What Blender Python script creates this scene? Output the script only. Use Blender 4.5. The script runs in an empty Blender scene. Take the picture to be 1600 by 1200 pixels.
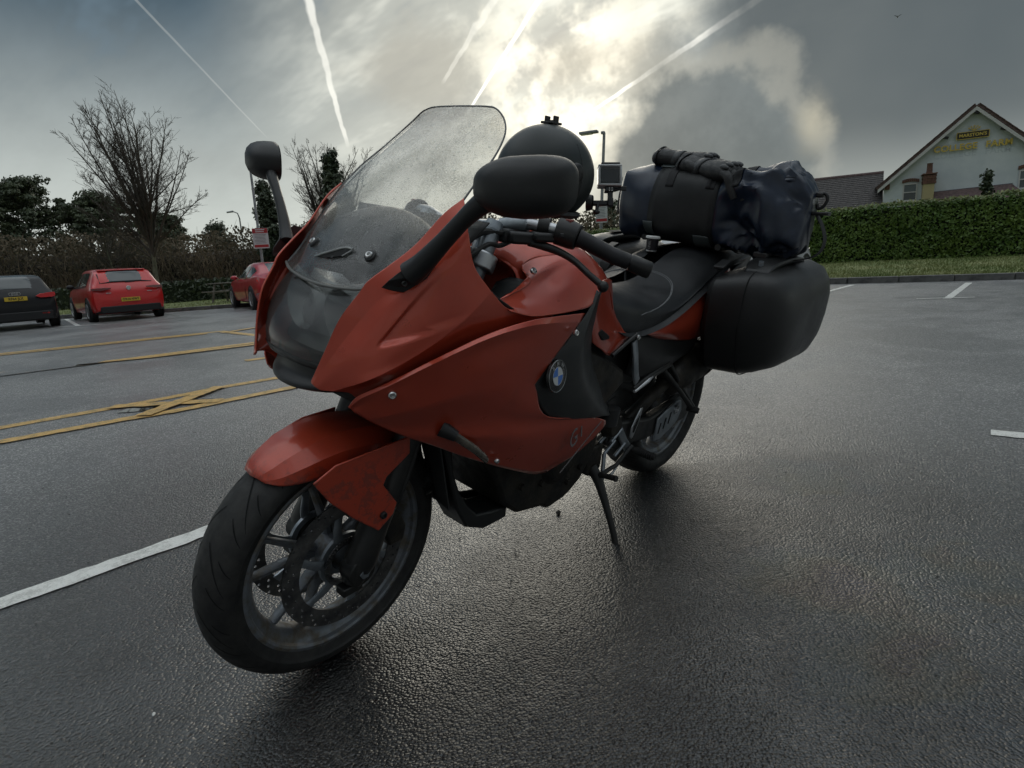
import bpy, bmesh, math, random
from math import sin, cos, tan, pi, radians, sqrt, atan2, hypot, exp
from mathutils import Vector, Matrix, noise
R_ = random.Random(7)
scene = bpy.context.scene
COL = scene.collection
# ------------------------------------------------------------------ camera
cam_d = bpy.data.cameras.new('camera')
cam_d.sensor_width = 36.0
cam_d.lens = 921.73 / 1600 * 36.0
cam_d.clip_start = 0.05
cam_d.clip_end = 3000
cam = bpy.data.objects.new('camera', cam_d)
COL.objects.link(cam)
CAM_POS = Vector((2.141, 1.218, 0.902))
_y, _p, _r = radians(-137.766), radians(11.894), radians(-3.299)
_F = Vector((cos(_p)*cos(_y), cos(_p)*sin(_y), -sin(_p)))
_R0 = Vector((sin(_y), -cos(_y), 0))
_U0 = _R0.cross(_F)
_R1 = _R0*cos(_r) + _U0*sin(_r)
_U1 = _U0*cos(_r) - _R0*sin(_r)
cam.matrix_world = Matrix((( _R1.x, _U1.x, -_F.x, CAM_POS.x), (_R1.y, _U1.y, -_F.y, CAM_POS.y),
                           (_R1.z, _U1.z, -_F.z, CAM_POS.z), (0, 0, 0, 1)))
scene.camera = cam
# ------------------------------------------------------------------ sun (behind thin cloud) and exposure
SUN_DIR = Vector((-0.784, -0.566, 0.2547)).normalized()
SUN_EL = math.asin(SUN_DIR.z)
SUN_AZ = atan2(SUN_DIR.x, SUN_DIR.y)
sun_d = bpy.data.lights.new('sun', 'SUN')
sun_d.energy = 0.5
sun_d.angle = radians(42)
sun_d.color = (1.0, 0.93, 0.80)
sun = bpy.data.objects.new('sun', sun_d)
COL.objects.link(sun)
sun.rotation_euler = (-SUN_DIR).to_track_quat('-Z', 'Y').to_euler()
vs = scene.view_settings
vs.view_transform = 'Standard'
vs.look = 'None'
vs.exposure = 0.50
vs.gamma = 1.0
vs.use_curve_mapping = False
cy_ = scene.cycles
cy_.max_bounces = 6; cy_.diffuse_bounces = 2; cy_.glossy_bounces = 3; cy_.transmission_bounces = 4; cy_.transparent_max_bounces = 10
cy_.caustics_reflective = False; cy_.caustics_refractive = False
cy_.use_adaptive_sampling = True; cy_.adaptive_threshold = 0.02; cy_.use_denoising = True
# ------------------------------------------------------------------ world: Nishita sky behind drifting cloud, cirrus and contrails
world = bpy.data.worlds.new('World')
scene.world = world
world.use_nodes = True
wt = world.node_tree
wt.nodes.clear()

class NB:
    """small node-tree writer: values may be floats, tuples or sockets"""
    def __init__(s, t): s.t = t
    def n(s, typ, **kw):
        nd = s.t.nodes.new(typ)
        for k, v in kw.items(): setattr(nd, k, v)
        return nd
    def put(s, sock, v):
        if isinstance(v, bpy.types.NodeSocket): s.t.links.new(v, sock)
        else:
            if hasattr(sock.default_value, '__len__') and not hasattr(v, '__len__'): v = (v,)*len(sock.default_value)
            if hasattr(v, '__len__') and len(v) == 3 and len(sock.default_value) == 4: v = (*v, 1)
            sock.default_value = v
    def m(s, op, a, b=0.0, c=None, clamp=False):
        nd = s.n('ShaderNodeMath', operation=op, use_clamp=clamp)
        s.put(nd.inputs[0], a); s.put(nd.inputs[1], b)
        if c is not None: s.put(nd.inputs[2], c)
        return nd.outputs[0]
    def dot(s, a, b):
        nd = s.n('ShaderNodeVectorMath', operation='DOT_PRODUCT')
        s.put(nd.inputs[0], a); s.put(nd.inputs[1], b)
        return nd.outputs['Value']
    def vm(s, op, a, b=(0, 0, 0)):
        nd = s.n('ShaderNodeVectorMath', operation=op)
        s.put(nd.inputs[0], a); s.put(nd.inputs[1], b)
        return nd.outputs[0]
    def noise(s, vec, scale, detail=4, rough=.55, dist=0, lac=2.0, col=False):
        nd = s.n('ShaderNodeTexNoise')
        if vec is not None: s.put(nd.inputs['Vector'], vec)
        s.put(nd.inputs['Scale'], scale); s.put(nd.inputs['Detail'], detail); s.put(nd.inputs['Roughness'], rough)
        s.put(nd.inputs['Distortion'], dist); s.put(nd.inputs['Lacunarity'], lac)
        return nd.outputs['Color'] if col else nd.outputs['Fac']
    def mix(s, f, a, b, typ='MIX'):
        nd = s.n('ShaderNodeMix', data_type='RGBA', blend_type=typ)
        s.put(nd.inputs[0], f); s.put(nd.inputs[6], a); s.put(nd.inputs[7], b)
        return nd.outputs[2]
    def step(s, v, a, b, lo=0.0, hi=1.0):
        nd = s.n('ShaderNodeMapRange', interpolation_type='SMOOTHSTEP')
        s.put(nd.inputs[0], v); s.put(nd.inputs[1], a); s.put(nd.inputs[2], b); s.put(nd.inputs[3], lo); s.put(nd.inputs[4], hi)
        return nd.outputs[0]
    def lin(s, v, a, b, lo=0.0, hi=1.0):
        nd = s.n('ShaderNodeMapRange')
        s.put(nd.inputs[0], v); s.put(nd.inputs[1], a); s.put(nd.inputs[2], b); s.put(nd.inputs[3], lo); s.put(nd.inputs[4], hi)
        return nd.outputs[0]
    def scale(s, v, f):
        nd = s.n('ShaderNodeVectorMath', operation='MULTIPLY')
        s.put(nd.inputs[0], v); s.put(nd.inputs[1], f)
        return nd.outputs[0]

def rd(px, py):
    """direction of a place in the sky, given as it was sighted from the camera"""
    d = _F + _R1*((px-800)/921.73) + _U1*((600-py)/921.73)
    return d.normalized()

w = NB(wt)
tc = w.n('ShaderNodeTexCoord')
D = w.vm('NORMALIZE', tc.outputs['Generated'])
sep = w.n('ShaderNodeSeparateXYZ'); w.put(sep.inputs[0], D)
dz = sep.outputs[2]
sky = w.n('ShaderNodeTexSky', sky_type='NISHITA')
sky.sun_disc = False
sky.sun_elevation = SUN_EL
sky.sun_rotation = SUN_AZ
nish = w.scale(sky.outputs[0], (0.05, 0.05, 0.05))
# cloud-plane coordinates (perspective of a flat cloud deck)
den = w.m('MAXIMUM', w.m('ADD', dz, 0.22), 0.05)
cx = w.m('DIVIDE', sep.outputs[0], den); cy = w.m('DIVIDE', sep.outputs[1], den)
cmb = w.n('ShaderNodeCombineXYZ'); w.put(cmb.inputs[0], cx); w.put(cmb.inputs[1], cy)
P = cmb.outputs[0]
cosun = w.dot(D, tuple(SUN_DIR))
nzA = w.noise(D, 4.0, 3, .55)            # broad cloud shapes
nzB = w.noise(D, 13.0, 4, .6)           # ragged detail
nzC = w.noise(w.scale(P, (1.9, 0.75, 1)), 2.0, 4, .62)   # combed cirrus
glow_wide = w.step(cosun, 0.86, 1.0)
glow_mid = w.step(w.m('ADD', cosun, w.m('MULTIPLY', w.m('SUBTRACT', nzB, .5), .035)), 0.982, 1.0)
glow_core = w.step(cosun, 0.990, 1.0)
# thin altostratus veil: grey-blue overhead, pale towards the horizon, creamy round the sun
veil = w.mix(w.step(dz, 0.04, 0.40), (0.42, 0.45, 0.425), (0.036, 0.064, 0.088))
veil = w.mix(w.m('MULTIPLY', w.step(dz, .42, .85), .95), veil, (0.62, 0.67, 0.70))          # the deck thins overhead
veil = w.mix(w.m('MULTIPLY', glow_wide, 0.72), veil, (0.56, 0.56, 0.49))
k_ = w.m('ADD', 1.0, w.m('MULTIPLY', w.m('SUBTRACT', nzC, .5), w.step(dz, .08, .35, .25, .65)))
cmb2 = w.n('ShaderNodeCombineXYZ')
for q in range(3): w.put(cmb2.inputs[q], k_)
veil = w.scale(veil, cmb2.outputs[0])
lum = w.m('MULTIPLY', glow_mid, w.step(nzB, 0.38, 0.60, 0.05, 1.0))
veil = w.mix(w.m('MULTIPLY', lum, 0.78, clamp=True), veil, (0.80, 0.77, 0.64))
veil = w.mix(w.m('MULTIPLY', w.m('MULTIPLY', glow_core, w.step(nzB, 0.40, 0.60, 0.15, 1.0)), 0.95, clamp=True), veil, (1.05, 0.99, 0.82))
# combed bright wisps and blue gaps near the sun
veil = w.mix(w.m('MULTIPLY', w.m('MULTIPLY', w.step(nzC, .50, .66), w.m('MULTIPLY', glow_wide, glow_wide)), w.step(dz, .10, .25, .1, .8)), veil, (0.80, 0.80, 0.70))
veil = w.mix(w.m('MULTIPLY', w.m('MULTIPLY', w.step(nzC, .50, .36), w.step(dz, .18, .40)), .75), veil, w.mix(.8, nish, (0.10, 0.15, 0.185)))
wobC = w.m('SUBTRACT', w.noise(D, 30, 2, .6), 0.5)
def contrail(col, px0, py0, px1, py1, wid, k, blur=1.0, k0=-9):
    a, b = rd(px0, py0), rd(px1, py1)
    n_ = a.cross(b).normalized()
    t = (b - a*a.dot(b)).normalized()
    L = math.acos(a.dot(b))
    ang = w.m('ARCTAN2', w.dot(D, tuple(t)), w.dot(D, tuple(a)))
    u = w.m('DIVIDE', ang, L)
    dn = w.m('ABSOLUTE', w.m('ADD', w.dot(D, tuple(n_)), w.m('MULTIPLY', wobC, wid*1.6*blur)))
    wd = w.m('MULTIPLY', w.lin(u, -0.6, 1.0, 1.45, 0.5), wid)
    mk = w.step(w.m('DIVIDE', dn, wd), 1.0, 0.4)
    mk = w.m('MULTIPLY', mk, w.step(u, 1.03, 0.90))
    mk = w.m('MULTIPLY', mk, w.step(u, k0, k0+.2))
    mk = w.m('MULTIPLY', mk, w.lin(nzB, .3, .7, .55, 1.0))
    return w.mix(w.m('MULTIPLY', mk, k, clamp=True), col, w.mix(glow_wide, (0.55, 0.56, 0.53), (1.15, 1.12, 1.0)))
# cumulus banks: soft grey masses with ragged edges
wobble = w.m('ADD', w.m('MULTIPLY', w.m('SUBTRACT', nzA, .5), 0.16), w.m('MULTIPLY', w.m('SUBTRACT', nzB, .5), 0.075))
def bank(px, py, rx, ry, soft=0.04):
    c = rd(px, py)
    dd = w.vm('SUBTRACT', D, tuple(c))
    rgt = c.cross(Vector((0, 0, 1))).normalized(); up = rgt.cross(c)
    a = w.m('MULTIPLY', w.dot(dd, tuple(rgt)), ry/rx); b = w.dot(dd, tuple(up))
    dist = w.m('SQRT', w.m('ADD', w.m('MULTIPLY', a, a), w.m('MULTIPLY', b, b)))
    r = ry/921.73/1.12
    return w.step(w.m('ADD', dist, wobble), r+soft, r-soft)
def over(col, mk, k, c): return w.mix(w.m('MULTIPLY', mk, k), col, c)
dark = w.mix(w.step(nzA, .3, .7), (0.118, 0.127, 0.126), (0.165, 0.172, 0.165))
dark = w.mix(w.step(dz, 0.30, 0.03), dark, (0.33, 0.355, 0.33))
veil = over(veil, bank(655, 110, 90, 66, .035), .60, (0.34, 0.325, 0.275))
veil = over(veil, bank(650, 205, 90, 40, .045), .42, (0.27, 0.275, 0.25))
veil = over(veil, bank(925, 85, 75, 34, .03), .60, (0.42, 0.39, 0.31))
veil = over(veil, bank(500, 262, 110, 24, .04), .40, (0.24, 0.25, 0.235))
veil = contrail(veil, 478, -10, 543, 228, 0.0068, .70, .9, -1.4)
veil = contrail(veil, 842, 0, 728, 180, 0.0045, .95, .4, -1.6)
veil = contrail(veil, 1183, 0, 886, 200, 0.0055, 1.0, .4, -1.2)
veil = contrail(veil, 205, -8, 418, 216, 0.0020, .26, .4, -1.0)
veil = contrail(veil, 772, 0, 690, 130, 0.0065, .26, 1.2, -1.0)
veil = over(veil, bank(1145, 80, 60, 40, .05), .5, (0.21, 0.27, 0.31))
haze_ = w.m('MAXIMUM', bank(1350, 345, 330, 175, .08), bank(1290, 210, 110, 130, .07))
veil = over(veil, haze_, .85, (0.195, 0.228, 0.225))
bkB = w.m('MAXIMUM', bank(1650, 50, 400, 300, .06), bank(2050, 120, 500, 420, .10))
veil = over(veil, bkB, .95, w.mix(w.step(dz, 0.17, 0.02), w.mix(w.step(nzA, .3, .7), (0.070, 0.085, 0.091), (0.093, 0.107, 0.110)), (0.30, 0.325, 0.31)))
bkA = bank(1120, 300, 168, 178, .028)
rim = w.m('MULTIPLY', w.m('MULTIPLY', bkA, w.m('SUBTRACT', 1.0, bkA)), w.step(cosun, .80, .99))
veil = over(veil, bkA, .96, w.mix(w.step(dz, 0.13, 0.01), w.mix(w.step(nzB, .3, .7), (0.098, 0.116, 0.120), (0.130, 0.150, 0.152)), (0.28, 0.305, 0.295)))
veil = w.mix(w.m('MULTIPLY', rim, 1.0, clamp=True), veil, (0.58, 0.55, 0.45))
veil = over(veil, bank(1268, 192, 22, 34, .04), .55, (0.52, 0.47, 0.34))
# the deck behind the camera carries on as broken grey cloud
back = w.step(cosun, 0.45, -0.4)
deck = w.mix(w.step(nzA, .35, .65), (0.090, 0.100, 0.106), (0.150, 0.158, 0.162))
veil = w.mix(w.m('MULTIPLY', w.m('MULTIPLY', back, 0.85), w.step(dz, .85, .45)), veil, deck)
world.cycles.sampling_method = 'NONE'
bg = w.n('ShaderNodeBackground')
w.put(bg.inputs[0], w.mix(0.03, veil, nish)); w.put(bg.inputs[1], 1.0)
wo = w.n('ShaderNodeOutputWorld')
wt.links.new(bg.outputs[0], wo.inputs[0])

# ------------------------------------------------------------------ materials
MATS = {}
def material(name, col=(.5, .5, .5), rough=.5, metal=0, coat=0, coat_r=.05, spec=.5, fn=None, **kw):
    if name in MATS: return MATS[name]
    m = bpy.data.materials.new(name); m.use_nodes = True
    t = m.node_tree; b = t.nodes['Principled BSDF']
    nb = NB(t)
    b.inputs['Base Color'].default_value = (*col, 1)
    b.inputs['Roughness'].default_value = rough
    b.inputs['Metallic'].default_value = metal
    b.inputs['Coat Weight'].default_value = coat
    b.inputs['Coat Roughness'].default_value = coat_r
    b.inputs['Specular IOR Level'].default_value = spec
    for k, v in kw.items(): nb.put(b.inputs[k], v)
    if fn: fn(nb, b)
    MATS[name] = m
    return m
def coords(nb, kind='Object'):
    return nb.n('ShaderNodeTexCoord').outputs[kind]
def bump(nb, b, h, strength=.3, dist=.01):
    n_ = nb.n('ShaderNodeBump'); nb.put(n_.inputs['Strength'], strength); nb.put(n_.inputs['Distance'], dist); nb.put(n_.inputs['Height'], h)
    nb.put(b.inputs['Normal'], n_.outputs[0])
    return n_
def vary(c0, c1, sc, rough=None, bmp=None, detail=5, kind='Object'):
    def f(nb, b):
        c = coords(nb, kind)
        n_ = nb.noise(c, sc, detail, .6)
        nb.put(b.inputs['Base Color'], nb.mix(nb.step(n_, .3, .7), c0, c1))
        if rough: nb.put(b.inputs['Roughness'], nb.lin(nb.noise(c, sc*1.7, 4), .3, .7, *rough))
        if bmp: bump(nb, b, nb.noise(c, bmp[0], 3), bmp[1], bmp[2])
    return f
def f_paint(nb, b):
    c = coords(nb)
    d = nb.noise(c, 9, 6, .65)
    dirt = nb.step(d, .52, .78)
    geo = nb.n('ShaderNodeNewGeometry')
    sp = nb.n('ShaderNodeSeparateXYZ'); nb.put(sp.inputs[0], c)
    low = nb.step(sp.outputs[2], .75, .35)            # road film on the low panels
    dirt = nb.m('MULTIPLY', dirt, nb.m('ADD', .12, nb.m('MULTIPLY', low, .45)))
    nb.put(b.inputs['Base Color'], nb.mix(dirt, (0.54, 0.064, 0.027), (0.10, 0.06, 0.045)))
    nb.put(b.inputs['Roughness'], nb.lin(d, .3, .75, .26, .44))
    nb.put(b.inputs['Coat Roughness'], nb.lin(d, .3, .75, .02, .10))
    bump(nb, b, nb.noise(c, 900, 2), .02, .001)
M_PAINT = material('orange red metallic paint', (.47, .058, .022), .34, .35, .9, .04, fn=f_paint)
def f_fender(nb, b):
    c = coords(nb)
    d = nb.noise(c, 26, 7, .7); e = nb.noise(c, 130, 3, .6)
    sp = nb.n('ShaderNodeSeparateXYZ'); nb.put(sp.inputs[0], c)
    edge = nb.step(sp.outputs[2], .585, .52)
    dirt = nb.m('MULTIPLY', nb.step(nb.m('ADD', nb.m('MULTIPLY', d, .7), nb.m('MULTIPLY', e, .3)), .50, .58), nb.m('ADD', .05, nb.m('MULTIPLY', edge, .42)))
    nb.put(b.inputs['Base Color'], nb.mix(dirt, (0.50, 0.060, 0.026), (0.055, 0.045, 0.04)))
    nb.put(b.inputs['Roughness'], nb.m('ADD', .3, nb.m('MULTIPLY', dirt, .4)))
M_FENDER = material('dirty orange red paint', (.45, .055, .022), .34, .2, .6, .08, fn=f_fender)
M_BLACKP = material('black textured plastic', (.012, .0125, .013), .42, fn=vary((.010, .0105, .011), (.019, .019, .019), 6, (.34, .52), (700, .12, .001)))
M_BLACKG = material('satin black metal', (.010, .0105, .011), .33, .0, fn=vary((.008, .0085, .009), (.022, .021, .019), 14, (.28, .55)))
M_GREYP = material('dark grey panel', (.028, .030, .031), .38, fn=vary((.024, .026, .027), (.036, .037, .037), 7, (.32, .46), (800, .08, .001)))
M_ENGINE = material('grimy engine casting', (.018, .017, .016), .55, .3, fn=vary((.010, .010, .010), (.040, .034, .026), 18, (.4, .75), (120, .35, .003)))
M_RUBBER = material('rubber', (.010, .010, .0105), .62, fn=vary((.011, .011, .011), (.026, .025, .024), 22, (.5, .8), (260, .25, .001)))
def f_rim(nb, b):
    c = coords(nb)
    d = nb.noise(c, 30, 6, .65)
    nb.put(b.inputs['Base Color'], nb.mix(nb.step(d, .40, .70), (.23, .25, .275), (.17, .145, .11)))
    nb.put(b.inputs['Roughness'], nb.lin(d, .3, .7, .32, .62))
M_RIM = material('dusty dark grey wheel alloy', (.06, .065, .07), .4, .55, fn=f_rim)
M_DISC = material('brake disc steel', (.10, .10, .105), .4, .9, fn=vary((.10, .10, .104), (.24, .235, .225), 30, (.32, .5)))
M_ALU = material('brushed aluminium', (.56, .57, .58), .33, 1.0, fn=vary((.48, .49, .51), (.62, .63, .64), 24, (.25, .45), (300, .08, .001)))
M_ALUD = material('dull blue grey alloy', (.30, .33, .36), .40, .9, fn=vary((.26, .29, .32), (.40, .43, .46), 22, (.34, .55)))
M_CHROME = material('bright screw steel', (.62, .62, .61), .25, 1.0)
M_SEAT = material('black seat vinyl', (.020, .0215, .023), .42, fn=vary((.017, .0185, .02), (.027, .028, .030), 9, (.34, .50), (420, .22, .0012)))
M_THREAD = material('pale stitching thread', (.16, .165, .17), .7)
def f_case(nb, b):
    c = coords(nb); n_ = nb.noise(c, 7, 5, .6)
    sc_ = nb.noise(nb.scale(c, (6, 6, 60)), 3.0, 4, .7)
    scr = nb.m('MULTIPLY', nb.step(sc_, .62, .72), nb.step(n_, .45, .65))          # dry scuffs
    nb.put(b.inputs['Base Color'], nb.mix(scr, nb.mix(n_, (.014, .0145, .015), (.026, .026, .026)), (.055, .055, .054)))
    nb.put(b.inputs['Roughness'], nb.lin(n_, .3, .7, .34, .52))
    bump(nb, b, nb.noise(c, 700, 2), .30, .0015)
M_CASE = material('black moulded case', (.020, .0205, .021), .45, fn=f_case)
M_MIRRORS = material('mirror shell plastic', (.016, .0165, .0165), .48, fn=vary((.014, .0145, .0145), (.022, .022, .021), 9, (.42, .56), (1100, .18, .001)))
M_GLASS_BACK = material('mirror glass', (.6, .62, .64), .03, 1.0)
M_GRIP = material('grip rubber', (.011, .0108, .013), .5, fn=vary((.009, .009, .0105), (.018, .017, .020), 20, (.42, .6)))
M_WHITEP = material('white plastic', (.72, .72, .70), .4)
M_BLUE = material('roundel blue', (.045, .19, .62), .3, coat=.5)
M_WHITE = material('roundel silver white', (.66, .68, .68), .3, coat=.5)
M_BADGE = material('badge black', (.006, .006, .006), .25, coat=.6)
M_SILVERTXT = material('badge silver', (.42, .43, .43), .35, .6)
M_AMBER = material('smoked indicator lens', (.10, .085, .06), .2, 0, .6, fn=vary((.05, .045, .035), (.16, .14, .11), 40, (.15, .35)))
M_REDLENS = material('red lamp lens', (.55, .018, .012), .15, 0, .8)
M_DARKIN = material('dark interior', (.007, .007, .007), .8)
def glass_mat(name, tint, rough=.03, refl=1.0, dirt=None):
    """thin sheet: tinted straight-through transmission under a Fresnel reflection"""
    m = bpy.data.materials.new(name); m.use_nodes = True
    t = m.node_tree; nb = NB(t); t.nodes.clear()
    tr = nb.n('ShaderNodeBsdfTransparent'); gl = nb.n('ShaderNodeBsdfGlossy'); df = nb.n('ShaderNodeBsdfDiffuse')
    lw = nb.n('ShaderNodeLayerWeight'); lw.inputs['Blend'].default_value = .5
    nb.put(tr.inputs[0], tint); nb.put(gl.inputs['Roughness'], rough)
    nb.put(gl.inputs['Color'], (refl, refl, refl))
    m1 = nb.n('ShaderNodeMixShader'); nb.put(m1.inputs[0], nb.m('ADD', .045, nb.m('MULTIPLY', nb.m('POWER', lw.outputs['Facing'], 4.5), .85)))
    t.links.new(tr.outputs[0], m1.inputs[1]); t.links.new(gl.outputs[0], m1.inputs[2])
    out = nb.n('ShaderNodeOutputMaterial'); last = m1.outputs[0]
    if dirt:
        fac, c = dirt(nb)
        m2 = nb.n('ShaderNodeMixShader'); nb.put(m2.inputs[0], fac); nb.put(df.inputs[0], c)
        tl = nb.n('ShaderNodeBsdfTranslucent'); nb.put(tl.inputs[0], c)
        ad = nb.n('ShaderNodeMixShader'); ad.inputs[0].default_value = .85
        t.links.new(df.outputs[0], ad.inputs[1]); t.links.new(tl.outputs[0], ad.inputs[2])
        t.links.new(last, m2.inputs[1]); t.links.new(ad.outputs[0], m2.inputs[2]); last = m2.outputs[0]
    t.links.new(last, out.inputs[0])
    MATS[name] = m
    return m
def screen_dirt(nb):
    c = coords(nb)
    n_ = nb.noise(c, 11, 6, .62); f = nb.noise(c, 420, 3, .6)
    sp = nb.n('ShaderNodeSeparateXYZ'); nb.put(sp.inputs[0], c)
    k = nb.m('MULTIPLY', nb.step(n_, .38, .70), nb.step(f, .42, .62))
    k = nb.m('MULTIPLY', k, .38)
    return nb.m('ADD', k, nb.lin(nb.noise(c, 5, 3), .35, .65, .12, .30)), (.88, .88, .85)
M_SCREEN = glass_mat('rain-spotted windscreen', (.955, .96, .95), .035, 1.0, screen_dirt)
M_DROP = glass_mat('water drop', (.82, .83, .82), .02, 1.0)
M_CARGLASS = material('car window glass', (.05, .062, .064), .05, .0, .0, spec=1.0)
M_LENS = glass_mat('headlamp cover', (.78, .79, .78), .05, 1.0, lambda nb: (.34, (.50, .51, .50)))
M_REFLECT = material('lamp reflector', (.55, .56, .56), .22, 1.0)

# ------------------------------------------------------------------ mesh helpers
def tag(o, label=None, cat=None, group=None, kind=None):
    if label: o['label'] = label
    if cat: o['category'] = cat
    if group: o['group'] = group
    if kind: o['kind'] = kind
    return o
def empty(name, loc=(0, 0, 0), rot=(0, 0, 0)):
    o = bpy.data.objects.new(name, None); COL.objects.link(o)
    o.empty_display_size = .1
    o.location = loc; o.rotation_euler = rot
    return o
def mk(name, vf, mat, parent=None, ang=38, xf=None, bevel=0, seg=2, solid=0, off=-1, smooth=True, fix=True):
    v, f = vf
    if xf is not None: v = [xf @ Vector(q) for q in v]
    me = bpy.data.meshes.new(name)
    me.from_pydata([tuple(q) for q in v], [], f)
    me.update()
    if fix:
        bm = bmesh.new(); bm.from_mesh(me)
        bmesh.ops.remove_doubles(bm, verts=bm.verts, dist=1e-5)
        bmesh.ops.recalc_face_normals(bm, faces=bm.faces)
        bm.to_mesh(me); bm.free()
    if smooth:
        me.polygons.foreach_set('use_smooth', [True]*len(me.polygons))
        if ang < 180: me.set_sharp_from_angle(angle=radians(ang))
    if isinstance(mat, (list, tuple)):
        for m in mat: me.materials.append(m)
    else: me.materials.append(mat)
    o = bpy.data.objects.new(name, me); COL.objects.link(o)
    if parent is not None: o.parent = parent
    if solid:
        md = o.modifiers.new('thickness', 'SOLIDIFY'); md.thickness = solid; md.offset = off; md.use_even_offset = False
    if bevel:
        md = o.modifiers.new('soft edge', 'BEVEL'); md.width = bevel; md.segments = seg; md.limit_method = 'ANGLE'; md.angle_limit = radians(35)
        md.harden_normals = False
    return o
def copy_tree(o, parent=None):
    c = o.copy(); COL.objects.link(c); c.parent = parent
    for ch in list(o.children): copy_tree(ch, c)
    return c
def join(*parts):
    V, Fc = [], []
    for v, f in parts:
        k = len(V); V += [tuple(q) for q in v]; Fc += [tuple(i+k for i in q) for q in f]
    return V, Fc
def mirror_y(vf): return [(x, -y, z) for x, y, z in vf[0]], [tuple(reversed(f)) for f in vf[1]]
def trf(vf, M): return [tuple(M @ Vector(q)) for q in vf[0]], vf[1]
def box(c, s, rot=None):
    v = [Vector((x*s[0]/2, y*s[1]/2, z*s[2]/2)) for x in (-1, 1) for y in (-1, 1) for z in (-1, 1)]
    if rot is not None: v = [rot @ q for q in v]
    v = [tuple(q+Vector(c)) for q in v]
    return v, [(0, 1, 3, 2), (4, 6, 7, 5), (0, 4, 5, 1), (2, 3, 7, 6), (0, 2, 6, 4), (1, 5, 7, 3)]
def cr(p, n):
    """Catmull-Rom through points, n samples by arc length"""
    p = [Vector(q) for q in p]
    if len(p) == 1: return [p[0]]*n
    e = [p[0]*2-p[1]] + p + [p[-1]*2-p[-2]]
    fine = []
    for i in range(1, len(e)-2):
        a, b, c, d = e[i-1], e[i], e[i+1], e[i+2]
        for k in range(10):
            t = k/10
            fine.append(.5*((2*b)+(c-a)*t+(2*a-5*b+4*c-d)*t*t+(3*b-a-3*c+d)*t*t*t))
    fine.append(p[-1])
    L = [0]
    for i in range(1, len(fine)): L.append(L[-1]+(fine[i]-fine[i-1]).length)
    out = []; j = 0
    for k in range(n):
        s = L[-1]*k/(n-1)
        while j < len(L)-2 and L[j+1] < s: j += 1
        d = L[j+1]-L[j]
        out.append(fine[j].lerp(fine[j+1], (s-L[j])/d if d > 1e-9 else 0))
    return out
def patch(rails, nu=32, per=5, fn=None):
    """smooth sheet through rails (each a polyline)"""
    rr = [cr(r, nu) for r in rails]
    m = (len(rr)-1)*per+1
    cols = []
    for i in range(nu):
        pts = [r[i] for r in rr]
        e = [pts[0]*2-pts[1]] + pts + [pts[-1]*2-pts[-2]]
        c_ = []
        for j in range(1, len(e)-2):
            a, b, c, d = e[j-1], e[j], e[j+1], e[j+2]
            for k in range(per):
                t = k/per
                c_.append(.5*((2*b)+(c-a)*t+(2*a-5*b+4*c-d)*t*t+(3*b-a-3*c+d)*t*t*t))
        c_.append(pts[-1]); cols.append(c_)
    V = [tuple(fn(q) if fn else q) for c in cols for q in c]
    Fc = [(i*m+j, (i+1)*m+j, (i+1)*m+j+1, i*m+j+1) for i in range(nu-1) for j in range(m-1)]
    return V, Fc
def tube(path, rad, n=12, cap=True, sq=None, smooth=0):
    """sweep a circle (or sq=(w,h) rounded box) along a path"""
    p = [Vector(q) for q in path]
    if smooth:
        if not hasattr(rad, '__len__'): rad = [rad]*len(p)
        rr = cr([(r, 0, 0) for r in rad], smooth) if len(rad) > 1 else None
        L = [0]
        for i in range(1, len(p)): L.append(L[-1]+(p[i]-p[i-1]).length)
        p2 = cr(p, smooth); r2 = []
        for k in range(smooth):
            s = L[-1]*k/(smooth-1); j = 0
            while j < len(L)-2 and L[j+1] < s: j += 1
            t = (s-L[j])/max(1e-9, L[j+1]-L[j]); r2.append(rad[j]*(1-t)+rad[j+1]*t)
        p, rad = p2, r2
    if not hasattr(rad, '__len__'): rad = [rad]*len(p)
    V, Fc = [], []
    t0 = (p[1]-p[0]).normalized()
    up = Vector((0, 0, 1)) if abs(t0.z) < .9 else Vector((1, 0, 0))
    nrm = (up - t0*up.dot(t0)).normalized()
    for i, q in enumerate(p):
        a = p[max(i-1, 0)]; b = p[min(i+1, len(p)-1)]
        t = (b-a).normalized()
        nrm = (nrm - t*nrm.dot(t)).normalized(); bi = t.cross(nrm)
        for k in range(n):
            an = 2*pi*(k+.5)/n
            c, s = cos(an), sin(an)
            if sq:
                e = .32
                c = math.copysign(abs(c)**e, c)*sq[0]; s = math.copysign(abs(s)**e, s)*sq[1]
            V.append(tuple(q+(nrm*c+bi*s)*rad[i]))
    for i in range(len(p)-1):
        for k in range(n):
            Fc.append((i*n+k, i*n+(k+1) % n, (i+1)*n+(k+1) % n, (i+1)*n+k))
    if cap:
        Fc.append(tuple(reversed(range(n)))); Fc.append(tuple(range((len(p)-1)*n, len(p)*n)))
    return V, Fc
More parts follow.
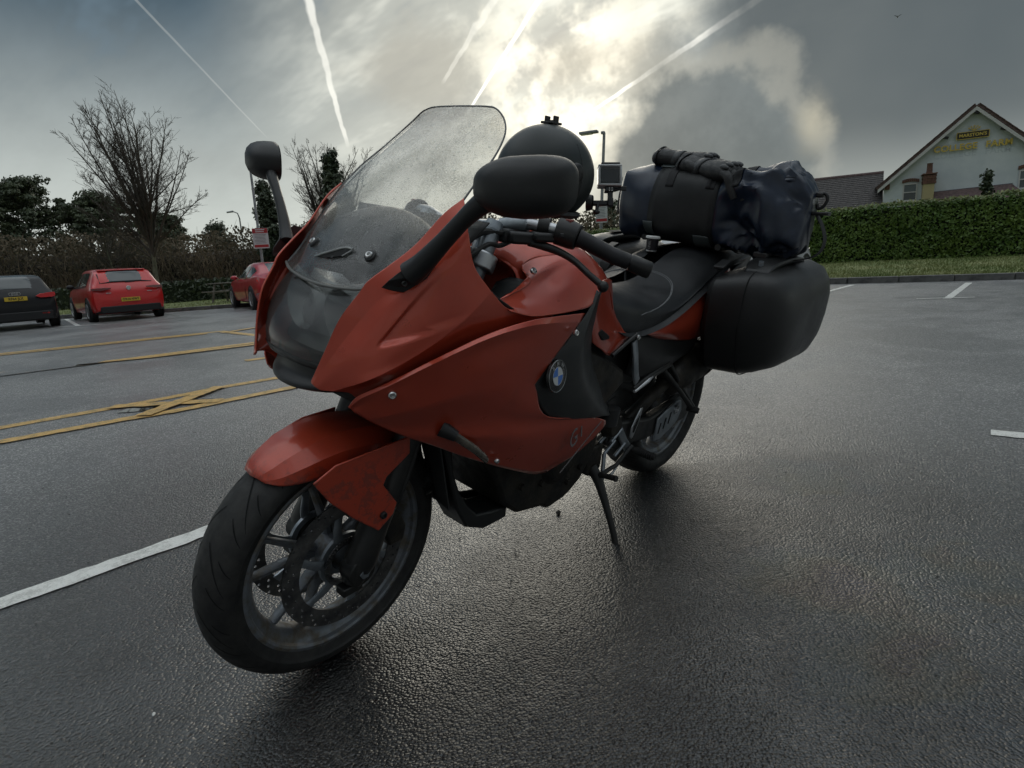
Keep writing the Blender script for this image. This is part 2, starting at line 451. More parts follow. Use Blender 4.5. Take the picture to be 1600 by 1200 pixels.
def lathe(prof, n=48, axis='y', c=(0, 0, 0), closed=False, a0=0, a1=2*pi):
    """revolve (radius, offset) about an axis"""
    V, Fc = [], []
    full = abs(a1-a0-2*pi) < 1e-6
    m = len(prof); N = n if full else n+1
    for i in range(N):
        a = a0+(a1-a0)*i/n
        for r, o in prof:
            if axis == 'y': q = (c[0]+r*cos(a), c[1]+o, c[2]+r*sin(a))
            elif axis == 'x': q = (c[0]+o, c[1]+r*cos(a), c[2]+r*sin(a))
            else: q = (c[0]+r*cos(a), c[1]+r*sin(a), c[2]+o)
            V.append(q)
    for i in range(n):
        j = (i+1) % N
        for k in range(m if closed else m-1):
            Fc.append((i*m+k, j*m+k, j*m+(k+1) % m, i*m+(k+1) % m))
    return V, Fc
def disc_cap(c, r, axis, n=24):
    V = []
    for i in range(n):
        a = 2*pi*i/n
        V.append({'y': (c[0]+r*cos(a), c[1], c[2]+r*sin(a)), 'x': (c[0], c[1]+r*cos(a), c[2]+r*sin(a)), 'z': (c[0]+r*cos(a), c[1]+r*sin(a), c[2])}[axis])
    return V, [tuple(range(n))]
def prism(poly, y0, y1, axis='y'):
    """extrude an outline (x,z) between two y planes"""
    n = len(poly)
    if axis == 'y': V = [(a, y0, b) for a, b in poly]+[(a, y1, b) for a, b in poly]
    elif axis == 'x': V = [(y0, a, b) for a, b in poly]+[(y1, a, b) for a, b in poly]
    else: V = [(a, b, y0) for a, b in poly]+[(a, b, y1) for a, b in poly]
    Fc = [tuple(range(n)), tuple(reversed(range(n, 2*n)))]+[(i, (i+1) % n, n+(i+1) % n, n+i) for i in range(n)]
    return V, Fc
def slab(pts, th, nrm):
    """polygon in space given a thickness along nrm"""
    n = len(pts); nv = Vector(nrm).normalized()*th
    V = [tuple(Vector(q)) for q in pts]+[tuple(Vector(q)+nv) for q in pts]
    return V, [tuple(range(n)), tuple(reversed(range(n, 2*n)))]+[(i, (i+1) % n, n+(i+1) % n, n+i) for i in range(n)]
def loft(secs, cap=True, closed=True):
    n = len(secs[0]); V = [tuple(q) for s in secs for q in s]; Fc = []
    for i in range(len(secs)-1):
        for k in range(n if closed else n-1):
            Fc.append((i*n+k, i*n+(k+1) % n, (i+1)*n+(k+1) % n, (i+1)*n+k))
    if cap and closed:
        Fc.append(tuple(reversed(range(n)))); Fc.append(tuple(range((len(secs)-1)*n, len(secs)*n)))
    return V, Fc
def superel(cx, cz, rx, rz, e=.5, n=28):
    o = []
    for k in range(n):
        a = 2*pi*k/n
        c, s = cos(a), sin(a)
        o.append((cx+rx*math.copysign(abs(c)**e, c), cz+rz*math.copysign(abs(s)**e, s)))
    return o
def ball(c, r, n=16, m=10, xf=None):
    V, Fc = [], []
    if not hasattr(r, '__len__'): r = (r, r, r)
    for j in range(m+1):
        t = pi*j/m
        for i in range(n):
            a = 2*pi*i/n
            V.append((c[0]+r[0]*sin(t)*cos(a), c[1]+r[1]*sin(t)*sin(a), c[2]+r[2]*cos(t)))
    for j in range(m):
        for i in range(n):
            Fc.append((j*n+i, j*n+(i+1) % n, (j+1)*n+(i+1) % n, (j+1)*n+i))
    return V, Fc
def text_mesh(s, size, depth=0.0, spacing=1.0, shear=0.0, align='CENTER', bold=0.0, sx=1.0):
    cu = bpy.data.curves.new('lettering', 'FONT')
    cu.body = s; cu.size = size; cu.extrude = depth; cu.space_character = spacing; cu.shear = shear
    cu.align_x = align; cu.align_y = 'CENTER'; cu.offset = bold; cu.resolution_u = 3
    ob = bpy.data.objects.new('lettering', cu)
    COL.objects.link(ob)
    dg = bpy.context.evaluated_depsgraph_get(); dg.update()
    me = bpy.data.meshes.new_from_object(ob.evaluated_get(dg))
    v = [(q.co.x*sx, q.co.y, q.co.z) for q in me.vertices]; f = [tuple(p.vertices) for p in me.polygons]
    bpy.data.objects.remove(ob); bpy.data.curves.remove(cu); bpy.data.meshes.remove(me)
    return v, f
def frame_matrix(o, xdir, ydir):
    x = Vector(xdir).normalized(); y = Vector(ydir); y = (y-x*y.dot(x)).normalized(); z = x.cross(y)
    return Matrix(((x.x, y.x, z.x, o[0]), (x.y, y.y, z.y, o[1]), (x.z, y.z, z.z, o[2]), (0, 0, 0, 1)))
def smooth01(t): t = max(0, min(1, t)); return t*t*(3-2*t)
# ================================================================== ground
def hz(x, y):
    """the car park falls away gently to the far left"""
    d = -y-5
    return -.012*max(0, d) if d > 2 else (-.012*d*d/4*(1 if d > 0 else 0) if d > 0 else 0)*.5
def f_asphalt(nb, b):
    c = coords(nb)
    big = nb.noise(c, .55, 3, .6); mid = nb.noise(c, 3.2, 4, .6)
    ch = nb.n('ShaderNodeTexVoronoi', feature='F1'); nb.put(ch.inputs['Vector'], c); nb.put(ch.inputs['Scale'], 150.0)
    fine = nb.noise(c, 38, 5, .72)
    spc = nb.n('ShaderNodeSeparateColor'); nb.put(spc.inputs[0], ch.outputs['Color'])
    stone = nb.step(spc.outputs[0], .62, .98)
    wet = nb.step(nb.m('ADD', nb.m('MULTIPLY', big, .62), nb.m('MULTIPLY', mid, .38)), .42, .58)
    col = nb.mix(stone, (.008, .0081, .0083), (.055, .054, .051))
    # bike's shade and brighter light beyond painted into tarmac colour; water film thins outward
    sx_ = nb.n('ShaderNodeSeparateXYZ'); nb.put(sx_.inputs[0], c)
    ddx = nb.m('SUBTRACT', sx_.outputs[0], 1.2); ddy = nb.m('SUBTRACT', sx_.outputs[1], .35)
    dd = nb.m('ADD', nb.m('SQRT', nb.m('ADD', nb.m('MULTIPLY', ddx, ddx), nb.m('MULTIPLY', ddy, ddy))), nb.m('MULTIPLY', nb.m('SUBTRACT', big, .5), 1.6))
    lit_far = nb.step(dd, .9, 3.4)
    col = nb.mix(lit_far, col, nb.mix(stone, (.21, .213, .215), (.52, .515, .50)))
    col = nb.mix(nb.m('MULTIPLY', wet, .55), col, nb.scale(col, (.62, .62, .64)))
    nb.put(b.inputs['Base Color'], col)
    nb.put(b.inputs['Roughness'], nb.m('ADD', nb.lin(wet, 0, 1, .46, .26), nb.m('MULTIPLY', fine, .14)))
    # stones stand proud by different amounts
    h = nb.m('ADD', nb.m('MULTIPLY', nb.m('MULTIPLY', ch.outputs['Distance'], ch.outputs['Distance']), nb.m('ADD', -1.5, nb.m('MULTIPLY', spc.outputs[1], .9))), nb.m('ADD', nb.m('MULTIPLY', fine, .9), nb.m('MULTIPLY', spc.outputs[2], .28)))
    nb_ = nb.n('ShaderNodeBump'); nb.put(nb_.inputs['Strength'], nb.lin(wet, 0, 1, 1.0, .78)); nb_.inputs['Distance'].default_value = .0068; nb.put(nb_.inputs['Height'], h)
    nb.put(b.inputs['Normal'], nb_.outputs[0])
    geo = nb.n('ShaderNodeNewGeometry')
    film = nb.vm('NORMALIZE', nb.vm('ADD', nb_.outputs[0], nb.scale(geo.outputs['Normal'], (1.1, 1.1, 1.1))))     # water film lies smoother than the stones
    cw = nb.m('MULTIPLY', nb.lin(wet, 0, 1, .75, 1.0), nb.lin(lit_far, 0, 1, 1.0, .70)); nb.put(b.inputs['Coat Roughness'], nb.m('ADD', nb.lin(wet, 0, 1, .22, .10), nb.m('MULTIPLY', lit_far, .05))); b.inputs['Coat IOR'].default_value = 1.75
    nb.put(b.inputs['Coat Normal'], film)
    # thin oil film with rainbow fringes, in patches to the right of the bike
    sp = nb.n('ShaderNodeSeparateXYZ'); nb.put(sp.inputs[0], c)
    rag = nb.m('MULTIPLY', nb.m('SUBTRACT', nb.noise(c, 5, 3, .65), .5), .55)
    def blot(x, y, r):
        dx = nb.m('SUBTRACT', sp.outputs[0], x); dy = nb.m('SUBTRACT', sp.outputs[1], y)
        return nb.step(nb.m('ADD', nb.m('SQRT', nb.m('ADD', nb.m('MULTIPLY', dx, dx), nb.m('MULTIPLY', dy, dy))), rag), r, r*.25)
    oil = nb.m('MAXIMUM', nb.m('MAXIMUM', blot(.55, .88, .46), blot(.83, 1.05, .34)), nb.m('MAXIMUM', blot(-.25, .62, .38), blot(.25, 1.15, .34)))
    nb.put(b.inputs['Coat Weight'], nb.m('MULTIPLY', cw, nb.m('SUBTRACT', 1.0, nb.m('MULTIPLY', oil, .15))))
    nb.put(b.inputs['Specular IOR Level'], nb.m('ADD', .35, nb.m('MULTIPLY', oil, .2)))
    th = nb.m('MULTIPLY', oil, nb.lin(nb.noise(c, 2.6, 2, .5), .35, .65, 170, 330))
    nb.put(b.inputs['Thin Film Thickness'], th)
    nb.put(b.inputs['Thin Film IOR'], 1.46)
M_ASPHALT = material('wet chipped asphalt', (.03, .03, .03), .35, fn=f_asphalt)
M_GRASS = material('mown winter grass', (.08, .10, .035), .75, fn=vary((.13, .18, .05), (.26, .27, .11), 1.4, None, (60, .8, .03), 7))
def sheet_grid(xs, ys, fz, dz_=0):
    V = [(x, y, fz(x, y)+dz_) for x in xs for y in ys]; m = len(ys)
    return V, [(i*m+j, (i+1)*m+j, (i+1)*m+j+1, i*m+j+1) for i in range(len(xs)-1) for j in range(m-1)]
KERB = [(18, -44), (6, -33), (-2.8, -24.3), (-5.1, -21.0), (-6.7, -19.6), (-10.8, -15.4), (-11.9, -9), (-12.05, -2.2), (-12.35, -.5), (-12.7, 1.2), (-13.6, 6), (-15.5, 16), (-20, 40)]
# ground sheet to the horizon, the car park laid over it
g_ = mk('ground', sheet_grid([-1500, -300, -80, -40, 0, 40, 300, 1500], [-1500, -300, -80, -45, -7, 0, 60, 300, 1500], lambda x, y: max(hz(x, y), -1.2)-.45, 0), M_GRASS, ang=180); tag(g_, kind='structure')
xs = [-22+2*i for i in range(32)]; ys = [-46+1.5*i for i in range(62)]
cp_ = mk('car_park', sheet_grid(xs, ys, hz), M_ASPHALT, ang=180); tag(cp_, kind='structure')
# measured panel lines of the motorcycle, metres in its own frame
T = {
 'upper_fairing': [
  [(1.608, 0.105, 0.7359), (1.5912, 0.128, 0.8008), (1.5712, 0.142, 0.8562), (1.54, 0.152, 0.8997), (1.5231, 0.158, 0.9232), (1.4844, 0.17, 0.9524), (1.4383, 0.181, 0.9876), (1.3863, 0.193, 1.042), (1.3438, 0.2, 1.072)],
  [(1.6086, 0.11, 0.7326), (1.5809, 0.144, 0.7986), (1.5468, 0.162, 0.8508), (1.5175, 0.177, 0.89), (1.4851, 0.192, 0.9199), (1.4413, 0.204, 0.9569), (1.3984, 0.213, 0.999), (1.3516, 0.215, 1.0516)],
  [(1.6058, 0.118, 0.7282), (1.5707, 0.168, 0.7914), (1.5343, 0.19, 0.8325), (1.5003, 0.206, 0.8759), (1.4637, 0.216, 0.9067), (1.4164, 0.228, 0.9493), (1.3601, 0.236, 1.0083)],
  [(1.6004, 0.126, 0.7246), (1.5657, 0.18, 0.7677), (1.5258, 0.209, 0.7983), (1.4779, 0.228, 0.8373), (1.4231, 0.24, 0.8868), (1.349, 0.245, 0.9533)],
  [(1.5889, 0.145, 0.7256), (1.5528, 0.2, 0.7554), (1.5017, 0.224, 0.7815), (1.4361, 0.242, 0.8167), (1.3696, 0.254, 0.8599), (1.3102, 0.256, 0.9053)],
  [(1.5616, 0.154, 0.7199), (1.515, 0.196, 0.7454), (1.4593, 0.218, 0.7672), (1.383, 0.238, 0.8002), (1.3107, 0.25, 0.8341), (1.2472, 0.258, 0.8626)],
  [(1.541, 0.15, 0.7027), (1.4824, 0.192, 0.7286), (1.397, 0.22, 0.7603), (1.3122, 0.238, 0.7905), (1.2147, 0.252, 0.821), (1.1021, 0.258, 0.8358)],
 ],
 'side_fairing': [
  [(1.5617, 0.152, 0.6916), (1.5548, 0.174, 0.7185), (1.521, 0.204, 0.7428), (1.4398, 0.248, 0.7894), (1.3305, 0.27, 0.826), (1.2248, 0.276, 0.84), (1.1306, 0.276, 0.84), (0.9935, 0.266, 0.8315)],
  [(1.5603, 0.154, 0.6893), (1.5534, 0.178, 0.7132), (1.5211, 0.21, 0.7384), (1.4425, 0.255, 0.7844), (1.3346, 0.278, 0.8195), (1.2277, 0.283, 0.8312), (1.138, 0.28, 0.8276), (1.008, 0.268, 0.8137)],
  [(1.5569, 0.155, 0.6863), (1.5423, 0.18, 0.705), (1.5096, 0.212, 0.7291), (1.4281, 0.254, 0.7691), (1.3186, 0.272, 0.7963), (1.2154, 0.276, 0.8033), (1.1387, 0.274, 0.7977), (1.0355, 0.266, 0.7876)],
  [(1.552, 0.162, 0.6797), (1.524, 0.19, 0.6938), (1.4772, 0.224, 0.7144), (1.3806, 0.258, 0.7432), (1.2857, 0.27, 0.7554), (1.181, 0.268, 0.7506), (1.0801, 0.26, 0.7405)],
  [(1.5321, 0.172, 0.6639), (1.502, 0.2, 0.6763), (1.4485, 0.228, 0.6882), (1.3715, 0.252, 0.7022), (1.2705, 0.262, 0.6999), (1.2015, 0.26, 0.6906), (1.1397, 0.254, 0.679)],
  [(1.4995, 0.178, 0.6415), (1.4533, 0.198, 0.6402), (1.3893, 0.22, 0.6408), (1.3142, 0.236, 0.6384), (1.2213, 0.244, 0.6237), (1.1425, 0.245, 0.6028), (1.0542, 0.242, 0.5729)],
  [(1.4472, 0.192, 0.6101), (1.3955, 0.21, 0.6048), (1.3035, 0.23, 0.5876), (1.1846, 0.238, 0.5585), (1.0597, 0.236, 0.5312), (0.9076, 0.228, 0.503), (0.7385, 0.216, 0.4756)],
  [(1.3832, 0.198, 0.5764), (1.3197, 0.21, 0.5575), (1.2261, 0.22, 0.5251), (1.1372, 0.224, 0.4944), (1.0273, 0.22, 0.4571), (0.93, 0.213, 0.4261), (0.8316, 0.206, 0.4051)],
  [(1.338, 0.198, 0.5493), (1.2727, 0.206, 0.5133), (1.1848, 0.208, 0.4674), (1.1204, 0.206, 0.4347), (1.0594, 0.202, 0.4052), (1.0207, 0.198, 0.3885), (0.9727, 0.192, 0.3735)],
 ],
 'mid_panel': [
  [(0.908, 0.238, 0.8741), (0.9541, 0.25, 0.8301), (0.9964, 0.256, 0.8018), (1.0399, 0.256, 0.7641), (1.0799, 0.253, 0.7355), (1.1107, 0.247, 0.696), (1.1417, 0.245, 0.6736), (1.1043, 0.24, 0.6226), (1.0453, 0.232, 0.5655)],
  [(0.903, 0.239, 0.8707), (0.9502, 0.253, 0.8177), (0.9846, 0.26, 0.7824), (1.0131, 0.262, 0.7427), (1.0321, 0.26, 0.6975), (1.0314, 0.256, 0.6556), (1.0136, 0.249, 0.6112), (0.9803, 0.24, 0.571), (0.9362, 0.23, 0.5297)],
  [(0.8956, 0.238, 0.8699), (0.937, 0.25, 0.8156), (0.9591, 0.256, 0.778), (0.9618, 0.256, 0.7412), (0.9482, 0.252, 0.6932), (0.932, 0.248, 0.6585), (0.8898, 0.24, 0.6124), (0.8283, 0.228, 0.5545), (0.7354, 0.212, 0.4876)],
  [(0.8611, 0.22, 0.8638), (0.8615, 0.215, 0.7996), (0.8611, 0.21, 0.754), (0.8576, 0.21, 0.7135), (0.8236, 0.2, 0.6567), (0.7793, 0.19, 0.612), (0.7239, 0.18, 0.5548), (0.6665, 0.17, 0.498), (0.6072, 0.16, 0.442)],
 ],
 'tank_panel': [
  [(1.2587, 0.268, 0.8646), (1.1916, 0.268, 0.8466), (1.1108, 0.264, 0.8409), (1.017, 0.256, 0.838), (0.9428, 0.248, 0.8412), (0.9019, 0.238, 0.872)],
  [(1.2583, 0.25, 0.8674), (1.1873, 0.25, 0.8629), (1.1001, 0.246, 0.8591), (1.0077, 0.242, 0.8615), (0.9398, 0.238, 0.8672), (0.886, 0.228, 0.8801)],
  [(1.2655, 0.238, 0.8761), (1.1721, 0.23, 0.8767), (1.0877, 0.226, 0.8801), (0.9966, 0.224, 0.8906), (0.926, 0.22, 0.8973), (0.8671, 0.214, 0.8892)],
  [(1.2674, 0.236, 0.8785), (1.1449, 0.21, 0.8959), (1.0663, 0.2, 0.9059), (0.983, 0.2, 0.9219), (0.9172, 0.2, 0.9248), (0.8691, 0.2, 0.8998)],
  [(1.1407, 0.208, 0.898), (1.1196, 0.188, 0.9158), (1.0574, 0.18, 0.9314), (0.978, 0.184, 0.9404), (0.9242, 0.19, 0.9344), (0.8738, 0.192, 0.9084)],
  [(1.1265, 0.186, 0.9187), (1.1209, 0.168, 0.9339), (1.0623, 0.155, 0.9482), (0.9934, 0.165, 0.9532), (0.9389, 0.175, 0.9498), (0.8848, 0.184, 0.9206)],
 ],
 'tank_lower': [
  [(0.8861, 0.222, 0.8823), (0.891, 0.222, 0.8308), (0.8879, 0.215, 0.7875), (0.8452, 0.2, 0.7232)],
  [(0.8467, 0.21, 0.8904), (0.8452, 0.212, 0.8242), (0.8313, 0.205, 0.7611), (0.7873, 0.195, 0.6933)],
  [(0.7988, 0.195, 0.888), (0.765, 0.19, 0.8118), (0.7176, 0.185, 0.7363), (0.7154, 0.185, 0.6642)],
  [(0.7607, 0.18, 0.8795), (0.715, 0.175, 0.7855), (0.6467, 0.172, 0.7298), (0.5995, 0.176, 0.707)],
 ],
 'tail_panel': [
  [(0.5302, 0.178, 0.7062), (0.4139, 0.182, 0.7172), (0.2854, 0.182, 0.7587), (0.1768, 0.182, 0.7928), (0.0777, 0.182, 0.8306), (-0.0544, 0.18, 0.8736)],
  [(0.5271, 0.186, 0.7016), (0.4097, 0.194, 0.7025), (0.2872, 0.197, 0.7227), (0.1702, 0.198, 0.7459), (0.0629, 0.196, 0.7674), (-0.0936, 0.192, 0.8015)],
  [(0.5084, 0.186, 0.6929), (0.3982, 0.196, 0.6844), (0.2676, 0.2, 0.6834), (0.1427, 0.202, 0.6886), (0.0429, 0.2, 0.7072), (-0.1401, 0.195, 0.7364)],
  [(0.4514, 0.176, 0.6742), (0.3516, 0.182, 0.655), (0.1776, 0.184, 0.6305), (0.0465, 0.186, 0.6392), (-0.0178, 0.186, 0.6605), (-0.2064, 0.184, 0.6891)],
 ],
}
# ================================================================== motorcycle (x forward, y to its left, z up, rear contact at the origin)
bike = empty('motorcycle', (0, 0, 0.004), (radians(-11.0), 0, 0))
tag(bike, 'orange-red sport touring motorcycle leaning on its side stand on wet asphalt', 'motorcycle')
WB, AXZ = 1.514, 0.290
A0 = Vector((WB+.095, 0, 0)); AXD = Vector((-cos(radians(64)), 0, sin(radians(64))))
ST = Matrix.Translation(A0) @ Matrix.Rotation(radians(2.813), 4, AXD) @ Matrix.Translation(-A0)
def part(name, vf, mat, parent=None, **kw): return mk(name, vf, mat, parent or bike, **kw)
def both(name, vf, mat, parent=None, **kw):
    a = part(name, vf, mat, parent, **kw); b = part(name, mirror_y(vf), mat, parent, **kw)
    return a, b
def bolt(c, nrm, r=.007, parent=None, mat=None):
    M = Matrix.Translation(c) @ Vector(nrm).to_track_quat('Z', 'Y').to_matrix().to_4x4()
    v = lathe([(0.0005, .0035), (r*.35, .0035), (r*.38, .0055), (r*.75, .006), (r, .004), (r*1.05, -.001)], 14, 'z')
    return mk('screw', trf(v, M), mat or M_CHROME, parent or bike)

# ---------------------------------------------------------------- wheels
M_TREAD = material('worn tyre tread', (.025, .025, .025), .62, fn=vary((.013, .013, .013), (.030, .029, .027), 26, (.5, .75), (260, .25, .001)))
M_GROOVE = material('tyre groove', (.004, .004, .004), .9)
def tyre_mesh(cx, cz, R, W, rb, groove, n=140):
    prof = [(rb, -W*.66), (rb+.010, -W*.80), (rb+.030, -W*.97), (R-.047, -W), (R-.033, -W*.97), (R-.022, -W*.86), (R-.0145, -W*.72), (R-.009, -W*.58),
            (R-.005, -W*.43), (R-.0022, -W*.28), (R-.0006, -W*.14), (R, 0)]
    prof = prof + [(r, -y) for r, y in reversed(prof[:-1])]
    pr = cr([(r, 0, y) for r, y in prof], 46)
    V, Fc = [], []
    m = len(pr)
    for i in range(n):
        a = 2*pi*i/n
        for q in pr: V.append((cx+q.x*cos(a), q.z, cz+q.x*sin(a)))
    for i in range(n):
        j = (i+1) % n
        for k in range(m-1): Fc.append((i*m+k, j*m+k, j*m+k+1, i*m+k+1))
    nf = len(Fc)
    def rad(y):
        y = abs(y)
        for k in range(m//2, m-1):
            if pr[k].z <= y <= pr[k+1].z: return pr[k].x+(pr[k+1].x-pr[k].x)*(y-pr[k].z)/max(1e-9, pr[k+1].z-pr[k].z)
        return R
    def cut(a0, s, t0, t1, sl, wd, cv=0):
        """one slanted tread channel"""
        b = len(V); K = 12
        for k in range(K+1):
            u = k/K; t = t0+(t1-t0)*u
            a = a0+sl*u+cv*sin(pi*u); hw_ = wd*(.25+.75*sin(pi*min(1, .12+u*.88)))/2/R
            for e in (-1, 1):
                y = s*W*t; r = rad(y)+.0007
                V.append((cx+r*cos(a+e*hw_), y, cz+r*sin(a+e*hw_)))
        for k in range(K): Fc.append((b+2*k, b+2*k+1, b+2*k+3, b+2*k+2))
    for g in range(groove):
        for s in (1, -1):
            a = 2*pi*(g+(0 if s > 0 else .5))/groove
            cut(a, s, .06, .90, -.33, .0065, .03); cut(a+.20, s, .42, .93, -.15, .0050); cut(a-.08, s, .60, .95, -.10, .0045)
    return (V, Fc), [0]*nf+[1]*(len(Fc)-nf)
def add_tyre(wheel, args, xf=None):
    vf, idx = tyre_mesh(*args)
    o = part('tyre', vf, [M_TREAD, M_GROOVE], wheel, xf=xf, ang=60, fix=False)
    o.data.polygons.foreach_set('material_index', idx)
    return o
def rim_mesh(cx, cz, rf, hw):
    h = [(rf+.004, hw-.004), (rf+.003, hw), (rf-.004, hw+.001), (rf-.009, hw-.002), (rf-.012, hw-.010), (rf-.024, hw-.017), (rf-.033, hw*.35), (rf-.036, 0)]
    g = [(rf-.003, hw-.008), (rf-.008, hw-.016), (rf-.020, hw-.024), (rf-.027, 0)]
    p = h + [(r, -y) for r, y in reversed(h[:-1])] + [(r, -y) for r, y in g] + [(r, y) for r, y in reversed(g[:-1])]
    return lathe(p, 96, 'y', (cx, 0, cz), closed=True)
def spoke(cx, cz, a0, a1, r0, r1, w0, w1, d0, d1, dish=0):
    """tapered spoke from hub angle a0 to rim angle a1"""
    secs = []
    for k in range(7):
        t = k/6
        a = a0+(a1-a0)*smooth01(t)*.9+(a1-a0)*.1*t; r = r0+(r1-r0)*t
        wd = w0+(w1-w0)*t; dp = d0+(d1-d0)*t
        if k == 6: wd *= 1.5
        c = Vector((cx+r*cos(a), dish*(1-t), cz+r*sin(a))); tn = Vector((-sin(a), 0, cos(a)))
        secs.append([tuple(c+tn*wd*s+Vector((0, dp*q, 0))) for s, q in ((-.5, -.3), (-.3, -.5), (.3, -.5), (.5, -.3), (.5, .3), (.3, .5), (-.3, .5), (-.5, .3))])
    return loft(secs)
def drilled_disc(cx, y, cz, r0, r1, rows, th=.0045, per=60):
    """annulus with real drilled holes: a ring of cells, some of them pierced"""
    V, Fc = [], []
    rs = [r0]+[r0+(r1-r0)*k/rows for k in range(1, rows)]+[r1]
    for i in range(per):
        a0, a1 = 2*pi*i/per, 2*pi*(i+1)/per
        for k in range(rows):
            ra, rb = rs[k], rs[k+1]
            scal = 0
            q = [(ra, a0), (rb-scal, a0), (rb-scal, a1), (ra, a1)]
            base = len(V)
            hole = k > 0 and (i+k) % 3 == 0
            if not hole:
                for yy in (y-th/2, y+th/2):
                    V += [(cx+r*cos(a), yy, cz+r*sin(a)) for r, a in q]
                b = base
                Fc += [(b, b+1, b+2, b+3), (b+7, b+6, b+5, b+4)]
                if k == rows-1: Fc.append((b+1, b+5, b+6, b+2))
                if k == 0: Fc.append((b, b+3, b+7, b+4))
            else:
                rc, ac = (ra+rb)/2, (a0+a1)/2; hr = .0034
                c = Vector((cx+rc*cos(ac), 0, cz+rc*sin(ac)))
                er, et = Vector((cos(ac), 0, sin(ac))), Vector((-sin(ac), 0, cos(ac)))
                for yy in (y-th/2, y+th/2):
                    V += [(cx+r*cos(a), yy, cz+r*sin(a)) for r, a in q]
                    for k8 in range(8):
                        an = pi*1.25 - 2*pi*k8/8
                        h = c+er*hr*cos(an)+et*hr*sin(an)
                        V.append((h.x, yy, h.z))
                for s in (0, 12):
                    b = base+s
                    # corners 0:(ra,a0) 1:(rb,a0) 2:(rb,a1) 3:(ra,a1); ring verts start near corner 0
                    ring = [b+4+j for j in range(8)]
                    cors = [b+0, b+3, b+2, b+1]
                    for j in range(4):
                        c0, c1 = cors[j], cors[(j+1) % 4]
                        Fc += [(c0, ring[(2*j) % 8], ring[(2*j+1) % 8]), (c0, ring[(2*j+1) % 8], c1), (c1, ring[(2*j+1) % 8], ring[(2*j+2) % 8])]
                for j in range(8):
                    Fc.append((base+4+j, base+4+(j+1) % 8, base+16+(j+1) % 8, base+16+j))
    return V, Fc
# front wheel
fw = part('front_wheel', join(rim_mesh(WB, AXZ, .224, .047), lathe([(.030, -.055), (.042, -.05), (.046, -.02), (.046, .02), (.042, .05), (.030, .055)], 32, 'y', (WB, 0, AXZ), True)), M_RIM, xf=ST)
add_tyre(fw, (WB, AXZ, .2935, .060, .218, 13), ST)
for k in range(5):
    a = 2*pi*k/5+.30
    for s in (-1, 1):
        part('spoke', spoke(WB, AXZ, a+s*.16, a+s*.235, .040, .192, .0155, .0105, .030, .021), M_RIM, fw, xf=ST)
for s in (1, -1):
    d = part('brake_disc', drilled_disc(WB, s*.066, AXZ, .118, .157, 4, per=72), M_DISC, fw, xf=ST, ang=30)
    crr = lathe([(.050, -.004), (.064, -.004), (.064, .004), (.050, .004)], 40, 'y', (WB, s*.058, AXZ), True)
    arms = []
    for k in range(6):
        a = 2*pi*k/6+.2
        arms.append(spoke(WB, AXZ, a, a+.18, .058, .122, .022, .016, .007, .007))
    arms = [([(x, y+s*.062, z) for x, y, z in v], f) for v, f in arms]
    part('disc_carrier', join(crr, *arms), M_ALUD, d, xf=ST)
    if s == 1:
        teeth = []
        for k in range(48):
            a = 2*pi*k/48
            teeth.append(box((WB+.0545*cos(a), .072, AXZ+.0545*sin(a)), (.004, .003, .010), Matrix.Rotation(-a+pi/2, 3, 'Y')))
        part('sensor_ring', join(lathe([(.047, -.0015), (.052, -.0015), (.052, .0015), (.047, .0015)], 40, 'y', (WB, .072, AXZ), True), *teeth), M_DISC, fw, xf=ST)
# fork
def fk(t, y, off=0): return Vector((WB+off*AXD.z, y, AXZ-off*AXD.x*0)) + AXD*t
for s in (1, -1):
    y = s*.104
    leg = part('fork_leg', tube([fk(-.035, y), fk(.02, y), fk(.10, y), fk(.30, y), fk(.345, y)], [.022, .036, .031, .030, .032], 20), M_BLACKG, xf=ST)
    part('stanchion', tube([fk(.33, y), fk(.80, y)], .0225, 20), M_ALUD, leg, xf=ST)
    part('axle_clamp', join(tube([fk(0, y-.020), fk(0, y+.022)], [.034, .034], 20), box(tuple(fk(-.045, y)), (.05, .03, .02))), M_BLACKG, leg, xf=ST, bevel=.003)
    part('axle_end', tube([fk(0, y+s*.020), fk(0, y+s*.030)], [.015, .013], 6), M_ALUD, leg, xf=ST)
    # four-piston caliper behind the leg
    cp = [(-.150, .010), (-.128, .052), (-.085, .084), (-.052, .076), (-.070, .045), (-.088, .0), (-.100, -.030), (-.142, -.030)]
    part('brake_caliper', prism([(WB+a*.98, AXZ+b+.03) for a, b in cp], s*.048, s*.096), M_ENGINE, leg, xf=ST, bevel=.006)
    part('fork_cap', tube([fk(.795, y), fk(.815, y)], [.0235, .019], 16), M_ALUD, leg, xf=ST)
# upper clamp: rounded silver yoke with two pinch screws a side
def clampring(y):
    c = fk(.722, y); M = frame_matrix(c, (1, 0, 0), AXD.cross(Vector((1, 0, 0))))
    M = Matrix.Translation(c) @ AXD.to_track_quat('Z', 'Y').to_matrix().to_4x4()
    return trf(lathe([(.024, -.019), (.034, -.019), (.037, -.016), (.037, .016), (.034, .019), (.024, .019)], 30, 'z', (0, 0, 0), True), M)
yoke_bar = loft([[tuple(fk(.722+b, y, a)) for a, b in ((-.040, -.014), (-.040, .014), (.012-.02*abs(y)/.1, .017), (.012-.02*abs(y)/.1, -.017))] for y in (-.09, -.05, 0, .05, .09)])
yoke = part('steering_yoke', join(clampring(.104), clampring(-.104), yoke_bar), M_ALU, xf=ST, bevel=.003)
for s in (1, -1):
    for dz_ in (.010, -.010):
        d_ = Vector((.80, s*.02, .38)).normalized()
        bolt(ST @ (fk(.722+dz_, s*.085)+d_*.040+Vector((.0, -s*.012, 0))), d_, .0095, yoke, M_BLACKG)
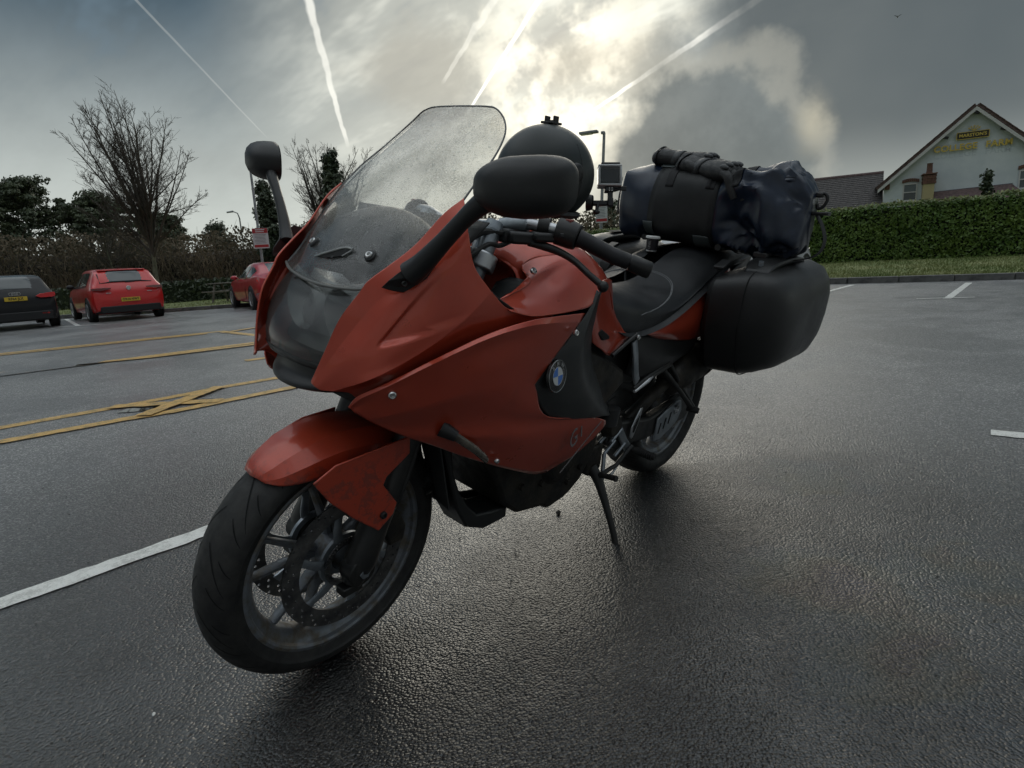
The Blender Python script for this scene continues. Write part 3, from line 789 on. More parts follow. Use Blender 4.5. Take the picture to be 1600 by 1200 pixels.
part('lower_yoke', box(tuple(fk(.50, 0)), (.07, .26, .04), AXD.to_track_quat('Z', 'Y').to_matrix()), M_BLACKG, xf=ST, bevel=.006)
# ---------------------------------------------------------------- front fender and fork guards
def fp(th, r, y): return (WB+r*cos(radians(th)), y, AXZ+r*sin(radians(th)))
L0 = [(55.5, .293, .038), (58, .280, .058), (63.5, .264, .073), (75, .246, .083), (90, .241, .087), (110, .241, .088), (128, .245, .086)]
L1 = [(55.2, .297, .030), (60, .291, .056), (69, .285, .072), (80, .281, .079), (92, .279, .083), (110, .279, .083), (128, .278, .080)]
L2 = [(55.0, .300, .018), (60, .304, .034), (69, .306, .045), (80, .307, .050), (92, .307, .052), (110, .308, .052), (128, .307, .050)]
CC = [(54.6, .301, 0), (59, .307, 0), (69, .310, 0), (80, .311, 0), (92, .312, 0), (110, .314, 0), (128, .314, 0)]
rl = [[fp(*q) for q in r] for r in (L0, L1, L2, CC)]
rl += [[(x, -y, z) for x, y, z in r] for r in (rl[2], rl[1], rl[0])]
fender = part('front_fender', join(patch(rl[0:2], 40, 5), patch(rl[1:3], 40, 6), patch(rl[2:5], 40, 8), patch(rl[4:6], 40, 6), patch(rl[5:7], 40, 5)), M_FENDER, xf=ST, solid=.004, ang=16)
GU = [(1.622, .538), (1.577, .566), (1.494, .580), (1.404, .584), (1.407, .546), (1.470, .512), (1.478, .496), (1.439, .439), (1.449, .414), (1.487, .388), (1.546, .440), (1.592, .490)]
for s in (1, -1):
    pl = slab([(x, s*(.140-.25*max(0, x-1.50)-.12*max(0, z-.53)), z-(.022 if s < 0 else 0)) for x, z in GU], .005, (0, -s, 0))
    g = part('fork_guard', pl, M_FENDER, fender, xf=ST, bevel=.004, seg=3)
    bolt(ST @ Vector((1.478, s*.1415, .425)), (0, s, 0), .008, g, M_BLACKG)
# brake hose and sensor wire down the fork
part('brake_hose', tube([(1.43, .125, .42), (1.40, .132, .50), (1.36, .125, .60), (1.30, .10, .70)], .0055, 8, smooth=14), M_RUBBER, xf=ST)
part('brake_hose', tube([(1.46, .12, .36), (1.42, .126, .45), (1.40, .12, .56), (1.33, .09, .68)], .004, 8, smooth=14), M_RUBBER, xf=ST)

# ---------------------------------------------------------------- fairings
def scoop(q):
    """recess behind the moulded edge of the upper fairing"""
    x, y, z = q
    # edge curve from the low front corner up and back
    P0, P1, P2 = Vector((1.541, .806)), Vector((1.505, .868)), Vector((1.400, .968))
    best = 9; sd = 0
    pts = [P0*(1-t)**2+P1*2*t*(1-t)+P2*t*t for t in [k/14 for k in range(15)]]
    for i in range(14):
        a, b = pts[i], pts[i+1]; ab = b-a; p_ = Vector((x, z))-a
        t = max(0, min(1, p_.dot(ab)/ab.length_squared)); d = (p_-ab*t).length
        if d < best: best = d; sd = ab.x*p_.y-ab.y*p_.x; tt = (i+t)/14
    # low edge
    c0, c1 = Vector((1.541, .806)), Vector((1.400, .842)); e = c1-c0
    h = (Vector((x, z))-c0); low = (e.x*h.y-e.y*h.x)/e.length; al = h.dot(e)/e.length_squared
    inside = sd > 0 and low < 0 and x < 1.541
    if inside:
        k = smooth01(best/.012)*exp(-best/.10)*(1-smooth01((tt-.55)/.45))
        k2 = smooth01(-low/.012)*(1-smooth01((al-.35)/.65)) if al < 1 else 0
        q = Vector((x, y-.013*k*max(k2, .55*smooth01(-low/.02)), z))
    return q
def sheet(name, rails, nu, per, mat, solid=.004, fn=None, parent=None, cuts=(), **kw):
    """panel through rails; cuts name the rails where the surface folds"""
    cu = [0, *cuts, len(rails)-1]
    vf = join(*[patch(rails[cu[i]:cu[i+1]+1], nu, per, fn) for i in range(len(cu)-1)])
    a = part(name, vf, mat, parent, solid=solid, ang=kw.get('ang', 50))
    b = part(name, mirror_y(vf), mat, parent, solid=solid, ang=kw.get('ang', 50))
    return a, b
uf = sheet('upper_fairing', T['upper_fairing'], 180, 24, M_PAINT, .004, scoop, cuts=(1, 4), ang=24)
sf = sheet('side_fairing', T['side_fairing'], 70, 6, M_PAINT, .004, cuts=(1, 4), ang=20)
mp = sheet('mid_panel', T['mid_panel'], 40, 6, M_GREYP, .004)
tp = sheet('tank_panel', T['tank_panel'], 40, 6, M_PAINT, .003)
tl_ = sheet('tank_side', T['tank_lower'], 30, 6, M_PAINT, .004)
tail = sheet('tail_panel', T['tail_panel'], 30, 6, M_PAINT, .004)
# screws seen on the left panels
bolt((1.508, .212, .722), (.5, .9, 0), .0075, sf[0]); bolt((1.040, .278, .793), (0, 1, .15), .008, sf[0])
bolt((1.118, .199, .925), (.1, .75, .6), .008, tp[0]); bolt((1.215, .224, .500), (0, 1, -.2), .006, sf[0])
# vent slot in the tank side
for s in (1, -1):
    vp = [(.842, .752), (.812, .757), (.770, .733), (.765, .722), (.800, .722)]
    part('vent', prism(vp, s*.196, s*.2085), M_DARKIN, tl_[0] if s > 0 else tl_[1], bevel=.004)
# fuel tank top shell
ridge = [(1.135, .150, .925), (1.06, .154, .948), (.99, .164, .955), (.933, .175, .952), (.876, .182, .942), (.826, .180, .922), (.780, .173, .893), (.742, .168, .835), (.70, .160, .765)]
mid_ = [(1.150, .085, .950), (1.07, .090, .985), (.99, .098, .998), (.93, .104, .994), (.872, .108, .980), (.82, .106, .955), (.775, .100, .922), (.735, .095, .862), (.695, .09, .79)]
cent = [(1.155, 0, .958), (1.075, 0, 1.000), (.995, 0, 1.014), (.93, 0, 1.010), (.87, 0, .993), (.82, 0, .967), (.775, 0, .932), (.735, 0, .872), (.695, 0, .80)]
skirt = [(1.130, .175, .885), (1.06, .19, .89), (.99, .20, .90), (.933, .205, .90), (.876, .208, .895), (.826, .206, .875), (.780, .198, .85), (.742, .190, .80), (.70, .175, .74)]
tk = [skirt, ridge, mid_, cent]; tk += [[(x, -y, z) for x, y, z in r] for r in (mid_, ridge, skirt)]
tank = part('fuel_tank', patch(tk, 44, 7), M_PAINT, solid=.003, ang=60)
fr_ = [[(1.136, y, .928+.03*(1-abs(y)/.15)), (1.118, y*.96, .90), (1.125, y*.9, .862), (1.14, y*.86, .846)] for y in (-.15, -.09, 0, .09, .15)]
part('tank_front', patch(fr_, 12, 5), M_PAINT, tank, solid=.003)
part('filler_cap', join(lathe([(.0, .006), (.035, .006), (.040, .003), (.042, -.004)], 32, 'z', (.94, 0, 1.012))), M_BLACKG, tank)
# inner fairing, dark core behind the panels
core_p = [(1.42, .60), (1.46, .70), (1.42, .80), (1.30, .84), (1.10, .85), (.92, .82), (.78, .78), (.70, .66), (.72, .50), (.80, .42), (1.0, .42), (1.25, .52)]
part('engine_core', prism(core_p, -.175, .175), M_DARKIN, bevel=.02)
for s in (1, -1):
    inn = [[(1.13, s*.19, .905), (1.15, s*.205, .885), (1.17, s*.22, .865)], [(1.14, s*.15, .905), (1.165, s*.165, .87), (1.19, s*.18, .85)], [(1.15, s*.12, .89), (1.19, s*.13, .855), (1.22, s*.14, .84)]]
    part('fork_well', patch(inn, 8, 4), M_GREYP, solid=.003)
    # inner lip of the cockpit beside the fork
    lip = [[(1.37, s*.218, 1.045), (1.345, s*.236, .95), (1.30, s*.250, .90), (1.24, s*.258, .862)], [(1.40, s*.15, 1.00), (1.38, s*.17, .92), (1.34, s*.18, .87), (1.28, s*.19, .84)]]
    part('cockpit_lining', patch(lip, 14, 4), M_BLACKP, solid=.003)
dash = part('dashboard', patch([[(1.46, y, .935), (1.435, y, .985-.10*y*y/.02*.2), (1.40, y*.97, 1.020-.02*(y/.14)**2), (1.355, y*.94, 1.038-.03*(y/.14)**2), (1.325, y*.92, 1.015-.03*(y/.14)**2), (1.315, y*.9, .96)] for y in (-.15, -.10, -.05, 0, .05, .10, .15)], 26, 4), M_BLACKP, solid=.004)
part('instrument', patch([[(1.322, y, 1.000), (1.314, y, .955)] for y in (-.11, -.05, .05, .11)], 8, 3), M_BADGE, dash, solid=.002)

# nose: headlamp, beak, lining
lensW = [(.0, .158), (.25, .166), (.5, .160), (.75, .146), (1.0, .105)]
def lens_sec(t, k):
    # t: bottom 0 .. top 1
    zc = .765+.126*t
    wv = .118+.034*sin(pi*min(1, .18+t*.72)) - .010*t
    xe = 1.566-.014*t-.050*t*t; bul = .040*(1-.55*t)*(.55+.45*sin(pi*min(1, t+.25)))
    out = []
    for i in range(17):
        u = -1+2*i/16
        out.append((xe+bul*(1-abs(u)**2.6), wv*u, zc+.020*u*u*t - .004*u*u*(1-t)))
    return out
lens = part('headlamp', patch([lens_sec(k/8, k) for k in range(9)], 34, 4), M_LENS, solid=.003, ang=180)
bowl = loft([[(x-.045-.07*d, y*(.97-.25*d), .845+(z-.845)*(.93-.3*d)) for x, y, z in lens_sec(0, 0)[::2]+list(reversed(lens_sec(.95, 0)[::2]))] for d in (0, .5, 1)])
part('lamp_housing', bowl, material('lamp housing silver', (.72, .73, .73), .38, 1.0), lens)
for s in (1, -1):
    rf = lathe([(.004, -.050), (.02, -.045), (.038, -.026), (.050, -.002), (.054, .004)], 34, 'x', (1.520, s*.070, .838))
    part('reflector', rf, M_REFLECT, lens)
    part('bulb', ball((1.508, s*.070, .838), .009, 12, 8), M_WHITEP, lens)
seal = [lens_sec(0, 0)]
part('lamp_seal', patch([[(x+.001, y*1.0, z-.002) for x, y, z in lens_sec(0, 0)], [(x-.004, y*.99, z-.014) for x, y, z in lens_sec(0, 0)]], 34, 3), M_BLACKG, lens, solid=.004)
beak = [[(1.584-.035*abs(u)**2.2, .116*u, .752) for u in [k/8-1 for k in range(17)]],
        [(1.588-.03*abs(u)**2.2, .110*u, .725) for u in [k/8-1 for k in range(17)]],
        [(1.606-.03*abs(u)**2.2, .094*u, .708) for u in [k/8-1 for k in range(17)]],
        [(1.585-.03*abs(u)**2.2, .088*u, .698) for u in [k/8-1 for k in range(17)]],
        [(1.46, .12*u, .69) for u in [k/8-1 for k in range(17)]]]
part('beak', patch(beak, 30, 4), M_BLACKP, solid=.004, ang=45)
part('nose_lining', patch([[(1.575, y, .725), (1.55, y*1.02, .80), (1.50, y, .88), (1.46, y*1.1, .93), (1.40, y*1.3, .99), (1.37, y*1.42, 1.03)] for y in (-.150, -.09, -.03, .03, .09, .150)], 20, 3, lambda q: q-Vector((.085, 0, 0))), M_BLACKP, solid=.003)

# windscreen: sections from bottom to top (centre x,z ; crease half width, set-back ; edge half width, set-back, lift)
SCR = [  # xc, zc, we, xe, ze
 (1.530, .892, .152, 1.505, .908), (1.512, .920, .170, 1.466, .935), (1.475, .965, .186, 1.418, .984), (1.425, 1.025, .196, 1.360, 1.048), (1.366, 1.085, .192, 1.300, 1.108),
 (1.305, 1.142, .180, 1.245, 1.155), (1.250, 1.190, .163, 1.205, 1.195), (1.205, 1.228, .142, 1.186, 1.222), (1.182, 1.246, .120, 1.180, 1.240), (1.172, 1.252, .096, 1.175, 1.249)]
def scr_row(r):
    xc, zc, we, xe, ze = r
    k = smooth01((zc-.93)/.1)
    half = [(1.0, 1.0), (.86, .66), (.72, .34+.10*(1-k)), (.48, .16+.04*(1-k)), (.24, .05), (0, 0)]
    pts = [(xc+(xe-xc)*f, we*u, zc+(ze-zc)*f) for u, f in half]
    return pts + [(x, -y, z) for x, y, z in reversed(pts[:-1])]
rows = [scr_row(r) for r in SCR]
scr_vf = patch(rows, 49, 7)
screen = part('windscreen', scr_vf, M_SCREEN, solid=.004, ang=180)
# rolled edge
edge = [Vector(r[0]) for r in rows] + [Vector(q) for q in rows[-1][1:-1]] + [Vector(r[-1]) for r in reversed(rows)]
part('screen_edge', tube(edge, .0019, 8, smooth=110), material('polished screen edge', (.10, .10, .10), .25, 0, .4), screen)
lowe = [Vector(q)+Vector((.003, 0, 0)) for q in rows[0]]
part('screen_edge', tube(lowe, .0030, 8, smooth=40), material('worn screen lip', (.16, .16, .15), .4), screen)
def scr_at(u, v):
    """point and normal: u across -1(right)..1(left), v from bottom 0 to top 1"""
    i = int((1-u)/2*48+.5); m_ = (len(rows)-1)*7+1; j = int(v*(m_-1)+.5)
    i = max(1, min(47, i)); j = max(1, min(m_-2, j))
    P_ = Vector(scr_vf[0][i*m_+j]); a = Vector(scr_vf[0][(i+1)*m_+j])-Vector(scr_vf[0][(i-1)*m_+j]); b = Vector(scr_vf[0][i*m_+j+1])-Vector(scr_vf[0][i*m_+j-1])
    n_ = a.cross(b).normalized()
    if n_.x < 0: n_ = -n_
    return P_, n_
for u in (.50, -.50):
    P_, n_ = scr_at(u, .19)
    M = Matrix.Translation(P_+n_*.001) @ n_.to_track_quat('Z', 'Y').to_matrix().to_4x4()
    part('grommet', trf(lathe([(.0, .001), (.005, .001), (.006, .003), (.009, .004), (.0115, .003), (.013, -.001)], 22, 'z'), M), M_BLACKP, screen)
    part('screw', trf(lathe([(.0, .003), (.003, .003), (.0035, .007), (.006, .0075), (.0075, .005)], 14, 'z'), M), M_CHROME, screen)
# air slot in the screen
sl = [scr_at(u, v) for u, v in ((-.24, .150), (-.08, .180), (.14, .205), (.24, .207), (.18, .180), (.02, .160))]
part('air_slot', slab([tuple(p+n_*.001) for p, n_ in sl], .003, sum((n_ for p, n_ in sl), Vector())), M_DARKIN, screen, bevel=.001)
part('slot_rim', tube([p+n_*.004 for p, n_ in sl[:4]], .0024, 8, smooth=24), material('clear moulded rim', (.30, .31, .30), .2, 0, .5), screen)
part('slot_rim', tube([p+n_*.003 for p, n_ in sl[3:5]], .0016, 8, smooth=12), MATS['clear moulded rim'], screen)
# rain drops on the screen: uncountable, one object
dv, dfc = [], []
Rd = random.Random(3)
def drop(p, n_, r, stretch=1.0):
    k = len(dv)
    x = n_.cross(Vector((0, 0, 1))).normalized(); y = n_.cross(x)
    a0 = Rd.random()*6
    dv.append(tuple(p+n_*(r*.42)))
    for rr, hh, m_ in ((.62, .30, 8), (1.0, -.02, 8)):
        for q in range(m_):
            a = a0+2*pi*q/m_
            dv.append(tuple(p+(x*cos(a)+y*sin(a)*stretch)*r*rr*(1+.15*sin(3*a+a0))+n_*(r*hh)))
    for q in range(8):
        q2 = (q+1) % 8
        dfc.append((k, k+1+q, k+1+q2)); dfc.append((k+1+q, k+9+q, k+9+q2, k+1+q2))
for _ in range(11000):
    u = Rd.uniform(-.93, .96); v = Rd.random()
    dens = .10+.90*smooth01(noise.noise(Vector((u*2.2, v*2.6, 4.2)))*1.6+.45)
    if v > .66: dens *= .35
    if v < .62 and v > .3: dens = max(dens, .55)
    if u > .35 and v < .75: dens = 1.0
    if v < .26: dens *= .08
    if Rd.random() > dens: continue
    p, n_ = scr_at(u, v)
    p = p+Vector((Rd.gauss(0, .003), Rd.gauss(0, .003), Rd.gauss(0, .003))); p = p+n_*.0008
    big = Rd.random()
    r = Rd.uniform(.0007, .0014) if big < .965 else Rd.uniform(.0018, .0034)
    drop(p, n_, r, Rd.uniform(1, 1.6) if r > .0018 else 1)
rain = part('rain_drops', (dv, dfc), M_DROP, screen, fix=False, ang=180); tag(rain, kind='stuff')

# ---------------------------------------------------------------- mirrors
def mirror_head(s):
    # outline in the mirror's own plane: a across (outwards), b up ; thickness goes forward
    c = Vector((1.405, s*.398, 1.102))
    ax_ = Vector((-.36, s*.93, .04)).normalized(); up = Vector((0, 0, 1)); up = (up-ax_*up.dot(ax_)).normalized(); fw_ = up.cross(ax_)*(-s)
    if fw_.x < 0: fw_ = -fw_
    def ring(k, dpt):
        o = []
        for i in range(40):
            a = 2*pi*i/40
            e = .62
            ms = 1.0 if s > 0 else .90
            x = math.copysign(abs(cos(a))**e, cos(a))*.083*ms; z = math.copysign(abs(sin(a))**e, sin(a))*.0475*ms
            if x < 0: z = z*(1-.28*(-x/.083)**2)-.004*(x/.083)
            z += .006*(x/.083)
            o.append(tuple(c+ax_*(x*k+.003*(1-k))+up*(z*k)+fw_*dpt))
        return o
    shell = loft([ring(.90, -.014), ring(.985, -.013), ring(1.0, -.006), ring(.985, .010), ring(.93, .026), ring(.80, .040), ring(.58, .050), ring(.30, .055), ring(.06, .056)])
    h = part('mirror', shell, M_MIRRORS, ang=70)
    part('mirror_glass', (ring(.93, -.0155), [tuple(range(40))]), M_GLASS_BACK, h)
    st = [(1.474, s*.210, .940), (1.464, s*.232, .962), (1.452, s*.268, 1.003), (1.444, s*.302, 1.040), (1.438, s*.330, 1.066), (1.430, s*.350, 1.082)]
    kk = 1.0 if s > 0 else .70
    part('mirror_stalk', tube(st, [q*kk for q in (.023, .0195, .0155, .0145, .017, .020)], 16, smooth=26, sq=None), M_BLACKP, h, ang=60)
    base = loft([[(1.520, s*.188, .915), (1.512, s*.200, .930), (1.498, s*.205, .942), (1.50, s*.20, .91)],
                 [(1.500, s*.197, .912), (1.492, s*.215, .935), (1.475, s*.220, .962), (1.475, s*.205, .905)],
                 [(1.465, s*.206, .915), (1.462, s*.225, .938), (1.445, s*.230, .975), (1.440, s*.215, .915)],
                 [(1.440, s*.214, .935), (1.438, s*.225, .948), (1.425, s*.228, .970), (1.425, s*.218, .945)]])
    part('mirror_foot', base, M_BLACKP, h, bevel=.004)
    bolt((1.490, s*.2155, .926), (.5, s*.85, .0), .005, h, M_BLACKG)
    return h
mirror_head(1); mirror_head(-1)

# ---------------------------------------------------------------- handlebar and controls
barL = [(1.130, 0, .992), (1.130, .05, 1.000), (1.124, .09, 1.012), (1.105, .14, 1.021), (1.080, .195, 1.019), (1.066, .216, 1.015)]
barR = [(x+.02+.06*y, -y, z) for x, y, z in barL]
bar = part('handlebar', tube(list(reversed(barR))+barL[1:], .0125, 16, smooth=50), M_ALU)
for s in (1, -1):
    part('bar_clamp', join(box((1.135, s*.052, .985), (.040, .030, .046)), box((1.133, s*.052, 1.013), (.044, .032, .014))), M_ALUD, bar, bevel=.004)
    part('riser', tube([(1.155, s*.052, .925), (1.136, s*.052, .975)], .018, 14), M_ALU, bar)
sleeve = part('bar_sleeve', tube([(1.122, .095, 1.012), (1.098, .155, 1.021)], [.0165, .0185], 16), M_ALUD, bar)
part('bar_collar', tube([(1.088, .178, 1.021), (1.076, .200, 1.019)], [.020, .020], 14), M_BLACKG, bar)
for s in (1, -1):
    def mm(v): return v if s > 0 else mirror_y(([(x+.02+.06*abs(y), y, z) for x, y, z in v[0]], v[1]))
    sw = tube([(1.068, .213, 1.014), (1.052, .244, 1.008), (1.046, .258, 1.004)], [.0295, .0305, .028], 20)
    swo = part('switch_box', mm(sw), M_BLACKP, bar, bevel=.003)
    part('switch_button', mm(box((1.082, .236, 1.008), (.010, .022, .009), Matrix.Rotation(-.45, 3, 'Z'))), M_GREYP, swo, bevel=.002)
    part('switch_button', mm(box((1.060, .240, 1.037), (.014, .016, .008))), material('faded red switch', (.22, .04, .03), .5), swo, bevel=.002)
    for k in range(3):
        part('switch_mark', mm(box((1.0815-.0035*k, .228+.009*k, 1.0225), (.0015, .0045, .003))), M_SILVERTXT, swo)
    gp = part('grip', mm(tube([(1.046, .258, 1.003), (1.040, .268, 1.000), (.997, .322, .973), (.974, .350, .963)], [.0205, .0185, .0180, .0175], 20)), M_GRIP, bar)
    part('bar_weight', mm(tube([(.974, .351, .9625), (.972, .3535, .962), (.947, .388, .949), (.945, .391, .948)], [.0165, .0190, .0190, .0165], 20)), M_BLACKG, gp)
    perch = join(box((1.118, .165, .993), (.075, .045, .026), Matrix.Rotation(-.55, 3, 'Z')), box((1.095, .196, .999), (.05, .045, .02), Matrix.Rotation(-.5, 3, 'Z')), box((1.140, .130, .994), (.03, .03, .03)))
    pc = part('lever_perch', mm(perch), M_BLACKP, bar, bevel=.006)
    part('control_lever', mm(join(tube([(1.120, .178, .985), (1.098, .205, .980), (1.074, .235, .970), (1.062, .268, .955), (1.062, .305, .935), (1.055, .335, .917)], [.008, .0095, .0085, .0075, .007, .0075], 12, smooth=22), ball((1.052, .342, .912), .0125, 14, 10))), M_BLACKG, pc)
for k, pts in enumerate([[(1.25, .10, .97), (1.20, .11, .998), (1.17, .12, 1.000), (1.13, .14, .997)], [(1.26, .08, .96), (1.20, .09, .99), (1.165, .105, .985), (1.13, .13, .990)], [(1.24, .12, .95), (1.19, .125, .975), (1.16, .13, .972), (1.135, .145, .985)]]):
    part('cable', tube(pts, .0075-.001*k, 8, smooth=18), M_RUBBER, bar)

# ---------------------------------------------------------------- roundel badge and lettering
def on_panel(panel_vf, x, z):
    best, bp = 9, None
    for q in panel_vf:
        d = hypot(q[0]-x, q[2]-z)
        if d < best and q[1] > 0: best, bp = d, q
    return Vector(bp)
mpv = [tuple(v.co) for v in mp[0].data.vertices]
rc = Vector((1.072, .2655, .690))
RM = frame_matrix(rc, (-.985, -.10, 0), (.05, -.12, 1))
bd = part('badge', trf(lathe([(.0, .0), (.036, .0), (.0385, -.001), (.040, -.006)], 44, 'z'), RM), M_BADGE, mp[0])
def wedge(a0, a1, r, h, n=10): return [(0, 0, h)]+[(r*cos(a0+(a1-a0)*i/n), r*sin(a0+(a1-a0)*i/n), h) for i in range(n+1)], [tuple(range(n+2))]
for k in range(4):
    part('badge_quarter', trf(wedge(k*pi/2, (k+1)*pi/2, .0215, .0012), RM), M_BLUE if k % 2 else M_WHITE, bd, fix=False)
part('badge_ring', trf(lathe([(.0215, .0012), (.0222, .0018), (.0230, .0010)], 44, 'z'), RM), M_SILVERTXT, bd)
part('badge_ring', trf(lathe([(.0370, .0006), (.0380, .0012), (.0388, .0002)], 44, 'z'), RM), M_SILVERTXT, bd)
for ch, an in (('B', 132), ('M', 90), ('W', 48)):
    a = radians(an)
    L = Matrix.Translation((.0298*cos(a), .0298*sin(a), .0012)) @ Matrix.Rotation(a-pi/2, 4, 'Z')
    part('badge_letter', trf(trf(text_mesh(ch, .0125, 0.0004, bold=.0003), L), RM), M_SILVERTXT, bd, smooth=False, fix=False)
# GT script on the tail of the side fairing
gt_dir = Vector((-.94, -.09, .42)); sfv = [tuple(v.co) for v in sf[0].data.vertices]
g0 = on_panel(sfv, .90, .470)
GM = frame_matrix(g0+Vector((.004, .0065, 0)), (-.93, -.11, .36), (.28, -.06, 1))
part('lettering', trf(text_mesh('GT', .062, .0004, shear=.35), GM), material('decal grey', (.16, .15, .15), .4), sf[0], smooth=False, fix=False)
part('decal_stripe', trf(box((.02, -.047, 0), (.24, .0035, .001)), GM), MATS['decal grey'], sf[0])

# indicator in the side fairing
for s in (1, -1):
    ind = loft([[(x, s*(y+dy), z+dz_) for dy, dz_ in ((-.006, -.012), (.006, -.010), (.010, 0), (.006, .010), (-.006, .012))] for x, y, z in ((1.378, .226, .618), (1.352, .242, .598), (1.318, .250, .570), (1.284, .248, .540), (1.270, .240, .528))])
    part('turn_signal', ind, M_AMBER, sf[0] if s > 0 else sf[1], bevel=.003)
    part('signal_base', tube([(1.382, s*.212, .622), (1.362, s*.238, .607)], [.018, .012], 14), M_BLACKP, sf[0] if s > 0 else sf[1])

# ---------------------------------------------------------------- seat and tail
def seat_sec(x, zt, hw, zb, crown=.012):
    h = zt-zb
    half = [(0, zt+crown*.2), (hw*.35, zt+crown*.1), (hw*.68, zt-.010), (hw*.88, zt-.030), (hw*.985, zt-.055), (hw*1.0, zb+h*.30), (hw*.985, zb+.012), (hw*.92, zb)]
    pts = [(x, y, z) for y, z in half]
    return pts + [(x, -y, z) for x, y, z in reversed(pts[1:])]
SS = [(.770, .858, .085, .790), (.755, .866, .125, .782), (.720, .862, .158, .748), (.66, .845, .176, .712), (.60, .832, .184, .700), (.52, .820, .188, .702), (.43, .816, .192, .716), (.34, .822, .194, .742), (.26, .842, .192, .768), (.18, .872, .188, .795), (.10, .902, .182, .822), (.0, .922, .176, .860), (-.15, .932, .165, .89), (-.34, .938, .14, .90), (-.42, .935, .10, .90)]
rls = [[q for q in seat_sec(*s)] for s in SS]
rr2 = list(map(list, zip(*rls)))
seat_vf = patch([r for r in rr2], 60, 3)
seat = part('seat', seat_vf, M_SEAT, ang=70)
# stitched seam round the rider's hollow
def seat_top(x, y):
    best = 9; z = 0
    for q in seat_vf[0]:
        d = (q[0]-x)**2+(q[1]-y)**2
        if d < best and q[2] > .74: best, z = d, q[2]
    return z
sm = []
for x, y in [(.57, .188), (.50, .186), (.42, .178), (.345, .160), (.290, .130), (.262, .09), (.25, .04), (.25, 0)]: sm.append((x, y))
sm2 = sm + [(x, -y) for x, y in reversed(sm[:-1])]
pts = cr([(x, y, 0) for x, y in sm2], 60)
pts = [Vector((q.x, q.y, 0)) for q in pts]
from mathutils.bvhtree import BVHTree
sbv = BVHTree.FromPolygons([Vector(q) for q in seat_vf[0]], seat_vf[1])
def onseat(x, y):
    h = sbv.ray_cast(Vector((x, y, 2)), Vector((0, 0, -1)))
    return h[0] if h[0] else None
for o in (0, .008):
    ln = []
    for q in pts:
        h = onseat(q.x-o, q.y*.985)
        if h: ln.append(h+Vector((0, 0, .0008)))
    part('seam', tube(ln, .0013, 6, smooth=90), M_THREAD, seat)
# under-seat body, number plate hanger, side covers
body_ = loft([[(x, y, z) for y, z in ((-hw, zt), (hw, zt), (hw*.9, zb), (-hw*.9, zb))] for x, hw, zt, zb in ((.72, .15, .78, .55), (.50, .165, .70, .52), (.25, .17, .74, .58), (.0, .17, .80, .64), (-.25, .15, .88, .74), (-.46, .11, .90, .82))])
part('subframe', body_, M_BLACKP, bevel=.01)
for s in (1, -1):
    sc = [[(.60, s*.178, .700), (.50, s*.176, .690), (.38, s*.180, .668), (.22, s*.178, .640), (.08, s*.176, .642)],
          [(.58, s*.180, .640), (.50, s*.186, .62), (.40, s*.186, .59), (.28, s*.18, .57), (.14, s*.172, .58)],
          [(.565, s*.162, .57), (.50, s*.168, .545), (.42, s*.168, .53), (.33, s*.162, .53), (.22, s*.15, .545)]]
    part('side_cover', patch(sc, 20, 6), M_BLACKP, solid=.003)
    # silver-blue frame arc
    arc = [(.600, s*.192, .690), (.588, s*.196, .650), (.575, s*.196, .612), (.555, s*.192, .575), (.530, s*.186, .545)]
    part('frame_arc', tube(arc, [.016]*5, 10, smooth=18, sq=(.9, .25)), M_ALUD)
    part('frame_rail', tube([(.72, s*.196, .664), (.66, s*.198, .690), (.600, s*.198, .712)], .006, 10, smooth=10), M_BLACKG)
    bolt((.602, s*.203, .704), (0, s, .1), .008)
    # engine side plate under the tank corner
    ep = [(.90, .70), (.83, .70), (.73, .66), (.62, .60), (.60, .56), (.70, .50), (.80, .52), (.86, .60)]
    part('engine_cover', prism(ep, s*.15, s*.185), M_ENGINE, bevel=.012)
# ---------------------------------------------------------------- engine, sump, exhaust
sump = [(1.19, .47), (1.135, .40), (1.100, .335), (1.085, .295), (1.02, .245), (.905, .222), (.885, .205), (.86, .205), (.80, .212), (.770, .222), (.720, .250), (.66, .33), (.64, .44), (.90, .50), (1.1, .52)]
eng = part('engine', prism(sump, -.135, .150), M_ENGINE, bevel=.012)
for s in (1, -1):
    part('clutch_cover', lathe([(.0, .02), (.05, .02), (.062, .012), (.075, .0), (.078, -.03)], 30, 'y', (.86, s*.150, .36)) if s > 0 else mirror_y(lathe([(.0, .02), (.05, .02), (.062, .012), (.075, .0), (.078, -.03)], 30, 'y', (.86, .15, .36))), M_ENGINE, eng)
for k, (x, z) in enumerate([(1.06, .43), (.98, .40), (.78, .46), (.70, .42), (.93, .31), (1.02, .33), (.80, .27), (.74, .30)]):
    part('case_bolt', tube([(x, .148, z), (x, .160, z)], [.010, .009], 6), M_ENGINE, eng)
part('oil_filter', tube([(1.20, .02, .40), (1.28, .02, .37)], [.04, .038], 24), M_BLACKG, eng)
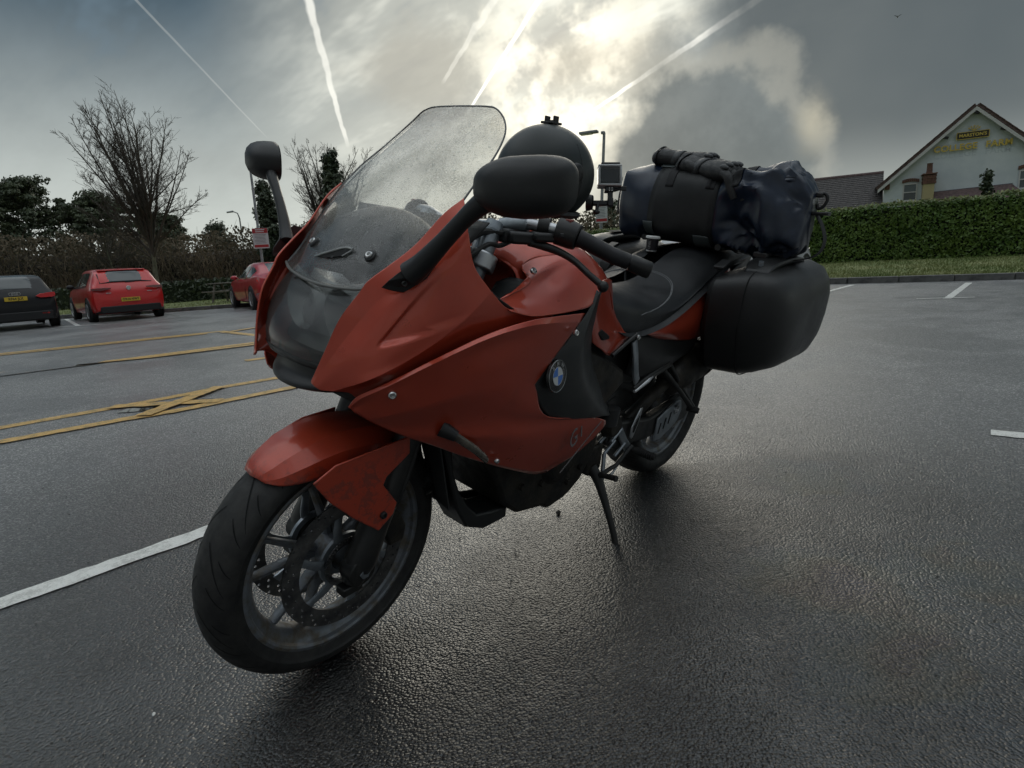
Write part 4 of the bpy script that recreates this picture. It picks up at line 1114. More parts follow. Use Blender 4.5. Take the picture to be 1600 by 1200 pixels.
# front engine guard: angular bracket with the gap behind it
fg = [(1.318, .56), (1.292, .50), (1.268, .42), (1.244, .34), (1.205, .272), (1.140, .240), (1.05, .240)]
fi = [(1.270, .52), (1.262, .45), (1.236, .385), (1.200, .330), (1.168, .296), (1.115, .284), (1.05, .275)]
part('engine_guard', prism(fg+list(reversed(fi)), .045, .135), M_BLACKP, bevel=.006)
part('guard_plate', slab([(1.316, .085, .56), (1.322, .145, .56), (1.262, .130, .345), (1.254, .080, .345)], .004, (1, 0, 0)), M_GREYP)
for k, y in enumerate((-.05, .05)):
    part('header_pipe', tube([(1.18, y, .55), (1.22, y, .50), (1.23, y, .42), (1.18, y*.8, .31), (1.08, y*.6, .235), (.90, y*.6, .20), (.70, .05, .22)], .021, 14, smooth=34), M_ENGINE)
part('radiator', box((1.27, 0, .63), (.05, .30, .22), Matrix.Rotation(-.25, 3, 'Y')), M_DARKIN, bevel=.006)
sil = part('silencer', loft([[tuple(Vector(c)+Vector((.10, 0, .30)).normalized()*.0+Vector((0, cos(a)*ry, sin(a)*rz))) for a in [2*pi*i/28 for i in range(28)]] for c, ry, rz in (((.235, .142, .468), .030, .034), ((.215, .145, .474), .048, .055), ((.15, .150, .492), .057, .068), ((-.05, .165, .545), .060, .072), ((-.22, .180, .595), .058, .070), ((-.30, .186, .618), .048, .058))]), M_ENGINE, ang=50)
part('silencer_band', loft([[tuple(Vector(c)+Vector((0, cos(a)*ry, sin(a)*rz))) for a in [2*pi*i/28 for i in range(28)]] for c, ry, rz in (((.03, .159, .524), .0615, .0735), ((.0, .161, .532), .0615, .0735))], cap=False), M_BLACKG, sil, solid=.002)
part('link_pipe', tube([(.24, .142, .466), (.32, .13, .42), (.42, .10, .34), (.55, .06, .26), (.72, .05, .22)], .024, 14, smooth=24), M_ENGINE, sil)
# ---------------------------------------------------------------- rear wheel, swingarm, belt drive
rw = part('rear_wheel', join(rim_mesh(0, .312, .226, .070), lathe([(.03, -.07), (.06, -.065), (.062, .065), (.03, .07)], 32, 'y', (0, 0, .312), True)), M_RIM)
add_tyre(rw, (0, .312, .312, .088, .221, 13))
for k in range(5):
    a = 2*pi*k/5+.9
    for s in (-1, 1):
        part('spoke', spoke(0, .312, a+s*.15, a+s*.24, .055, .196, .024, .017, .034, .026), M_RIM, rw)
part('brake_disc', drilled_disc(0, -.085, .312, .085, .1325, 4, per=60), M_DISC, rw, ang=30)
part('belt_pulley', lathe([(.05, -.012), (.092, -.012), (.098, -.014), (.098, .014), (.092, .012), (.05, .012)], 48, 'y', (0, .088, .312), True), M_DISC, rw)
arm = [(.56, .375), (.50, .385), (.30, .345), (.12, .365), (.03, .372), (-.05, .345), (-.06, .30), (-.01, .262), (.10, .258), (.30, .262), (.52, .285), (.58, .32)]
sw_ = part('swingarm', prism(arm, .104, .140), M_BLACKG, bevel=.010)
pc_ = [(.245, .330), (.19, .352), (.100, .372), (.070, .366), (.052, .322), (.078, .282), (.125, .262), (.205, .238), (.250, .242)]
cov = part('pulley_cover', prism(pc_, .141, .149), M_ALUD, bevel=.003)
part('cover_boss', lathe([(.0, .007), (.005, .007), (.006, .003), (.011, .003), (.013, .006), (.018, .006), (.019, 0)], 24, 'y', (.106, .1485, .336)), M_ALU, cov)
for k in range(3):
    c = Vector((.150+.036*k, .1495, .312-.012*k)); M = frame_matrix(c, (-.25, 0, 1), (0, 1, 0))
    part('slot', trf(box((0, 0, 0), (.046-.002*k, .0016, .009)), M), M_DARKIN, cov, bevel=.002)
part('belt', join(tube([(0, .09, .410), (.42, .09, .372)], .012, 8, sq=(.3, 1)), tube([(0, .09, .214), (.42, .09, .268)], .012, 8, sq=(.3, 1))), M_RUBBER)
part('hugger', patch([[(.0+.335*cos(radians(t)), y, .312+.335*sin(radians(t))) for t in (20, 40, 60, 80, 100, 120)] for y in (-.085, -.04, 0, .04, .085)], 20, 4), M_BLACKP, solid=.003)
# rider's foot peg, heel plate, gear lever
pg = part('foot_peg', tube([(.432, .155, .268), (.428, .19, .269), (.424, .245, .270)], [.012, .0135, .0115], 12), M_RUBBER)
for k in range(7): part('peg_rib', tube([(.428, .185+k*.008, .269), (.4278, .188+k*.008, .269)], .0148, 10), M_RUBBER, pg)
part('peg_bracket', tube([(.52, .145, .36), (.48, .148, .31), (.44, .150, .268)], [.016, .014, .016], 10, sq=(1, .5)), M_ALUD)
hp = [(.400, .412), (.385, .412), (.398, .36), (.424, .310), (.436, .306), (.446, .316), (.445, .352)]
hq = [(.401, .388), (.406, .36), (.424, .328), (.434, .330), (.433, .350)]
hv = prism(hp, .148, .152)
n_h = len(hp)
part('heel_plate', hv, M_ALU, bevel=.002)
part('heel_opening', prism(hq, .1515, .1535), M_DARKIN, bevel=.001)
part('shift_rod', tube([(.46, .150, .262), (.56, .168, .224), (.585, .17, .222)], [.005, .005, .006], 10), M_ALU)
sh = part('shift_lever', tube([(.44, .16, .285), (.54, .165, .245), (.64, .17, .245)], [.008, .007, .008], 10), M_BLACKG)
part('shift_toe', tube([(.642, .170, .246), (.650, .235, .262)], [.0085, .0095], 12), M_RUBBER, sh)
for y0, z0, x0 in ((.15, .30, .60), (.152, .335, .57), (.15, .35, .64), (.15, .27, .53)):
    part('linkage', tube([(x0, y0, z0), (x0-.05, y0+.004, z0+.035)], [.006, .005], 8), M_ALUD)
part('gearbox_end', lathe([(.0, .03), (.03, .03), (.038, .02), (.045, 0)], 24, 'y', (.60, .150, .405)), M_ENGINE)
part('reservoir', tube([(.635, .165, .42), (.635, .165, .475)], [.030, .034], 18), M_GREYP)
# passenger peg hanger
hg = part('peg_hanger', tube([(.515, .170, .512), (.44, .174, .535), (.355, .178, .553), (.30, .18, .562)], [.009, .012, .012, .01], 10, smooth=14), M_BLACKG)
part('hanger_strut', tube([(.345, .180, .550), (.20, .184, .450), (.062, .19, .345)], [.010, .009, .011], 10), M_BLACKG, hg)
part('hanger_strut', tube([(.300, .180, .560), (.18, .184, .455), (.058, .19, .352)], [.009, .008, .010], 10), M_BLACKG, hg)
part('passenger_peg', tube([(.070, .175, .345), (.050, .215, .338)], [.014, .012], 12), M_RUBBER, hg)
part('silver_stay', tube([(.515, .176, .505), (.45, .182, .530), (.42, .182, .540)], [.006, .008, .005], 10), M_ALU, hg)
# side stand
sd_ = part('side_stand', tube([(.645, .135, .262), (.640, .165, .225), (.646, .205, .165), (.650, .245, .095), (.655, .287, .008)], [.020, .017, .0125, .0105, .009], 12, smooth=22), M_BLACKG)
part('stand_foot', loft([[(x, y, z) for x, y, z in ((.630, .268, zz), (.690, .268, zz), (.700, .300, zz-.006), (.655, .318, zz-.010), (.632, .300, zz-.006))] for zz in (-.046, -.036)]), M_BLACKG, sd_, bevel=.002)
part('stand_spring', tube([(.60, .150, .30), (.63, .175, .20)], .007, 8), M_ALUD, sd_)
part('stand_bracket', prism([(.60, .34), (.70, .34), (.69, .25), (.64, .225), (.60, .25)], .09, .145), M_ENGINE, bevel=.008)
# luggage rack, tail light
rk = part('luggage_rack', join(tube([(.02, .15, .945), (-.25, .16, .955), (-.48, .10, .955), (-.50, 0, .955), (-.48, -.10, .955), (-.25, -.16, .955), (.02, -.15, .945)], .012, 10, smooth=40), box((-.2, 0, .945), (.05, .30, .015)), box((-.4, 0, .945), (.05, .22, .015))), M_BLACKP)
part('tail_light', loft([[(x, y, z) for y, z in ((-hw, .90), (hw, .90), (hw, .86), (-hw, .86))] for x, hw in ((-.44, .09), (-.50, .07), (-.53, .05))]), M_REDLENS, bevel=.008)
for s in (1, -1):
    b_ = part('pannier_bracket', box((-.10, s*.18, .78), (.40, .03, .03)), M_BLACKP, bevel=.006)
    part('tail_signal', box((-.40, s*.20, .865), (.05, .05, .03)), M_REDLENS, bevel=.008)
# ================================================================== luggage and things on the bike (own things; they follow the bike's lean)
BM = Matrix.Translation((0, 0, 0.004)) @ Matrix.Rotation(radians(-11.0), 4, 'X')
def bthing(name, label, cat, group=None):
    e = bpy.data.objects.new(name, None); COL.objects.link(e); e.empty_display_size = .1
    e.matrix_world = BM
    return tag(e, label, cat, group)
# ---- panniers
def pannier(s):
    e = bthing('pannier', 'black hard pannier case with carry handle on the near side of the motorcycle' if s > 0 else 'black hard pannier case on the far side, mostly hidden behind seat and bag', 'pannier', 'hard panniers on the motorcycle')
    SE = [  # y, x0 rear, x1 front, z0, z1, exponent
        (.205, -.360, .170, .520, .868, .24), (.230, -.385, .192, .512, .886, .24), (.330, -.405, .200, .522, .912, .25), (.375, -.405, .195, .536, .912, .27), (.425, -.392, .165, .560, .898, .32), (.455, -.372, .120, .588, .870, .42), (.472, -.335, .070, .628, .836, .46), (.478, -.28, .02, .672, .800, .5)]
    secs = []
    for y, xr, xf2, z0, z1, ex in SE:
        o = superel(0, 0, 1, 1, ex, 44); sec = []
        for a, b in o:
            x = (xr+xf2)/2+a*(xf2-xr)/2; z = (z0+z1)/2+b*(z1-z0)/2
            x -= .075*max(0, -b)*(1 if a > 0 else -.45)      # tapers towards the bottom
            z += .018*b*(-a) * (1 if b > 0 else 0)
            sec.append((x, s*y, z))
        secs.append(sec)
    sh_ = mk('case_shell', loft(secs), M_CASE, e, ang=32, bevel=.004)
    # lid seam
    o = secs[2]; mk('lid_seam', tube([tuple(Vector(q)+Vector((0, s*.012, 0))) for q in o]+[tuple(Vector(o[0])+Vector((0, s*.012, 0)))], .0022, 6), M_DARKIN, e)
    # top handle with a recess
    hb = [[(x-.03, s*(y+.045), z+.002) for x, y, z in r] for r in (
        [(.155, .255, .885), (.10, .245, .917), (-.02, .245, .932), (-.16, .25, .936), (-.21, .26, .925)],
        [(.165, .295, .892), (.10, .292, .922), (-.02, .292, .937), (-.16, .296, .940), (-.215, .30, .928)],
        [(.160, .335, .884), (.10, .335, .914), (-.02, .335, .930), (-.16, .335, .934), (-.21, .335, .92)])]
    hh = mk('carry_handle', patch(hb, 20, 5), M_BLACKP, e, solid=.018)
    mk('handle_recess', slab([(-.02, s*.312, .9425), (-.15, s*.316, .946), (-.17, s*.358, .946), (-.03, s*.360, .941)], .002, (0, 0, 1)), M_DARKIN, e, bevel=.001)
    mk('lock', tube([(.095, s*.34, .908), (.098, s*.34, .928)], .008, 12), M_ALUD, e)
    mk('latch', box((.13, s*.225, .900), (.07, .035, .012), Matrix.Rotation(.3, 3, 'Y')), M_BLACKP, e, bevel=.003)
    return e
pannier(1); pannier(-1)
# ---- duffel bag across the rear seat
def f_bag(nb, b):
    c = coords(nb); n_ = nb.noise(c, 8, 6, .6)
    nb.put(b.inputs['Base Color'], nb.mix(nb.step(n_, .35, .7), (.007, .0135, .029), (.014, .025, .050)))
    nb.put(b.inputs['Roughness'], nb.lin(n_, .3, .7, .28, .42))
    bump(nb, b, nb.noise(c, 26, 4), .10, .006)
M_BAG = material('navy waterproof tarpaulin', (.02, .035, .07), .35, coat=.25, coat_r=.2, fn=f_bag)
M_BAGB = material('black bag panel', (.009, .010, .011), .55, fn=vary((.007, .008, .008), (.015, .016, .016), 12, (.45, .65), (500, .3, .001)))
M_STRAP = material('black webbing', (.010, .010, .011), .7)
M_REFLGREY = material('grey reflective patch', (.070, .085, .085), .35)
bag = bthing('duffel_bag', 'navy blue and black waterproof duffel bag strapped across the rear seat', 'bag')
BX, BZ = -.10, 1.072
def bag_sec(t):
    """closed ring at station t (0 = far end, 1 = roll-top end)"""
    y = -.285+.690*t
    ends = sqrt(max(0, 1-((.055-t)/.055)**2)) if t < .055 else 1
    rx = (.155+.010*sin(3*t+1))*(.55+.45*ends); rz = .140*(.50+.50*ends)
    k = smooth01((t-.62)/.38)
    zc = BZ-.012*k+.03*sin(pi*k)*.4
    rz = rz*(1-.10*k)+.03*exp(-((t-.86)/.07)**2); rx = rx*(1-.38*k)
    if t > .90: f9 = sqrt(max(.02, 1-((t-.90)/.105)**2)); rx *= .35+.65*f9; rz *= .45+.55*f9
    out = []
    for i in range(96):
        a = 2*pi*i/96
        e = .72
        x = math.copysign(abs(cos(a))**e, cos(a))*rx; z = math.copysign(abs(sin(a))**e, sin(a))*rz
        if z < 0: z *= .98
        wr = .0
        if t > .55:
            kk = smooth01((t-.55)/.2)
            nq = Vector((cos(a)*1.6, sin(a)*1.6, t*7)); wr = kk*(.022*sin(3*a+9*t)+(.050*(.5-abs(noise.noise(nq*.85))*1.7))+.020*(.4-abs(noise.noise(nq*1.9+Vector((5, 1, 2))))*1.6)+.010*abs(sin(4*a+6*t)))
        else:
            nq = Vector((cos(a)*1.6, sin(a)*1.6, t*7)); wr = .004*sin(4*a+11*t)+(.018*(.5-abs(noise.noise(nq*.9))*1.8))*exp(-(t/.22)**2)
        f = 1+wr/.14*.9
        out.append((BX+x*f, y, zc+z*f))
    return out
bag_body = mk('bag_body', loft([bag_sec(.004+.992*i/130) for i in range(131)]), M_BAG, bag, ang=60)
# pinched peak of the roll-top
mk('bag_peak', patch([[(BX+.10, .245, 1.195), (BX+.07, .30, 1.214), (BX+.03, .345, 1.222), (BX-.02, .375, 1.196)], [(BX+.13, .25, 1.165), (BX+.10, .30, 1.180), (BX+.06, .35, 1.186), (BX+.0, .39, 1.15)], [(BX+.05, .24, 1.20), (BX+.02, .30, 1.212), (BX-.02, .35, 1.214), (BX-.06, .37, 1.18)]], 14, 5), M_BAG, bag, solid=.012, ang=40)
# black wrap panel in the middle, grey patches, straps
def bag_ring(t0, t1, grow, a0=-180, a1=180, n=40):
    V = []
    for t in [t0+(t1-t0)*i/10 for i in range(11)]:
        s = bag_sec(t); c = Vector((BX, s[0][1], BZ)); row = []
        for i in range(n+1):
            a = (a0+(a1-a0)*i/n) % 360/360*96
            q = Vector(s[int(a) % 96]).lerp(Vector(s[(int(a)+1) % 96]), a-int(a))
            row.append(tuple(c+(q-c)*(1+grow)))
        V.append(row)
    return loft(V, cap=False, closed=False)
mk('wrap_panel', bag_ring(.235, .600, .022, -75, 78), M_BAGB, bag, solid=.006, ang=60)
for t0, t1, a0, a1 in ((.225, .300, 58, 84), (.535, .622, 44, 66), (.215, .270, -46, -18), (.50, .585, -62, -34)):
    mk('grey_patch', bag_ring(t0, t1, .046, a0, a1, 10), M_REFLGREY, bag, solid=.002, ang=60)
for t in (.30, .53, .66):
    mk('compression_strap', bag_ring(t, t+.045, .036, 20, 178), M_STRAP, bag, solid=.003, ang=60)
# roll-top clip and hanging strap
clip = mk('roll_clip', tube([(BX-.02, .400, 1.150), (BX-.02, .424, 1.158), (BX-.02, .436, 1.142), (BX-.02, .430, 1.118), (BX-.02, .414, 1.108), (BX-.02, .408, 1.122)], .0058, 10, smooth=30), M_BLACKP, bag)
mk('clip_body', box((BX-.02, .408, 1.152), (.03, .028, .016)), M_BLACKP, bag, bevel=.004)
mk('buckle', box((BX-.02, .420, 1.092), (.045, .070, .012), Matrix.Rotation(.08, 3, 'X')), M_BLACKP, bag, bevel=.004)
sp_ = cr([(BX-.03, .412, 1.086), (BX-.04, .436, 1.050), (BX-.05, .452, 1.005), (BX-.05, .446, .965), (BX-.04, .420, .940), (BX-.02, .37, .925), (BX, .30, .922)], 26)
mk('hanging_strap', loft([[tuple(q+Vector((dx, 0, dz2))) for dx, dz2 in ((-.026, .0), (.020, .0), (.020, .003), (-.026, .003))] for q in sp_]), M_STRAP, bag)
mk('end_buckle', join(box((BX+.06, -.300, 1.10), (.05, .02, .03)), tube([(BX+.02, -.292, 1.16), (BX+.08, -.305, 1.11), (BX+.09, -.30, 1.02)], .007, 8, smooth=12)), M_BLACKP, bag, bevel=.003)
mk('strap_hook', box((-.02, .30, .938), (.06, .05, .022)), M_BLACKP, bag, bevel=.005)
# ---- gloves lying on the bag
M_GLOVE = material('black glove leather', (.016, .0165, .017), .5, fn=vary((.012, .0125, .013), (.034, .034, .034), 40, (.4, .65), (180, .5, .003)))
M_GLOVE2 = material('grey glove knuckle panel', (.045, .048, .050), .45, fn=vary((.03, .033, .035), (.07, .073, .075), 60, (.35, .55)))
def glove(label, O, ax, up, curl, flip=1):
    e = bthing('glove', label, 'glove', 'pair of gloves on the duffel bag')
    M = frame_matrix(O, ax, Vector(up).cross(Vector(ax))) @ Matrix.Scale(1.12, 4)       # local x along the fingers, z up
    def P(v): return trf(v, M)
    palm = loft([[(x, hw*cos(a)*(1 if abs(cos(a)) < .9 else .97), zc+h*sin(a)) for a in [2*pi*i/20 for i in range(20)]] for x, hw, h, zc in ((-.115, .052, .024, .022), (-.10, .055, .030, .026), (-.06, .045, .028, .026), (-.03, .042, .027, .028), (0, .047, .030, .032), (.035, .051, .031, .036), (.065, .048, .026, .038), (.082, .040, .018, .036))])
    b = mk('glove_body', P(palm), M_GLOVE, e, ang=70)
    for k, (y, L, r) in enumerate(((-.036, .066, .0135), (-.012, .082, .0145), (.013, .078, .0145), (.036, .058, .0125))):
        y *= flip
        c = curl+.12*k
        pth = [(.060, y*.95, .040), (.060+L*.38, y*1.08, .046-.010*c), (.060+L*.72, y*1.12, .036-.032*c), (.060+L, y*1.10, .018-.040*c)]
        mk('finger', P(tube(pth, [r, r*1.05, r, r*.72], 12, smooth=12)), M_GLOVE, b, ang=80)
    mk('thumb', P(tube([(-.02, flip*.040, .026), (.015, flip*.066, .022), (.045, flip*.074, .016), (.066, flip*.070, .010)], [.017, .016, .0145, .010], 12, smooth=12)), M_GLOVE, b, ang=80)
    for k, y in enumerate((-.032, -.011, .011, .032)):
        mk('knuckle_pad', P(ball((.060, y, .0585+.004*(k in (1, 2))), (.016, .0095, .008), 12, 8)), M_GLOVE2, b)
    mk('wrist_strap', P(loft([[(x, hw*cos(a), zc+h*sin(a)) for a in [2*pi*i/24 for i in range(24)]] for x, hw, h, zc in ((-.055, .0475, .0305, .026), (-.032, .0450, .0300, .028))], cap=False)), M_GLOVE2, b, solid=.003)
    mk('cuff_opening', P(loft([[(x, hw*cos(a), zc+h*sin(a)) for a in [2*pi*i/24 for i in range(24)]] for x, hw, h, zc in ((-.121, .053, .026, .022), (-.108, .058, .033, .026))], cap=False)), M_GLOVE2, b, solid=.003)
    return e
glove('black leather glove pointing right with padded knuckles on top of the duffel bag', (BX+.095, .075, 1.172), (.25, .93, -.20), (.25, .10, .95), .9)
glove('black glove lying behind the other, its cuff pointing left towards the helmet', (BX+.045, -.045, 1.198), (-.10, .99, -.14), (.05, .1, 1), .5, -1)
# ---- small lidded tub on the seat
hit = sbv.ray_cast(Vector((.105, -.065, 2)), Vector((0, 0, -1)))[0]
cup = bthing('lidded_cup', 'small dark cup with a white lid standing on the seat behind the grip', 'cup')
cz = hit.z
mk('cup_body', lathe([(.0, .001), (.0185, .001), (.019, .004), (.0235, .050), (.0238, .052)], 32, 'z', (hit.x, hit.y, cz)), material('dark printed card', (.020, .018, .022), .4), cup)
mk('base_band', lathe([(.0193, .0015), (.0196, .002), (.0199, .006), (.0196, .0065)], 32, 'z', (hit.x, hit.y, cz)), M_SILVERTXT, cup)
mk('lid', lathe([(.0, .0575), (.024, .0575), (.0262, .056), (.0265, .050), (.0255, .049)], 32, 'z', (hit.x, hit.y, cz)), M_WHITEP, cup)
tdir = (CAM_POS-(BM @ hit)); 
tl = BM.to_3x3().inverted() @ tdir; tl.z = 0; tl.normalize()
side = Vector((0, 0, 1)).cross(tl)
TM = frame_matrix(hit+tl*.0225-side*.009+Vector((0, 0, .027)), (0, 0, 1), -side)
tv = text_mesh('LEVEL', .011, .0003)
mk('lettering', trf(tv, TM), M_SILVERTXT, cup, smooth=False, fix=False)
# ---- helmet on the tank
hel = bthing('helmet', 'matt black full-face helmet resting on the fuel tank', 'helmet')
HC = Vector((.845, -.012, 1.128))
M_HELMET = material('matt dark green black helmet shell', (.014, .020, .019), .42, fn=vary((.012, .0175, .0165), (.017, .023, .022), 5, (.38, .48), (900, .08, .001)))
def hel_pt(th, ph):
    # th from crown 0 down to 130 deg, ph around
    rx, ry, rzz = .148, .119, .126
    x = rx*sin(th)*cos(ph); y = ry*sin(th)*sin(ph); z = rzz*cos(th)
    if z < 0: z *= .98; f = 1-.10*(z/rzz)**2; x *= f; y *= f
    return (HC.x-x*1.0, HC.y+y, HC.z+z)
V = []; nT, nP = 26, 60
for j in range(nT+1):
    for i in range(nP): V.append(hel_pt(.02+radians(133)*j/nT, 2*pi*i/nP))
Fc = [(j*nP+i, j*nP+(i+1) % nP, (j+1)*nP+(i+1) % nP, (j+1)*nP+i) for j in range(nT) for i in range(nP)]+[tuple(range(nP))]
shell_ = mk('helmet_shell', (V, Fc), M_HELMET, hel, ang=80)
mk('neck_roll', lathe([(.085, -.008), (.098, -.008), (.104, 0), (.098, .008), (.085, .008)], 40, 'z', (HC.x, HC.y, HC.z-.092), True), M_RUBBER, hel)
vs_ = []
for j in range(9):
    row = [Vector(hel_pt(radians(62+34*j/8), radians(150)+radians(-70+140*i/20)-pi)) for i in range(21)]
    vs_.append([tuple(HC+(q-HC)*1.012) for q in row])
mk('visor', loft(vs_, cap=False, closed=False), M_BADGE, hel, solid=.003)
for s in (1, -1): mk('visor_pivot', lathe([(0, .01), (.020, .009), (.026, .004), (.028, -.004)], 24, 'y', (HC.x+.02, HC.y+.113, HC.z+.01)) if s > 0 else mirror_y(lathe([(0, .01), (.020, .009), (.026, .004), (.028, -.004)], 24, 'y', (HC.x+.02, -HC.y+.113, HC.z+.01))), M_BLACKG, hel)
mk('trim_line', tube([hel_pt(radians(a), pi*.5) for a in (50, 65, 80, 95, 110, 125)], .0012, 6, smooth=20), M_GREYP, hel)
# clip mount on the crown
cmx = Vector(hel_pt(.02, 0))+Vector((0, 0, .001))
mt_ = mk('crown_mount', join(box((cmx.x, cmx.y, cmx.z+.002), (.045, .036, .006)), box((cmx.x, cmx.y-.014, cmx.z+.011), (.020, .005, .016)), box((cmx.x, cmx.y+.014, cmx.z+.011), (.020, .005, .016)), box((cmx.x-.006, cmx.y, cmx.z+.007), (.012, .022, .006))), M_BLACKP, hel, bevel=.0015)
# ---- action camera on its arm at the side of the helmet
ac = bthing('action_camera', 'small action camera in a clear housing on an arm at the side of the helmet', 'camera')

AC = Vector((.6655, .0725, 1.1455))
AM = frame_matrix(AC, (-.662, .744, .087), (-.191, -.28, .941))      # x right, y up, z out of the screen
def A(v): return trf(v, AM)
M_HOUSING = glass_mat('clear camera housing', (.86, .87, .86), .05, 1.0)
cam_b = mk('camera_body', A(box((0, 0, -.012), (.052, .040, .022))), M_BLACKG, ac, bevel=.003)
mk('rear_screen', A(box((0, 0, .0002), (.047, .034, .002))), material('camera screen', (.010, .009, .008), .12, coat=.5), cam_b)
hs = mk('housing_frame', A(join(box((0, .0265, -.010), (.066, .007, .032)), box((0, -.0265, -.010), (.066, .007, .032)), box((-.0295, 0, -.010), (.007, .050, .032)), box((.0295, 0, -.010), (.007, .050, .032)))), material('pale clear plastic', (.50, .51, .51), .25, 0, .6), ac, bevel=.003)
mk('housing_pane', A(box((0, 0, .0052), (.058, .050, .0016))), M_HOUSING, ac)
mk('top_latch', A(box((.002, .0335, -.008), (.052, .006, .020))), M_GREYP, ac, bevel=.0015)
mk('side_button', A(box((.0345, -.006, -.012), (.004, .010, .010))), M_GREYP, ac, bevel=.001)
arm_ = mk('mount_arm', A(join(box((.002, -.050, -.010), (.014, .040, .014)), box((-.001, -.037, -.010), (.026, .014, .020)))), M_BLACKP, ac, bevel=.002)
for k in (-1, 1):
    for j in (0, 1): mk('arm_hole', A(tube([(.002+k*.0035, -.0355-.006*j, .0006), (.002+k*.0035, -.0355-.006*j, .0016)], .0016, 8)), M_WHITEP, arm_)
mk('thumb_screw', A(join(tube([(.012, -.037, -.010), (.030, -.034, -.010)], [.006, .004], 12), box((.038, -.033, -.010), (.018, .012, .006)))), M_BLACKP, arm_, bevel=.0015)
mk('mount_arm', A(join(box((-.022, -.073, -.014), (.050, .013, .014)), box((.002, -.072, -.010), (.016, .022, .018)))), M_BLACKP, ac, bevel=.002)
mk('thumb_screw', A(join(tube([(-.032, -.075, -.010), (-.036, -.095, -.006)], [.0045, .005], 12), ball((-.037, -.100, -.006), (.010, .007, .007), 14, 8))), M_BLACKP, ac)
mk('side_pad', A(tube([(-.045, -.070, -.018), (-.062, -.068, -.022)], [.020, .024], 20)), M_BLACKP, ac, bevel=.002)
# ================================================================== parked cars (x forward, y left, origin under the rear axle)
def car_paint(name, col, metal=.0, dk=.45):
    def f(nb, b):
        c = coords(nb); d = nb.noise(c, 3, 5, .6)
        sp = nb.n('ShaderNodeSeparateXYZ'); nb.put(sp.inputs[0], c)
        k = nb.m('MULTIPLY', nb.step(d, .35, .7), nb.step(sp.outputs[2], .75, .2, .04, dk))
        nb.put(b.inputs['Base Color'], nb.mix(k, col, (.06, .055, .05)))
        nb.put(b.inputs['Roughness'], nb.lin(d, .3, .7, .28, .40))
    return material(name, col, .33, metal, .8 if max(col) > .05 else .25, .06, spec=.5 if max(col) > .05 else .3, fn=f)
M_PLATE = material('yellow number plate', (.62, .42, .03), .35)
M_PLATETXT = material('plate lettering', (.012, .012, .012), .5)
M_TYREC = material('car tyre', (.012, .012, .012), .75)
M_ALLOY = material('car alloy wheel', (.36, .37, .38), .35, .8)
M_TRIM = material('car black trim', (.012, .012, .013), .5)
M_TAILDK = material('dark red tail lens', (.16, .008, .008), .15, 0, .8)
M_BADGEC = material('car badge chrome', (.6, .6, .6), .2, 1.0)
HATCH = [(-.82, .70, .40, .74, .76, .56), (-.78, .82, .30, .90, .935, .70), (-.70, .865, .25, .965, 1.02, .72), (-.58, .885, .23, .985, 1.17, .71), (-.36, .897, .21, .99, 1.375, .685), (-.12, .903, .20, .985, 1.452, .665), (.3, .905, .19, .97, 1.478, .655), (.8, .905, .18, .955, 1.485, .650),
         (1.3, .905, .18, .94, 1.468, .645), (1.72, .903, .18, .93, 1.372, .65), (2.05, .90, .18, .925, 1.215, .665), (2.35, .895, .18, .915, 1.045, .68), (2.5, .89, .18, .90, .985, .70), (2.95, .872, .19, .84, .905, .69), (3.30, .815, .22, .70, .77, .60), (3.45, .72, .30, .58, .63, .5)]
COUPE = [(-1.05, .68, .42, .78, .80, .54), (-1.0, .79, .32, .90, .945, .62), (-.85, .85, .26, .945, .985, .64), (-.55, .88, .22, .955, 1.02, .645), (-.30, .887, .21, .95, 1.06, .635), (.0, .89, .20, .94, 1.19, .59), (.35, .89, .19, .925, 1.32, .555), (.75, .888, .185, .91, 1.385, .545),
         (1.15, .886, .18, .905, 1.38, .55), (1.55, .884, .18, .90, 1.295, .57), (1.95, .88, .18, .89, 1.115, .63), (2.25, .875, .18, .88, .975, .69), (2.9, .855, .19, .80, .86, .68), (3.35, .78, .24, .66, .71, .57), (3.52, .66, .33, .55, .59, .44)]
